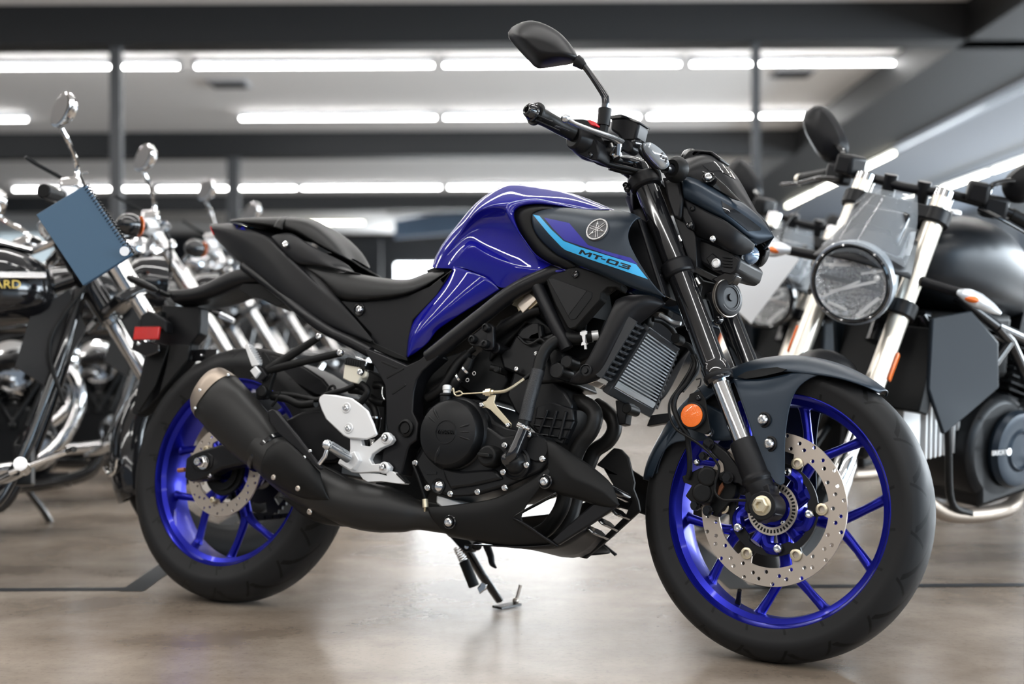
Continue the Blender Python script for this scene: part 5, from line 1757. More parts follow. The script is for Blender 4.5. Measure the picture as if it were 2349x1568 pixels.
flat('pedal_pad', M['rubber'], 6, "900,1345 935,1375 985,1432 975,1440 890,1360", .178, .02, pd, bevel=.002)
sp_ = MB()
for k in range(60):
    pass
b = MB()
hel = []
a, e = Z(6, "680,1045", .165)[0], Z(6, "690,1130", .165)[0]
for k in range(70):
    t = k / 69
    an = t * 7 * 2 * pi
    hel.append(a.lerp(e, t) + Vector((cos(an) * .005, sin(an) * .005, 0)))
b.tube(hel, .0011, 6, smooth=False)
b.build('return_spring', M['bolt'], peg)
# rear brake reservoir
q0, q1 = Z(6, "500,505", .155)[0], Z(6, "515,380", .155)[0]
rs = MB().plate(Z(6, "432,372 575,395 580,470 545,545 480,530 415,498", .165), .03)
res = rs.build('fluid_reservoir', M['milky'], bike, bevel=.005)
rs = MB().plate(Z(6, "432,318 470,308 620,345 615,415 575,398 430,372", .168), .036)
for k in range(7):
    q = Z(6, "445,345", .168)[0].lerp(Z(6, "570,375", .168)[0], k / 6)
    rs.box(q, (.0025, .004, .014))
rs.build('reservoir_cap', M['rubber'], res, bevel=.003)
flat('reservoir_ear', M['milky'], 6, "545,430 590,415 630,440 625,480 590,500 550,490", .160, .012, res, bevel=.003)
bolt(MB(), Z(6, "582,445", .162)[0], .0085, .007).build('reservoir_bolt', M['bolt'], res)
path(6, "540,315 545,310 625,345 620,385", .172, .0018, 'reservoir_clip', M['bolt'], res)
path(6, "545,540,.15 600,560,.15 640,620,.15 590,700,.15 520,760,.15", .15, .008, 'reservoir_hose', M['rubber'], res)
for s_ in ("700,560 770,570 790,620 780,690", "640,700 700,780 720,900 700,1000", "480,600 600,620 700,700 790,720"):
    path(6, s_, .12, .009, 'harness_hose', M['rubber'])
path(6, "775,575 770,640 790,690", .135, .002, 'hose_clip', M['bolt'])
prism('shock_body', M['engine_deep'], 6, "640,420 780,500 800,700 790,1000 700,1000 660,800 600,620", .08, -.06)
for s_, a_, r_ in (("715,862", .13, .010),):
    MB().lathe(Z(6, s_, .13)[0], (0, 0, 1), [(.008, 0), (.012, 0), (.012, .004), (.008, .004)], 24, True).build('pivot_washer', M['bolt'], bike)
prism('battery_tray', M['engine_deep'], 0, "705,700 940,700 1010,640 1180,660 1130,720 1000,800 940,850 860,800 790,770", .085, -.085)

# side stand
foot = BIKE_I @ G(1151, 1395)
top_ = P(1058, 1238, -.13)
st = MB()
d_ = (foot - top_).normalized()
side_ = d_.cross(Vector((0, 1, 0))).normalized()
st.tube([top_, top_.lerp(foot, .5), foot + Vector((0, 0, .008)) - d_ * .012], [.0185, .0170, .0150], 16, smooth=False, flat=.55)
stand = st.build('side_stand', M['black_gloss'], bike)
fm = BIKE_I.to_3x3() @ Vector((0, 0, 1))
ft = MB()
f2 = BIKE_I @ G(1183, 1389)
wv = (f2 - foot)
pv = fm.cross(wv).normalized() * .016
ft.rings([[foot - wv * .35 - pv + fm * .0015, foot - wv * .35 + pv + fm * .0015, foot + wv * 1.1 + pv + fm * .0015, foot + wv * 1.1 - pv + fm * .0015], [foot - wv * .35 - pv + fm * .0075, foot - wv * .35 + pv + fm * .0075, foot + wv * 1.1 + pv + fm * .0075, foot + wv * 1.1 - pv + fm * .0075]])
ft.build('stand_foot', M['black_gloss'], stand, bevel=.001)
a = f2 + fm * .008
b_ = P(1194, 1341, -(a.y) * -1 if False else -a.y)
MB().tube([a, b_], .0040, 10, smooth=False).ball(a + fm * .004, .008, 10).build('stand_tang', M['steel'], stand)
a, b_, c_ = P(1050, 1255, -.12), P(1064, 1285, -.125), P(1088, 1345, -.14)
sl = MB().cyl(b_, c_, .0125, seg=24, bev=.002)
sl.build('spring_sleeve', M['rubber'], stand)
hel = []
x_, y_, dd = frame_of(b_ - a)
for k in range(90):
    t = k / 89
    an = t * 6 * 2 * pi
    hel.append(a.lerp(b_, t) + x_ * cos(an) * .010 + y_ * sin(an) * .010)
MB().tube(hel, .0016, 6, smooth=False).build('stand_spring', M['bolt'], stand)
flat('spring_hook', M['chrome'], 9, "800,1300 840,1250 880,1270 870,1310 840,1330 820,1350", -.143, .006, stand, bevel=.001)
flat('stand_pivot', M['black'], 9, "560,860 720,880 760,930 740,985 690,990 640,950", -.11, .03, stand, bevel=.003)
MB().lathe(Z(9, "720,945", -.115)[0], (0, -1, 0), [(0, 0), (.011, 0), (.011, .004), (0, .006)], 24).build('pivot_bolt', M['chrome'], stand)
MB().tube(Z(9, "880,930 915,1020 930,1090 965,1128", -.13), [.009, .008, .007, .002], 12).build('shift_lever', M['black'], bike)
MB().ball(Z(9, "800,935", -.12)[0], .012, 12).build('shift_joint', M['black'], bike)

# ------------------------------------------------------------------ headlight unit, handlebar, mirror (steered frame)
def ff_(name, m, zone, s, d, t, parent=None, bevel=.002, mirror=False, smooth=35):
    return flat(name, m, zone, s, d, t, parent, bevel, F, mirror, STEERM, smooth)


def fpath(zone, s, d, r, name, m, parent=None, seg=14):
    return MB().tube(Z(zone, s, d, F), r, seg).xf(STEERM).build(name, m, parent if parent is not None else bike)


def fskin(name, m, rows, parent=None, sub=2, solid=.003, mirror=True, crease=(), weld=False):
    return skin(name, m, rows, parent, crease, sub, solid, mirror, weld, STEERM)


hl = [prow(12, "185,172,.085 260,168,.080 430,250,.062 630,352,.038 740,440,.018 800,505,.009 856,598,.002", 12, fn=F),
      prow(12, "195,200,.105 280,205,.108 430,290,.098 560,355,.076 700,450,.038 790,520,.018 858,602,.003", 12, fn=F),
      prow(12, "205,255,.112 290,280,.116 400,340,.112 500,400,.098 650,500,.060 760,570,.030 855,608,.003", 12, fn=F),
      prow(12, "215,328,.106 300,370,.110 400,425,.106 500,475,.094 620,560,.066 700,625,.045 846,620,.003", 12, fn=F),
      prow(12, "225,335,.090 310,380,.094 405,435,.090 500,485,.078 620,575,.054 715,648,.035 735,668,.02", 12, fn=F)]
head_l = fskin('headlight_cowl', M['slate'], hl, sub=2, crease=(1,))
hf = surface([head_l], (BIKE).inverted())
decal(MB(), [zp(12, "484,345 500,360 600,420 700,490 770,545 765,560 740,562 680,566 600,500 510,430 495,400")], hf, .0012).build('position_lamp', M['smoke'], head_l)
nb = [prow(12, "170,75,0 230,20,0 330,-5,0 430,5,0 500,72,0 560,140,0 600,205,0 680,335,0 770,475,0 855,598,0", 12, fn=F),
      prow(12, "165,85,.03 230,30,.03 330,8,.03 430,18,.03 495,85,.028 552,155,.026 595,225,.022 675,345,.014 768,478,.004 854,598,.001", 12, fn=F),
      prow(12, "155,110,.06 240,60,.06 330,22,.055 420,25,.045 490,100,.042 540,175,.038 590,250,.032 670,365,.020 766,480,.007 853,598,.002", 12, fn=F),
      prow(12, "160,150,.080 250,110,.084 340,90,.074 430,120,.060 490,180,.052 540,250,.046 590,300,.040 680,400,.024 768,485,.009 853,599,.003", 12, fn=F),
      prow(12, "185,172,.085 260,168,.082 340,205,.072 430,252,.062 480,275,.054 540,308,.048 630,355,.038 710,420,.022 790,500,.009 854,600,.003", 12, fn=F)]
nose = fskin('nose_panel', M['black'], nb, sub=2, weld=True, solid=0)
ff_('nose_inset', M['black_gloss'], 12, "280,150 340,125 430,160 520,240 625,350 560,330 430,255", .071, .01, nose, bevel=.002)
hn = surface([nose], BIKE_I)
decal(MB(), [zp(12, "345,85 430,65 500,90 560,150 590,195 560,180 470,130 400,135")], hn, .001).build('screen_gloss_panel', M['black_gloss'], nose)
q = Z(12, "392,178", .078, F)[0]
b = MB().lathe(q, (.25, -1, .45), [(0, -.004), (.0115, -.004), (.0135, .001), (.0115, .002), (.010, -.001), (0, -.001)], 28)
fb(b, 'screw_cup', M['black_gloss'], nose)
fb(bolt(MB(), q + Vector((0, 0, 0)), .0085, .006, (.25, -1, .45)), 'nose_screw', M['bolt'], nose)
# visor and instrument hood
mt_ = MB().plate(Z(12, "175,65 215,20 250,-15 300,-25 410,-15 480,40 470,60 400,5 330,-2 240,60 165,110 140,110", .03, F), .05)
fb(mt_, 'meter_hood', M['black'], nose, bevel=.006)
mt_ = MB().plate(Z(12, "165,55 205,-15 265,-35 300,-22 240,20 180,80", .02, F), .09)
fb(mt_, 'meter', M['black_gloss'], nose, bevel=.004)
# lower shields, projector lamp
ls = [prow(12, "215,332,.098 300,376,.102 400,432,.102 500,478,.096 610,560,.084 700,630,.048 728,660,.03", 9, fn=F), prow(12, "235,400,.100 300,440,.104 390,500,.104 490,560,.098 600,630,.086 680,675,.05 722,690,.03", 9, fn=F),
      prow(12, "265,500,.095 310,540,.098 380,590,.099 470,650,.094 560,700,.084 640,720,.055 712,705,.03", 9, fn=F), prow(12, "290,590,.075 320,610,.078 390,635,.08 460,670,.08 545,720,.074 625,742,.05 705,712,.028", 9, fn=F)]
lsh = fskin('headlight_shield', M['black'], ls, sub=2)
fb(bolt(MB(), Z(12, "426,620", .099, F)[0], .007, .005, (0.2, -1, 0)), 'shield_screw', M['bolt'], lsh)
fb(bolt(MB(), Z(12, "277,402", .103, F)[0], .006, .004), 'shield_screw', M['engine'], lsh)
lb = MB().plate(Z(12, "300,610 400,640 520,690 575,720 625,770 600,850 560,880 500,868 430,850 340,800 305,700", .062, F), .124)
low_h = fb(lb, 'lamp_housing', M['black'], bevel=.005)
c = Z(12, "735,752", .0, F)[0]
b = MB().ball(c + Vector((-.010, -.010, .003)), .020, 28)
fb(b, 'projector_lens', mat('projector_glass', (0.22, 0.30, 0.42), 0.04, 0.5, coat=1.0), low_h)
b = MB().lathe(c + Vector((-.03, -.012, .004)), (1, 0, -.2), [(.018, .008), (.030, .010), (.030, .018), (.018, .020)], 36, True)
fb(b, 'lens_ring', M['black_gloss'], low_h)
for k in range(4):
    ff_('housing_fin', M['black_matte'], 12, "%d,%d %d,%d %d,%d %d,%d" % (490, 745 + 22 * k, 560, 752 + 22 * k, 560, 760 + 22 * k, 490, 753 + 22 * k), .066, .006, low_h, bevel=.001)
b = MB().lathe(Z(12, "452,796", .064, F)[0], (0, -1, 0), [(0, 0), (.0095, 0), (.0095, .005), (.0065, .006), (.006, .004), (0, .004)], 24)
fb(b, 'housing_screw', M['alu'], low_h)
ff_('housing_flap', M['black'], 12, "375,760 420,720 480,770 490,850 420,850", .064, .004, low_h)
# head bracket between fork and lamp
ff_('lamp_bracket', M['frame'], 12, "60,180 190,170 215,330 300,600 310,820 280,860 200,640 130,430 90,300", .085, .17)
ff_('lamp_stay', M['black'], 12, "205,380 240,395 290,520 280,560 230,540 200,470", .10, .02, bevel=.004)
fb(bolt(MB(), Z(12, "265,522", .104, F)[0], .008, .007), 'stay_bolt', M['black_gloss'], bike)
ff_('cable_guide', M['frame'], 12, "70,200 180,180 210,330 190,480 140,470 90,330", .105, .02, bevel=.006)
# horn
hc = Z(12, "535,1045", .05, F)[0]
hx = Vector((.95, -.34, .06))
b = MB().lathe(hc - hx.normalized() * .016, hx, [(0, 0), (.030, 0), (.0385, .005), (.0385, .009), (.0365, .010), (.0385, .011), (.0385, .014), (.0365, .015), (.0375, .016), (.0370, .020), (.034, .022), (.022, .024), (.021, .022), (.008, .022), (.007, .026), (0, .026)], 56)
horn = fb(b, 'horn', M['black'], smooth=30)
b = MB()
for h_ in (.0115, .0155):
    b.lathe(hc - hx.normalized() * .016, hx, [(.0375, h_ - .0022), (.0392, h_ - .0022), (.0392, h_), (.0375, h_)], 56, True)
fb(b, 'horn_rim', M['steel'], horn)
hx_, hy_, hd_ = frame_of(hx)
b = MB()
for k in range(46):
    a = radians(40 + 5.2 * k)
    b.box(hc + hx.normalized() * .0075 + (hx_ * cos(a) + hy_ * sin(a)) * .0275, (.0012, .0012, .0022))
fb(b, 'horn_marking', M['badge'], horn)
ff_('horn_bracket', M['black_gloss'], 12, "410,910 520,850 600,880 560,940 520,960 470,960", .06, .03, horn, bevel=.003)
ff_('horn_stay', M['frame'], 12, "370,1010 410,1000 470,1130 490,1200 470,1220 430,1190 420,1100", .05, .012, horn, bevel=.002)
fb(bolt(MB(), Z(12, "462,1205", .052, F)[0], .010, .008), 'stay_bolt', M['black_gloss'], horn)
for s_ in ("280,830 310,900 330,960 320,1010", "180,480 210,600 230,700 260,800", "240,620 270,720 250,800"):
    fpath(12, s_, .06, .005, 'front_cable', M['rubber'])
for s_ in ("180,600 200,640", "305,905 330,950"):
    fpath(12, s_, .085, .004, 'cable_clip', M['bolt'])

# handlebar: right side traced, left side mirrored
bar_pts = Z(3, "340,945,.375 560,1060,.31 760,1165,.25 900,1235,.21", .3, F)
R_end = bar_pts[0]
mid = Z(3, "1180,1440", .10, F)[0]
full = [bar_pts[0], bar_pts[1], bar_pts[2], bar_pts[3], mid + Vector((0, 0, 0)), Vector((mid.x + .01, -.05, mid.z - .012))]
full = full + [Vector((p.x, -p.y, p.z)) for p in full[::-1]]
hb = fb(MB().tube(full, .011, 18, 8), 'handlebar', M['frame'])
fb(MB().tube(Z(3, "1130,1372,.13 1250,1385,.11 1390,1425,.08", .1, F), .014, 16), 'bar_sleeve', M['black_gloss'], hb)
for sg in (1, -1):
    fl_ = lambda p: Vector((p.x, p.y * sg, p.z))
    gp = [fl_(p) for p in Z(3, "390,945,.365 500,1000,.333 600,1055,.30 715,1110,.268", .3, F)]
    g_ = MB().tube(gp, [.0175, .0165, .0165, .0170], 28, 8)
    grip = fb(g_, 'hand_grip', M['rubber'], hb)
    ax_ = (gp[0] - gp[1]).normalized()
    g_ = MB().lathe(gp[0] - ax_ * .004, ax_, [(.017, 0), (.0235, .001), (.0240, .004), (.0235, .007), (.017, .008)], 36, True)
    fb(g_, 'grip_flange', M['rubber'], grip)
    g_ = MB().lathe(gp[0], ax_, [(.013, 0), (.0185, .002), (.0195, .010), (.0165, .012), (.0160, .016), (.0130, .024), (.0095, .026), (.0065, .0255), (.0060, .018), (0, .018)], 36)
    fb(g_, 'bar_end', M['black_gloss'], grip)
    if sg == 1:
        tx = MB()
        for s_ in ("410,960 520,1010 545,1005 640,1040", "560,1050 620,1070 690,1100", "390,1000 500,1050 600,1095"):
            tx.tube(Z(3, s_, [.383, .35, .33, .30][:len(s_.split())], F), .0016, 6)
        fb(tx, 'grip_pattern', M['rubber'], grip)
    # switch housing
    sw = MB()
    cs = [fl_(p) for p in Z(3, "720,1150,.262 800,1180,.24 880,1240,.215 950,1290,.19", .2, F)]
    sw.tube(cs, [.024, .030, .031, .024], 18, 4)
    if sg == 1:
        sw.plate([fl_(p) for p in Z(3, "690,990 800,985 900,1010 945,1050 950,1090 850,1100 700,1050", .25, F)], .045 * sg)
        sw.plate([fl_(p) for p in Z(3, "655,1140 720,1080 850,1100 930,1180 960,1290 940,1360 890,1355 730,1290 715,1210", .245, F)], .05 * sg)
    swo = fb(sw, 'switch_housing', M['black'], hb, bevel=.004)
    if sg == 1:
        b = MB().plate(Z(3, "845,1000 870,995 900,1005 930,1035 925,1050 880,1045", .262, F), .025)
        fb(b, 'kill_switch', M['red_plain'], swo, bevel=.002)
        fb(bolt(MB(), Z(3, "878,1312", .247, F)[0], .006, .004), 'housing_screw', M['black_gloss'], swo)
    # lever
    lv_ = MB().tube([fl_(p) for p in Z(3, "655,985,.335 720,1025,.318 850,1080,.285 980,1125,.25 1090,1165,.215 1155,1195,.195", .3, F)], [.0085, .0075, .0085, .0095, .0105, .010], 16, 6, flat=.6)
    lv_.ball(fl_(Z(3, "655,982,.335", .3, F)[0]), .0098, 16)
    lever = fb(lv_, 'brake_lever' if sg == 1 else 'clutch_lever', M['lever'], hb)
    b = MB()
    b.cyl(fl_(Z(3, "1140,1190", .195, F)[0]), fl_(Z(3, "1130,1320", .19, F)[0]), .0075, seg=18)
    b.cyl(fl_(Z(3, "1080,1200", .20, F)[0]), fl_(Z(3, "1070,1300", .19, F)[0]), .006, seg=18)
    b.cyl(fl_(Z(3, "1095,1320", .19, F)[0]), fl_(Z(3, "1115,1350", .19, F)[0]), .009, seg=6)
    fb(b, 'lever_pivot', M['chrome'], lever)
    b = MB().plate([fl_(p) for p in Z(3, "960,1170 1080,1180 1100,1230 1060,1320 1000,1300 960,1250", .205, F)], .03 * sg)
    fb(b, 'lever_perch', M['black_gloss'], lever, bevel=.003)
    # mirror stalk and mirror (only the right one is fitted)
    if sg < 0:
        continue
    mp = [fl_(p) for p in Z(3, "985,1105,.235 995,1050,.235 1003,980,.235 1010,900,.235 1015,840,.236 1005,780,.238 950,690,.244 880,590,.252 805,490,.262", .24, F)]
    ms = fb(MB().tube(mp[3:], [.0078, .0078, .0078, .0072, .0066, .0066], 14, 6), 'mirror_stalk', M['black_gloss'], hb)
    fb(MB().tube(mp[1:4], [.0130, .0135, .0135], 18, smooth=False).cyl(mp[0], mp[1], .011, seg=6), 'mirror_boot', M['rubber'], ms)
    b = MB().tube([fl_(p) for p in Z(3, "820,520,.262 790,490,.264 750,465,.268", .24, F)], [.0085, .0115, .0135], 14, smooth=False)
    fb(b, 'mirror_neck', M['black'], ms)
    outl = "780,440 740,360 690,290 620,215 540,160 440,115 340,97 250,120 180,165 160,205 165,245 250,350 340,445 400,510 440,524 540,513 650,496 710,490 760,470"
    back = resample([fl_(p) for p in Z(3, outl + " 780,440", .27, F)], 33)[:-1]
    inn1 = resample([fl_(p) for p in Z(3, "740,420 700,355 650,300 590,240 520,195 430,155 340,140 265,155 205,190 190,215 195,245 270,335 350,415 405,470 445,485 540,475 640,462 690,455 730,440 740,420", .292, F)], 33)[:-1]
    crest = resample([fl_(p) for p in Z(3, "640,395 600,365 560,335 510,305 450,280 390,262 330,250 290,240 262,236 250,240 255,250 300,300 350,345 400,380 450,400 520,415 580,420 610,415 630,405 640,395", .310, F)], 33)[:-1]
    front = [p + Vector((-.010, .006 * sg, 0)) for p in back]
    glass_c = [Vector((0, 0, 0))]
    cc_ = sum(crest, Vector((0, 0, 0))) / len(crest)
    b = MB().rings([front, back, inn1, crest, [cc_ + (q - cc_) * .45 for q in crest]], cap=False)
    o0 = len(b.v) - len(crest)
    b.v.append(cc_)
    b.f += [(o0 + i, o0 + (i + 1) % len(crest), len(b.v) - 1) for i in range(len(crest))]
    mh = fb(b, 'mirror_shell', M['black'], ms, sub=2)
    b = MB()
    b.add(front, [tuple(range(len(front)))])
    fb(b, 'mirror_glass', M['mirror'], mh, smooth=60)
# master cylinder and reservoir on the right
mc = MB().plate(Z(3, "1060,985 1160,955 1312,1010 1312,1060 1285,1170 1150,1175 1120,1130 1055,1085", .190, F), .045)
mco = fb(mc, 'brake_fluid_reservoir', M['black'], hb, bevel=.005)
fb(MB().plate(Z(3, "1055,960 1150,945 1200,960 1318,1010 1312,1030 1160,975 1060,995", .193, F), .05), 'reservoir_lid', M['black_gloss'], mco, bevel=.003)
fb(MB().plate(Z(3, "1130,1110 1250,1190 1260,1260 1220,1295 1150,1270 1100,1180", .188, F), .03), 'master_cylinder', M['black'], mco, bevel=.004)
a, b_ = Z(3, "1250,1205", .185, F)[0], Z(3, "1300,1215", .165, F)[0]
fb(MB().cyl(a, b_, .010, seg=20), 'banjo_body', M['black_gloss'], mco)
fb(MB().lathe(b_, (.5, -.86, 0), [(0, 0), (.0095, 0), (.0095, .006), (.0070, .008), (0, .008)], 24), 'banjo_bolt', M['black_gloss'], mco)
fpath(3, "1300,1240,.16 1350,1310,.14 1420,1390,.12 1480,1460,.10 1500,1540,.09", .15, .0055, 'brake_line', M['rubber'], mco)
fpath(3, "930,1335,.22 1050,1395,.19 1200,1430,.15 1320,1460,.12 1450,1470,.1", .2, .005, 'throttle_cable', M['rubber'], hb)
fpath(3, "900,1330,.225 960,1370,.21 1060,1400,.18", .2, .008, 'cable_boot', M['rubber'], hb)
fpath(3, "960,1250,.21 1000,1310,.20 1080,1350,.18 1150,1370,.15", .2, .006, 'switch_wire', M['rubber'], hb)
fpath(3, "1050,1420,.17 1200,1460,.14 1330,1470,.11 1460,1500,.09", .2, .007, 'wire_loom', M['rubber'], hb)
fpath(3, "1150,1460,.10 1300,1380,.08 1400,1390,.06", .1, .009, 'bar_clamp_hose', M['rubber'], hb)
# bar clamp
fb(MB().box((mid.x + .008, 0, mid.z - .02), (.05, .11, .05)), 'bar_clamp', M['frame'], hb, bevel=.006)
# ignition / clamp cap seen over the fork
fb(MB().cyl(leg(.748, -FY), leg(.765, -FY), .024, .020, 28, .003), 'fork_cap', M['frame'], bike)
fb(MB().cyl(leg(.748, FY), leg(.765, FY), .024, .020, 28, .003), 'fork_cap', M['frame'], bike)
# front turn signals
for sg in (1, -1):
    fl_ = lambda p: Vector((p.x, p.y * sg, p.z))
    op = "1352,1205 1400,1200 1450,1225 1520,1280 1570,1340 1588,1390 1580,1415 1535,1445 1500,1430 1420,1350 1370,1285 1350,1235"
    front = resample([fl_(p) for p in Z(3, op + " 1352,1205", .190, F)], 25)[:-1]
    cen = sum(front, Vector((0, 0, 0))) / len(front)
    r2 = [cen + (p - cen) * .86 + Vector((.007, -.010 * sg, 0)) for p in front]
    r3 = [cen + (p - cen) * .4 + Vector((.009, -.013 * sg, 0)) for p in front]
    bk = [cen + (p - cen) * .8 + Vector((-.016, .014 * sg, 0)) for p in front]
    ts = fb(MB().rings([bk, [p + Vector((-.004, .002 * sg, 0)) for p in front]]), 'front_turn_signal', M['black'], smooth=40)
    fb(MB().rings([front, r2, r3]), 'signal_lens', mat('signal_clear_lens', (0.50, 0.56, 0.62), 0.08, 0.5, coat=1.0), ts, smooth=60)
    dt = MB()
    for k in range(5):
        q = Z(3, ["1510,1330", "1530,1350", "1550,1375", "1555,1355", "1520,1310"][k], .196, F)[0]
        dt.ball(fl_(q) + Vector((.004, -.006 * sg, 0)), .0028, 8)
    fb(dt, 'signal_bulb', M['badge'], ts)
    st_ = fb(MB().cyl(fl_(Z(3, "1545,1430", .17, F)[0]), fl_(Z(3, "1720,1470", .10, F)[0]), .011, seg=20), 'signal_stalk', M['black_gloss'], ts)
    q = fl_(Z(3, "1640,1440", .135, F)[0])
    dd = (fl_(Z(3, "1545,1430", .17, F)[0]) - fl_(Z(3, "1720,1470", .10, F)[0])).normalized()
    fb(MB().lathe(q, dd, [(.010, -.012), (.026, -.012), (.028, -.004), (.024, .008), (.018, .014), (.010, .014)], 32, True), 'signal_boot', M['rubber'], ts)

# ------------------------------------------------------------------ the other motorcycles in the showroom
def child(name, m, par, f, **k):
    b = MB()
    f(b)
    return b.build(name, m, par, **k)


def bg_wheel(name, par, c, R, w, rr, tyre, rim, spokes, steer=None, parts=True):
    wh = MB().lathe((0, 0, 0), (0, 1, 0), [(rr, -w * .36), (rr - .02, -w * .30), (rr - .028, 0), (rr - .02, w * .30), (rr, w * .36), (rr - .006, w * .2), (rr - .014, 0), (rr - .006, -w * .2)], 56, True)
    for k in range(spokes):
        a = 2 * pi * k / spokes
        wh.tube([(.03 * cos(a), 0, .03 * sin(a)), ((rr - .02) * cos(a + .12), 0, (rr - .02) * sin(a + .12))], [.014, .010] if spokes < 14 else [.004, .004], 8, smooth=False)
    wh.lathe((0, 0, 0), (0, 1, 0), [(.02, -.06), (.045, -.05), (.05, 0), (.045, .05), (.02, .06)], 24)
    o = wh.build(name, rim, par)
    o.matrix_basis = (steer or Matrix()) @ Matrix.Translation(c)
    pr = [(rr - .004, -w * .36), (rr + .015, -w * .46), (rr + (R - rr) * .55, -w * .5), (rr + (R - rr) * .85, -w * .36), (R - .003, -w * .16), (R, 0)]
    pr += [(r, -y) for r, y in pr[-2::-1]]
    MB().lathe((0, 0, 0), (0, 1, 0), pr + [(rr - .006, 0)], 72, True).build('tire', tyre, o, smooth=50)
    MB().plate2d([circ(.145, 60), circ(.10, 48)] + holes(18, (.112, .131), 20, .005, 0, 8), .005, (0, -.068, 0), XE, ZE).build('brake_disc', M['disc'], o)
    return o


def vtwin(par, cx, cz, wd, black, bright):
    """two finned cylinders in a V on a crankcase"""
    child('crankcase', black, par, lambda b: (b.lathe((cx, -wd, cz), (0, 1, 0), [(.05, 0), (.14, .0), (.155, .02), (.155, 2 * wd - .02), (.14, 2 * wd), (.05, 2 * wd)], 40), b.box((cx - .22, 0, cz + .02), (.30, 2 * wd * .85, .24))), bevel=.01)
    for s in (-1, 1):
        ang = radians(24) * s
        d = Vector((sin(ang), 0, cos(ang)))
        b = MB()
        base = Vector((cx, 0, cz)) + d * .13
        b.cyl(base, base + d * .20, .055, seg=24)
        for k in range(9):
            q = base + d * (.02 + .02 * k)
            b.lathe(q, d, [(.05, 0), (.080, 0), (.082, .004), (.080, .008), (.05, .008)], 28)
        cyl = b.build('cylinder', black, par)
        b = MB()
        q = base + d * .205
        b.lathe(q, d, [(.0, 0), (.082, 0), (.088, .01), (.088, .03), (.078, .05), (.055, .062), (0, .066)], 32)
        for k in range(4):
            a = pi / 2 * k + .6
            x, y, _ = frame_of(d)
            b.lathe(q + x * cos(a) * .07 + y * sin(a) * .07 + d * .03, d, [(0, 0), (.012, 0), (.012, .02), (0, .022)], 12)
        b.build('rocker_cover', bright, cyl)
        for k in (-1, 1):
            child('pushrod_tube', black, cyl, lambda b: b.cyl((cx + .03 * k + sin(ang) * .05, -wd - .012, cz + .06), base + d * .2 + Vector((0, -wd * .72, 0)), .011, seg=12))


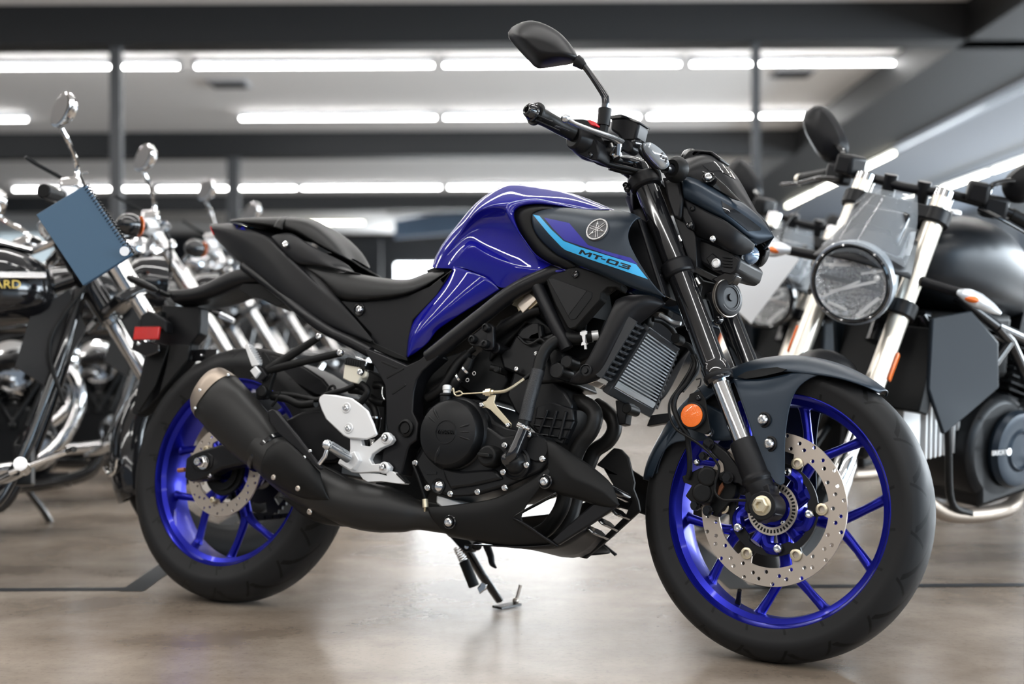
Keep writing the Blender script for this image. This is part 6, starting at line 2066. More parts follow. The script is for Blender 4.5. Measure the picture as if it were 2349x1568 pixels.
def make_cruiser(name, label, group):
    t = thing(name, label, 'motorcycle', None, group)
    Bk, Ch = M['black_gloss'], M['chrome']
    WBc, RF = 1.63, .325
    bg_wheel('rear_wheel', t, (0, 0, .32), .32, .16, .215, M['tyre_plain'], M['engine'], 9)
    rk = Vector((-.5, 0, .866))
    rn = Vector((.866, 0, .5))
    p0 = Vector((WBc + .16, 0, 0))
    ST = Matrix.Translation(p0) @ Matrix.Rotation(radians(24), 4, rk) @ Matrix.Translation(-p0)

    def fr(nm, m, par, f, **k):
        b = MB()
        f(b)
        return b.xf(ST).build(nm, m, par, **k)
    bg_wheel('front_wheel', t, (WBc, 0, RF), RF, .105, .225, M['tyre_plain'], M['engine'], 9, ST)
    ax_ = Vector((WBc, 0, RF)) - rn * .02
    for s in (-1, 1):
        p = ax_ + Vector((0, s * .112, 0))
        f = fr('fork_tube', Ch, t, lambda b: b.cyl(p + rk * .30, p + rk * .92, .0245, seg=24))
        fr('fork_slider', Ch if s else Bk, f, lambda b: b.lathe(p - rk * .05, rk, [(.02, 0), (.030, .01), (.031, .10), (.034, .30), (.034, .40), (.026, .41)], 24))
        fr('fork_cover', Ch, f, lambda b: b.lathe(p + rk * .56, rk, [(.026, 0), (.036, .0), (.036, .16), (.026, .16)], 24))
    fr('axle', Ch, t, lambda b: b.cyl((WBc - .02, -.15, RF), (WBc - .02, .15, RF), .014, seg=14))
    for q, n in ((.58, 'lower_clamp'), (.82, 'upper_clamp')):
        c = ax_ + rk * q
        fr(n, Ch if n[0] == 'u' else Bk, t, lambda b: (b.box(c - rn * .02, (.11, .30, .034), Matrix.Rotation(radians(-30), 3, 'Y')),), bevel=.01)
    # front fender
    def fen(b):
        rows = []
        for k in range(13):
            a = radians(62 + 11.6 * k)
            w = .072 if 0 < k < 12 else .058
            c = Vector((WBc, 0, RF))
            rows.append([c + Vector(((RF + .034 - dp) * cos(a), y, (RF + .034 - dp) * sin(a))) for y, dp in ((-w, .075), (-w, .03), (-w * .7, .006), (0, 0), (w * .7, .006), (w, .03), (w, .075))])
        b.patch(rows)
    fe = fr('front_fender', Bk, t, fen, sub=1, solid=.004)

    def trim(b):
        c = Vector((WBc, 0, RF))
        b.tube([c + Vector(((RF + .030) * cos(radians(62 + 10.5 * k)), -.066, (RF + .030) * sin(radians(62 + 10.5 * k)) - .02)) for k in range(5, 9)], .006, 8)
        b.tube([c + Vector(((RF + .032) * cos(radians(a)), y, (RF + .032) * sin(radians(a)))) for a, y in ((182, -.055), (186, -.03), (187, 0), (186, .03), (182, .055))], .007, 8)
    fr('fender_trim', Ch, fe, trim)
    fr('fender_stay', Ch, fe, lambda b: (b.tube([(WBc + .05, -.10, RF + .26), (WBc - .03, -.104, RF + .15), (WBc - .06, -.104, RF + .02)], .008, 10), b.tube([(WBc - .16, -.10, RF + .24), (WBc - .10, -.104, RF + .10), (WBc - .06, -.104, RF - .02)], .008, 10)))
    # headlight, bars
    hc = Vector((1.42, 0, .90))
    hl_ = fr('headlight', Bk, t, lambda b: b.lathe(hc - Vector((.09, 0, 0)), (1, 0, 0), [(0, 0), (.04, .005), (.075, .04), (.088, .09), (.090, .115), (.084, .118)], 36))
    fr('headlight_lens', M['lens'], hl_, lambda b: b.lathe(hc + Vector((.024, 0, 0)), (1, 0, 0), [(0, .014), (.05, .010), (.083, 0), (0, -.002)], 32))
    top = ax_ + rk * .86
    bp = [Vector((.98, -.37, 1.0)), Vector((1.03, -.32, 1.02)), Vector((1.10, -.23, 1.055)), Vector((1.15, -.12, 1.055)), Vector((1.16, 0, 1.05))]
    bar = fr('handlebar', Ch, t, lambda b: b.tube(bp + [Vector((p.x, -p.y, p.z)) for p in bp[-2::-1]], .0135, 14, 6))
    fr('bar_riser', Ch, bar, lambda b: [b.tube([top + Vector((-.02, s * .05, 0)), Vector((1.15, s * .05, 1.02)), Vector((1.155, s * .05, 1.05))], .019, 14) for s in (-1, 1)])
    for s in (-1, 1):
        v = lambda x, y, z: Vector((x + (.045 if z > 1.05 else 0), s * (y - (.04 if z > 1.05 else 0)), z - (.175 if z > 1.05 else 0)))
        g = fr('hand_grip', M['rubber'], bar, lambda b: b.cyl(v(.93, .415, 1.168), v(1.0, .335, 1.198), .020, seg=20, bev=.003))
        fr('switch_housing', M['alu'], bar, lambda b: b.tube([v(1.0, .335, 1.198), v(1.03, .305, 1.212), v(1.06, .275, 1.225)], [.024, .031, .026], 16))
        fr('hand_lever', Ch, bar, lambda b: b.tube([v(1.07, .28, 1.215), v(1.10, .33, 1.205), v(1.055, .42, 1.18), v(1.03, .455, 1.165)], [.011, .010, .009, .010], 12, flat=.7))
        fr('reservoir', Ch, bar, lambda b: b.box(v(1.06, .27, 1.262), (.065, .075, .042), Matrix.Rotation(s * .5, 3, 'Z')), bevel=.01)
        ms = fr('mirror_stalk', Ch, bar, lambda b: b.tube([v(1.06, .285, 1.265), v(1.065, .30, 1.315), v(1.03, .345, 1.36), v(1.0, .37, 1.395)], .0075, 10))

        def shell(b):
            c = v(.995, .39, 1.445)
            n = Vector((-.90, -.10 * s * -1, .02)).normalized()
            x, y, _ = frame_of(n)
            rs = []
            for sc, dp in ((.2, -.034), (.75, -.026), (1.0, -.008), (1.02, .004), (.93, .006)):
                rs.append([c + n * dp + x * (.068 * sc * cos(2 * pi * k / 28)) + y * (.046 * sc * sin(2 * pi * k / 28)) for k in range(28)])
            b.rings(rs)
        sh_ = fr('mirror_shell', Ch, ms, shell)

        def glass(b):
            c = v(.995, .39, 1.445)
            n = Vector((-.90, -.10 * s * -1, .02)).normalized()
            x, y, _ = frame_of(n)
            b.add([c + n * .0075 + x * (.060 * cos(2 * pi * k / 28)) + y * (.040 * sin(2 * pi * k / 28)) for k in range(28)], [tuple(range(28))])
        fr('mirror_glass', M['mirror'], sh_, glass)
        sg_ = fr('turn_signal', Bk, t, lambda b: (b.cyl(v(1.27, .13, .98), v(1.27, .19, .985), .010, seg=12), b.ball(v(1.275, .225, .99), .036, 20, (1.15, 1, 1))))
        fr('signal_lens', M['orange'], sg_, lambda b: b.lathe(v(1.308, .225, .99), (1, 0, 0), [(0, .010), (.028, .004), (.032, 0), (0, -.002)], 20))
    fr('speedometer', Ch, t, lambda b: b.lathe((1.14, 0, 1.03), (-.3, 0, 1), [(0, 0), (.05, 0), (.058, .02), (.058, .05), (.052, .056), (0, .054)], 28))
    # tank, seat, rear fender
    def tk(b):
        rs = []
        for x, w, zb, zt in ((1.13, .06, .80, .90), (1.10, .11, .77, .95), (1.0, .15, .745, 1.0), (.85, .165, .735, 1.0), (.68, .14, .73, .945), (.55, .09, .725, .87), (.50, .05, .73, .82)):
            rs.append([Vector((x, w * cos(a), (zb + zt) / 2 + (zt - zb) / 2 * (abs(sin(a)) ** .8) * (1 if sin(a) > 0 else -1))) for a in [2 * pi * k / 28 for k in range(28)]])
        b.rings(rs)
    tank_ = child('fuel_tank', Bk, t, tk, sub=1)
    child('tank_console', Ch, tank_, lambda b: b.tube([(1.06, 0, .985), (.92, 0, 1.012), (.76, 0, .985)], [.03, .045, .03], 16, flat=.35))
    child('seat', M['seat'], t, lambda b: b.tube([(.56, 0, .78), (.42, 0, .70), (.22, 0, .69), (.06, 0, .74), (-.10, 0, .76)], [.09, .15, .165, .13, .09], 20, flat=.42))

    def rf(b):
        rows = []
        for k in range(11):
            a = radians(20 + 14 * k)
            rows.append([Vector(((.365 - dp) * cos(a) * 1.0, y, .32 + (.365 - dp) * sin(a) + .02)) for y, dp in ((-.10, .09), (-.10, .03), (-.07, .005), (0, 0), (.07, .005), (.10, .03), (.10, .09))])
        b.patch(rows)
    child('rear_fender', Bk, t, rf, sub=1, solid=.004)
    child('tail_light', M['red'], t, lambda b: b.box((-.33, 0, .60), (.05, .10, .05)), bevel=.012)
    # frame, engine
    fr_o = child('frame', Bk, t, lambda b: [b.tube([(1.20, s * .03, .86), (1.14, s * .09, .62), (1.02, s * .12, .30), (.90, s * .13, .19), (.50, s * .13, .17), (.12, s * .13, .28)], .019, 14) for s in (-1, 1)]
                 + [b.tube([(1.18, 0, .90), (.8, 0, .76), (.45, 0, .66), (.1, 0, .50)], .024, 12), b.cyl(ax_ + rk * .56 - rn * .05, ax_ + rk * .84 - rn * .05, .034, seg=20)])
    child('frame_gusset', M['frame'], fr_o, lambda b: b.plate([(1.17, -.05, .86), (1.22, -.05, .74), (1.12, -.10, .55), (1.02, -.10, .62), (1.06, -.06, .78)], .02))
    vtwin(t, .70, .32, .115, M['engine'], Ch)
    child('air_cleaner', Ch, t, lambda b: b.lathe((.70, -.12, .60), (0, -1, 0), [(0, 0), (.085, 0), (.092, .01), (.092, .05), (.080, .062), (.05, .066), (0, .066)], 36))
    child('timing_cover', Ch, t, lambda b: b.lathe((.78, -.115, .30), (0, -1, 0), [(0, 0), (.075, 0), (.078, .01), (.07, .022), (0, .026)], 32))
    child('regulator', M['engine'], t, lambda b: b.box((1.04, 0, .33), (.05, .14, .12)), bevel=.006)
    ex = child('exhaust_pipe', Ch, t, lambda b: (b.tube([(.80, -.13, .62), (.90, -.18, .58), (.93, -.19, .44), (.82, -.19, .27), (.60, -.19, .22), (.2, -.195, .22)], .026, 18, 8), b.tube([(.56, -.13, .62), (.60, -.20, .56), (.58, -.205, .40), (.45, -.20, .31), (.2, -.20, .30)], .026, 18, 8)))
    child('muffler', Ch, ex, lambda b: (b.lathe((.24, -.195, .22), (-1, 0, 0), [(.026, 0), (.046, .03), (.048, .60), (.040, .64), (.03, .60)], 28), b.lathe((.24, -.20, .31), (-1, 0, 0), [(.026, 0), (.046, .03), (.048, .60), (.040, .64), (.03, .60)], 28)))
    child('foot_control', Ch, t, lambda b: (b.tube([(.96, -.13, .27), (1.04, -.22, .30), (1.06, -.27, .31)], .016, 12), b.cyl((1.06, -.23, .31), (1.06, -.36, .32), .019, seg=16), b.tube([(1.02, -.24, .30), (1.16, -.26, .35), (1.20, -.31, .36)], .009, 10)))
    child('engine_guard', M['black'], t, lambda b: b.box((.55, 0, .19), (.7, .2, .05)), bevel=.01)
    child('clutch_cable', M['rubber'], t, lambda b: (b.tube([(1.08, .28, 1.21), (1.22, .16, 1.12), (1.22, .06, .95), (1.10, .10, .6)], .006, 8), b.tube([(1.06, -.28, 1.21), (1.24, -.2, 1.10), (1.25, -.09, .92), (1.12, -.10, .7), (1.16, -.12, .5)], .006, 8)))
    child('side_stand', Bk, t, lambda b: b.tube([(.72, .14, .18), (.78, .24, .09), (.82, .33, .012)], .013, 12))
    return t


M['reflector'] = mat('headlight_reflector', (0.86, 0.86, 0.85), 0.10, 1.0, bump=1.0, bscale=60)
for _n in M['reflector'].node_tree.nodes:
    if _n.type == 'BUMP':
        _n.inputs['Distance'].default_value = 0.03


def make_naked(name, label, group, head_m, tank_m, extra=None):
    t = thing(name, label, 'motorcycle', None, group)
    WBn, RF = 1.44, .30
    rk = Vector((-sin(radians(24)), 0, cos(radians(24))))
    rn = Vector((cos(radians(24)), 0, sin(radians(24))))
    p0 = Vector((WBn + .09, 0, 0))
    ST = Matrix.Translation(p0) @ Matrix.Rotation(radians(25), 4, rk) @ Matrix.Translation(-p0)
    Bk = M['black']

    def fr(nm, m, par, f, **k):
        b = MB()
        f(b)
        return b.xf(ST).build(nm, m, par, **k)
    bg_wheel('front_wheel', t, (WBn, 0, RF), RF, .12, .222, M['tyre_plain'], M['engine'], 10, ST)
    bg_wheel('rear_wheel', t, (0, 0, .315), .315, .17, .222, M['tyre_plain'], M['engine'], 10)
    ax_ = Vector((WBn, 0, RF)) - rn * .01
    for s in (-1, 1):
        p = ax_ + Vector((0, s * .105, 0))
        f = fr('fork_tube', M['cream_metal'], t, lambda b: b.cyl(p + rk * .26, p + rk * .80, .0265, seg=24))
        fr('fork_foot', M['chrome'], f, lambda b: (b.cyl(p + rk * .06, p + rk * .27, .021, seg=20), b.lathe(p - rk * .03, rk, [(.012, 0), (.032, .01), (.030, .09), (.024, .11)], 20)))
        fr('fork_cap', M['chrome'], f, lambda b: b.lathe(p + rk * .795, rk, [(.022, 0), (.0275, .0), (.0275, .018), (.016, .024), (0, .024)], 20))
        fr('brake_caliper', Bk, f, lambda b: b.box(p + Vector((-.09, 0, .13)), (.05, .07, .13), Matrix.Rotation(.3, 3, 'Y')), bevel=.012)
        fr('fork_reflector', M['orange'], f, lambda b: b.box(p + rk * .33 + Vector((-.005, s * .030, 0)), (.022, .006, .075), Matrix.Rotation(radians(-24), 3, 'Y')), bevel=.003)
    for q, n in ((.48, 'lower_clamp'), (.74, 'upper_clamp')):
        fr(n, M['frame'], t, lambda b: (b.box(ax_ + rk * q - rn * .015, (.10, .20, .036), Matrix.Rotation(radians(-24), 3, 'Y')), b.cyl(ax_ + rk * (q - .02) + Vector((0, -.105, 0)), ax_ + rk * (q + .02) + Vector((0, -.105, 0)), .038, seg=24), b.cyl(ax_ + rk * (q - .02) + Vector((0, .105, 0)), ax_ + rk * (q + .02) + Vector((0, .105, 0)), .038, seg=24)), bevel=.004)

    def fen(b):
        rows = []
        for k in range(9):
            a = radians(50 + 13 * k)
            w = .066 if 0 < k < 8 else .05
            c = Vector((WBn, 0, RF))
            rows.append([c + Vector(((RF + .024 - dp) * cos(a), y, (RF + .024 - dp) * sin(a))) for y, dp in ((-w, .05), (-w * .8, .015), (0, 0), (w * .8, .015), (w, .05))])
        b.patch(rows)
    fr('front_fender', M['red_plain'] if extra == 'red' else Bk, t, fen, sub=1, solid=.003)
    # round headlight
    hc = ax_ + rk * .478 + rn * .13
    hd = Vector((.985, 0, -.17))
    hs_ = fr('headlight', head_m, t, lambda b: b.lathe(hc - hd.normalized() * .15, hd, [(0, 0), (.05, .005), (.082, .04), (.100, .10), (.108, .150), (.106, .162), (.099, .164), (.095, .150), (.080, .112), (.04, .098), (0, .096)], 44))
    x, y, _ = frame_of(hd)

    def ring(b):
        b.lathe(hc + hd.normalized() * .010, hd, [(.094, 0), (.100, 0), (.101, .006), (.097, .010), (.094, .008)], 44, True)
    fr('headlight_rim', M['black_gloss'], hs_, ring)
    fr('headlight_reflector', M['reflector'], hs_, lambda b: b.lathe(hc - hd.normalized() * .03, hd, [(.015, .0), (.05, .006), (.075, .02), (.088, .04), (.09, .045), (.05, .0), (.015, -.006)], 36))

    M.setdefault('guide', mat('headlight_light_guide', (0.90, 0.90, 0.88), 0.25, coat=0.6))
    n_ = hd.normalized()

    def lampbits(b):
        for k in range(9):
            a = radians(205 + 16 * k)
            b.ball(hc + n_ * .006 + x * cos(a) * .066 + y * sin(a) * .066, .009, 8)
        for p_, q_, w in (((-.075, .02), (-.03, .078), .009), ((-.06, -.02), (.05, .035), .007), ((-.02, -.01), (.07, .055), .006), ((.01, -.045), (.078, -.03), .008), ((-.07, -.05), (-.02, -.03), .006), ((.0, .07), (.05, .062), .006)):
            b.bar(hc + n_ * .008 + x * p_[0] + y * p_[1], hc + n_ * .008 + x * q_[0] + y * q_[1], w, .006, up=n_)
    fr('headlight_bulb', M['guide'], hs_, lampbits)
    fr('headlight_shelf', M['chrome'], hs_, lambda b: b.bar(hc - n_ * .012 - x * .085 + y * .0, hc - n_ * .012 + x * .085 + y * .0, .010, .04, up=n_))
    fr('headlight_lens', M['glass'], hs_, lambda b: b.lathe(hc + hd.normalized() * .016, hd, [(0, .018), (.04, .0155), (.07, .009), (.092, 0), (.088, -.003), (.066, .006), (.04, .012), (0, .0145)], 40))
    # fly screen
    fs0 = hc + Vector((-.01, 0, .085))

    def scr(b):
        rows = []
        for k in range(7):
            u = k / 6
            rows.append([fs0 + Vector((.070 - .15 * u - .09 * abs(s_) ** 2, s_ * (.110 - .052 * u * u), .015 + .135 * u - .035 * abs(s_) ** 2 * (1 - u))) for s_ in (-1, -.6, -.2, .2, .6, 1)])
        b.patch(rows)
    fso = fr('fly_screen', M['glass'], t, scr, sub=1, solid=.003)

    def scrb(b):
        rows = []
        for k in range(4):
            u = k / 3
            rows.append([fs0 + Vector((.070 - .10 * u - .10 * abs(s_) ** 2, s_ * (.128 - .03 * u), -.025 + .085 * u - .02 * abs(s_) ** 2)) for s_ in (-1, -.6, -.2, .2, .6, 1)])
        b.patch(rows)
    fr('screen_base', Bk, fso, scrb, sub=1, solid=.004)
    fr('instrument', M['black_gloss'], t, lambda b: b.box(fs0 + Vector((-.075, 0, .06)), (.03, .15, .10), Matrix.Rotation(-.5, 3, 'Y')), bevel=.012)
    # handlebar
    bp = [Vector((.92, -.33, .99)), Vector((.97, -.24, 1.02)), Vector((1.06, -.12, 1.035)), Vector((1.09, 0, 1.03))]
    bar = fr('handlebar', M['frame'], t, lambda b: b.tube(bp + [Vector((p.x, -p.y, p.z)) for p in bp[-2::-1]], .0125, 14, 6))
    fr('bar_riser', M['frame'], bar, lambda b: [b.cyl((1.075, s * .045, .965), (1.085, s * .045, 1.055), .018, seg=16) for s in (-1, 1)])
    for s in (-1, 1):
        v = lambda x_, y_, z_: Vector((x_, s * (y_ * .86 if z_ > .95 else y_), z_ - (.03 if z_ > .95 else 0)))
        g = fr('hand_grip', M['rubber'], bar, lambda b: (b.cyl(v(.905, .40, 1.012), v(.96, .29, 1.045), .018, seg=20, bev=.002),))
        fr('bar_end', M['cream_metal'], g, lambda b: b.lathe(v(.907, .397, 1.013), v(-.45, .88, -.25), [(0, 0), (.0165, 0), (.0175, .006), (.0165, .016), (.009, .022), (0, .022)], 18))
        fr('switch_housing', Bk, bar, lambda b: b.box(v(.995, .245, 1.055), (.05, .07, .06), Matrix.Rotation(s * .5, 3, 'Z')), bevel=.012)
        fr('fluid_reservoir', Bk, bar, lambda b: (b.box(v(1.04, .20, 1.085), (.075, .055, .055), Matrix.Rotation(s * .3, 3, 'Z')),), bevel=.01)
        fr('hand_lever', M['black_gloss'], bar, lambda b: b.tube([v(1.055, .22, 1.045), v(1.06, .28, 1.035), v(1.00, .37, 1.005), v(.985, .43, .99)], [.010, .010, .0075, .009], 12, flat=.7))
        ms = fr('mirror_stalk', M['black_gloss'], bar, lambda b: b.tube([v(1.02, .225, 1.085), v(1.03, .235, 1.11), v(.99, .28, 1.13), v(.965, .315, 1.12)], .0075, 10))

        def shell(b):
            c = v(.955, .335, 1.150)
            n = Vector((.95, .12 * s, .1)).normalized()
            yy = Vector((0, s * .72, .69))
            yy = (yy - n * yy.dot(n)).normalized()
            xx = n.cross(yy)
            rs = []
            for sc, dp in ((.94, -.006), (1.02, -.004), (1.0, .008), (.8, .026), (.3, .036)):
                rs.append([c + n * dp + yy * (.088 * sc * math.copysign(abs(cos(a)) ** .75, cos(a))) + xx * (.047 * sc * math.copysign(abs(sin(a)) ** .75, sin(a))) for a in [2 * pi * k / 32 for k in range(32)]])
            b.rings(rs)
        sh_ = fr('mirror_shell', Bk, ms, shell)

        def gl_(b):
            c = v(.955, .335, 1.150)
            n = Vector((.95, .12 * s, .1)).normalized()
            yy = Vector((0, s * .72, .69))
            yy = (yy - n * yy.dot(n)).normalized()
            xx = n.cross(yy)
            b.add([c - n * .0075 + yy * (.08 * cos(2 * pi * k / 28)) + xx * (.041 * sin(2 * pi * k / 28)) for k in range(28)], [tuple(range(28))])
        fr('mirror_glass', M['mirror'], sh_, gl_)
        sg_ = fr('turn_signal', Bk, t, lambda b: b.tube([v(1.21, .13, .815), v(1.20, .20, .81), v(1.195, .235, .808)], .013, 12))
        c2 = v(1.20, .275, .800)
        fr('signal_lens', M['lens'], sg_, lambda b: b.tube([v(1.205, .225, .81), v(1.21, .25, .808), c2, v(1.20, .31, .79), v(1.195, .335, .782)], [.012, .024, .027, .019, .006], 16, flat=.75))
        fr('signal_bulb', M['orange'], sg_, lambda b: b.ball(v(1.222, .262, .803), .014, 12, (1, 1.5, .7)))
    # tank, seats, tail
    def tk(b):
        rs = []
        for x_, w, zb, zt in ((1.10, .05, .80, .86), (1.07, .12, .76, .92), (.98, .165, .715, .965), (.86, .175, .70, .975), (.74, .15, .69, .95), (.62, .11, .69, .88), (.54, .08, .70, .80)):
            rs.append([Vector((x_, w * math.copysign(abs(cos(a)) ** .8, cos(a)), (zb + zt) / 2 + (zt - zb) / 2 * math.copysign(abs(sin(a)) ** .75, sin(a)))) for a in [2 * pi * k / 32 for k in range(32)]])
        b.rings(rs)
    tank_ = child('fuel_tank', tank_m, t, tk, sub=1)
    child('filler_cap', M['alu'], tank_, lambda b: b.lathe((.90, 0, .970), (0, 0, 1), [(0, 0), (.04, 0), (.04, .008), (.03, .012), (0, .012)], 32))
    child('seat', M['seat'], t, lambda b: b.tube([(.62, 0, .80), (.46, 0, .775), (.28, 0, .785), (.10, 0, .84), (-.12, 0, .87)], [.09, .125, .125, .11, .06], 20, flat=.42))
    child('tail_cowl', tank_m, t, lambda b: b.tube([(.22, 0, .79), (.0, 0, .83), (-.22, 0, .88)], [.10, .09, .03], 18, flat=.5))
    child('tail_light', M['red'], t, lambda b: b.box((-.23, 0, .88), (.03, .09, .03)), bevel=.008)
    child('plate_holder', Bk, t, lambda b: (b.tube([(-.10, 0, .80), (-.24, 0, .68), (-.34, 0, .56)], .02, 10), b.box((-.35, 0, .52), (.012, .19, .13))))
    # trellis frame
    def trel(b):
        for s in (-1, 1):
            v = lambda x_, y_, z_: Vector((x_, s * y_, z_))
            A, B_, C_, D_, E_, F_, G_ = v(1.10, .05, .84), v(1.06, .07, .70), v(.78, .15, .64), v(.52, .13, .60), v(.96, .14, .46), v(.58, .15, .42), v(.86, .16, .68)
            for p, q in ((A, G_), (G_, D_), (B_, C_), (B_, E_), (E_, C_), (C_, F_), (F_, D_), (G_, C_), (E_, v(1.02, .12, .60))):
                b.cyl(p, q, .0155, seg=14)
        b.cyl((1.14, 0, .62), (1.05, 0, .86), .035, seg=20)
    child('trellis_frame', M['black_gloss'], t, trel)
    child('air_box', M['black_matte'], t, lambda b: b.box((.88, 0, .62), (.34, .22, .18)), bevel=.02)
    # L-twin engine
    def crank(b):
        b.box((.62, 0, .34), (.44, .26, .26), Matrix.Rotation(.15, 3, 'Y'))
        b.lathe((.74, -.13, .34), (0, 1, 0), [(.04, 0), (.14, .0), (.15, .02), (.15, .24), (.14, .26), (.04, .26)], 36)
    en = child('crankcase', M['engine'], t, crank, bevel=.015)

    def cover(b, s=1):
        b.lathe((.70, s * .13, .34), (0, s, 0), [(0, 0), (.105, 0), (.108, .012), (.100, .028), (.085, .032), (.060, .030), (.052, .036), (.045, .030), (0, .032)], 48)
    cvo = child('engine_cover', M['slate'], en, cover)
    child('engine_cover', M['slate'], en, lambda b: cover(b, -1))
    child('cover_screw', M['bolt'], cvo, lambda b: [b.lathe((.70 + dx, .162, .34), (0, 1, 0), [(0, 0), (.011, 0), (.010, .005), (0, .005)], 16) for dx in (-.062, .062)])

    def horiz(b):
        d = Vector((.97, 0, -.10)).normalized()
        a = Vector((.84, 0, .42))
        for k in range(10):
            b.box(a + d * (.02 * k), (.008, .17, .17), Matrix.Rotation(.10, 3, 'Y'))
        b.cyl(a - d * .02, a + d * .2, .062, seg=20)
        b.box(a + d * .235, (.07, .16, .18), Matrix.Rotation(.10, 3, 'Y'))
    child('front_cylinder', M['alu'] if extra is None else M['engine'], en, horiz, bevel=.002)

    def vert(b):
        d = Vector((-.25, 0, .97)).normalized()
        a = Vector((.60, 0, .46))
        for k in range(9):
            b.box(a + d * (.02 * k), (.17, .19, .007), Matrix.Rotation(-.25, 3, 'Y'))
        b.cyl(a - d * .02, a + d * .2, .062, seg=20)
        b.box(a + d * .21, (.18, .17, .06), Matrix.Rotation(-.25, 3, 'Y'))
    child('rear_cylinder', M['engine'], en, vert, bevel=.002)
    M.setdefault('shroud_dark', mat('dark_slate_plastic', (0.008, 0.013, 0.019), 0.42, spec=0.3))
    sh_p = child('cooler_shroud', M['shroud_dark'], t, lambda b: [b.plate([(1.14, s * .165, .70), (1.00, s * .18, .72), (.88, s * .185, .64), (.86, s * .185, .52), (.98, s * .18, .45), (1.06, s * .17, .40), (1.12, s * .155, .52)], .012 , (0, -s, 0)) for s in (-1, 1)], bevel=.004)
    child('oil_cooler', M['engine_deep'], t, lambda b: b.box((1.10, 0, .56), (.04, .30, .22), Matrix.Rotation(-.25, 3, 'Y')), bevel=.004)
    child('exhaust_pipe', M['titan'], t, lambda b: (b.tube([(1.06, -.03, .40), (1.12, .06, .36), (1.08, .12, .24), (.92, .12, .17), (.6, .08, .16), (.3, -.10, .20)], .022, 16, 8), b.tube([(.52, 0, .66), (.44, -.10, .56), (.42, -.13, .36), (.3, -.14, .24)], .022, 16, 8)))
    child('muffler', M['alu'], t, lambda b: b.lathe((.30, -.17, .24), (-1, -.05, .32), [(.025, 0), (.05, .05), (.055, .32), (.042, .36), (.03, .33)], 28))
    child('swing_arm', M['engine'], t, lambda b: [b.tube([(.50, s * .11, .40), (.25, s * .13, .37), (0, s * .125, .315)], [.04, .034, .03], 14) for s in (-1, 1)])
    child('belly_hose', M['rubber'], t, lambda b: b.tube([(1.04, .13, .60), (1.03, .16, .40), (.98, .15, .22), (.86, .13, .17)], .010, 10))
    child('rider_peg', M['alu'], t, lambda b: [b.cyl((.42, s * .16, .38), (.42, s * .25, .39), .012, seg=12) for s in (-1, 1)])
    child('gear_pedal', M['alu'], t, lambda b: b.tube([(.44, .17, .36), (.55, .18, .30), (.62, .21, .30)], .008, 10))
    child('side_stand', Bk, t, lambda b: b.tube([(.56, .12, .22), (.60, .20, .11), (.64, .29, .012)], [.015, .013, .013], 12))
    return t


def place(o, contact, fx, heading, lean, size=1.0):
    """stand the machine so that its front tyre touches the floor at 'contact'"""
    r = Matrix.Rotation(heading, 4, 'Z') @ Matrix.Rotation(-lean, 4, 'X')
    c = Vector(contact) - (Matrix.Rotation(heading, 4, 'Z') @ Vector((fx * size, 0, 0)))
    o.matrix_world = Matrix.Translation((c.x, c.y, 0.0)) @ r @ Matrix.Scale(size, 4)


HC = radians(14)
lab = ['black and chrome cruiser at far left with a blue folder on its handlebar',
       'second cruiser of the row at left, its round mirror just right of the blue folder',
       'third cruiser motorcycle of the row, its mirror above the tail of the blue motorcycle',
       'fourth cruiser of the row, seen below the tail of the blue motorcycle',
       'fifth cruiser motorcycle of the row, seen below the seat of the blue motorcycle',
       'farthest cruiser motorcycle of the row at left, mostly behind the blue one']
cr = make_cruiser('cruiser_motorcycle', lab[0], 'cruisers in the row at left')
cruisers = [cr]
X0 = D(515, 1000, 3.95)
for k in range(6):
    o = cr if k == 0 else copy_tree(cr)
    o['label'] = lab[k]
    place(o, (X0.x - (.04 if k else 0), 3.95 + .97 * k, 0), 1.63, HC + .02 * (k % 2), radians(7), .90)
    if k:
        cruisers.append(o)
bpy.context.view_layer.update()
ci = cr.matrix_world.inverted()
# chrome lettering strip on the nearest cruiser's tank
ty = -.155
MB().box((1.03, ty - .001, .885), (.16, .004, .018)).build('tank_strip', M['chrome'], [c for c in cr.children if c.name.startswith('fuel_tank')][0], bevel=.001)
M['yellow'] = mat('yellow_letter', (0.75, 0.55, 0.12), 0.4)
text_mesh('tank_lettering', 'ARD', M['yellow'], [c for c in cr.children if c.name.startswith('fuel_tank')][0], (.965, ty - .003, .845), (1, 0, 0), (0, 0, 1), .075, .024, .002)
# blue folder hanging from the first cruiser's bar
fc = [D(194, 424, 3.34), D(302, 584, 3.30), D(190, 655, 3.30), D(82, 492, 3.34)]
b = MB().plate(fc, .012, (0.25, 1, 0))
fo = b.build('document_folder', M['blue_folder'], None, bevel=.002)
tag(fo, 'blue spiral-bound folder hanging tilted from the handlebar of the nearest cruiser at left', 'folder')
b = MB()
for k in range(24):
    q = fc[0].lerp(fc[1], (k + .5) / 24)
    b.lathe(q + Vector((0, .006, 0)), fc[1] - fc[0], [(.006, -.0008), (.009, -.0008), (.009, .0008), (.006, .0008)], 12, True)
b.build('spiral_binding', M['black_gloss'], fo)
MB().lathe(D(286, 576, 3.285), (0, -1, 0), [(0, 0), (.011, 0), (.011, .003), (0, .003)], 20).build('folder_sticker', M['white'], fo)
MB().tube([fc[0] + Vector((0, .006, -.004)), D(186, 400, 3.40), D(200, 396, 3.50)], .003, 8).build('folder_loop', M['rubber'], fo)

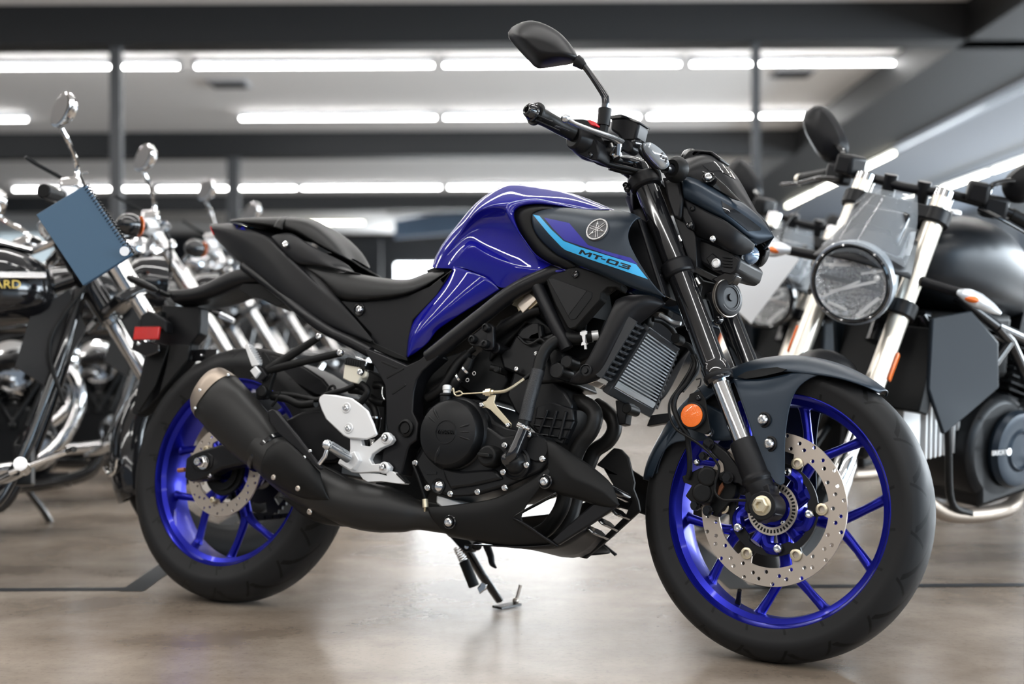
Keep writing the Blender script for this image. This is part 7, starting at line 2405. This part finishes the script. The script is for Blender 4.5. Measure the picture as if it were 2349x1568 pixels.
# right-hand group: naked motorcycles
M['tank_black'] = mat('matte_black_tank', (0.012, 0.014, 0.017), 0.36, 0.2)
nk = make_naked('naked_motorcycle', 'black naked motorcycle at far right, nearest of three, with a large round headlight', 'naked motorcycles at right', M['silver_paint'], M['tank_black'])
HN = atan2(-.60, -.80)
place(nk, (D(1792, 1000, 3.6).x, 3.6, 0), 1.44, HN, radians(6))
nk2 = make_naked('naked_motorcycle', 'naked motorcycle with round headlight behind the white sheet of paper at right', 'naked motorcycles at right', M['black_gloss'], M['black_gloss'], 'dark')
place(nk2, (D(1632, 1000, 4.75).x, 4.75, 0), 1.44, HN + .05, radians(6))
nk3 = make_naked('naked_motorcycle', 'naked motorcycle with a red front fender between the other two at right', 'naked motorcycles at right', M['black_gloss'], M['red_plain'], 'red')
place(nk3, (D(1873, 1000, 7.0).x, 7.0, 0), 1.44, HN + .02, radians(6))
bpy.context.view_layer.update()
en_o = [c for c in nk.children if c.name.startswith('crankcase')][0]
M['white_letter'] = mat('white_letter', (0.8, 0.8, 0.8), 0.4)
text_mesh('engine_lettering', 'DUCATI', M['white_letter'], en_o, (.835, .164, .333), (-1, 0, 0), (0, 0, 1), .068, .013, .002)
# white price sheet hanging in front of the second naked motorcycle
pc = [D(1748, 520, 4.15), D(1834, 594, 4.15), D(1723, 742, 4.12), D(1640, 664, 4.12)]
ps_ = MB().plate(pc, .003, (.1, 1, 0)).build('paper_sheet', M['white'], None)
tag(ps_, 'white sheet of paper hanging tilted behind the headlight of the blue motorcycle', 'sheet')
MB().tube([pc[0].lerp(pc[1], .5) + Vector((0, .004, -.004)), D(1800, 520, 4.2), D(1840, 470, 4.3)], .003, 8).build('sheet_cord', M['rubber'], ps_)

bpy.context.view_layer.update()


def depth(o):
    n = 0
    while o.parent is not None:
        o, n = o.parent, n + 1
    return n


for o in list(bpy.data.objects):             # no piece deeper than thing > part > sub-part
    while depth(o) > 2:
        m = o.matrix_world.copy()
        o.parent = o.parent.parent
        o.matrix_world = m
        bpy.context.view_layer.update()
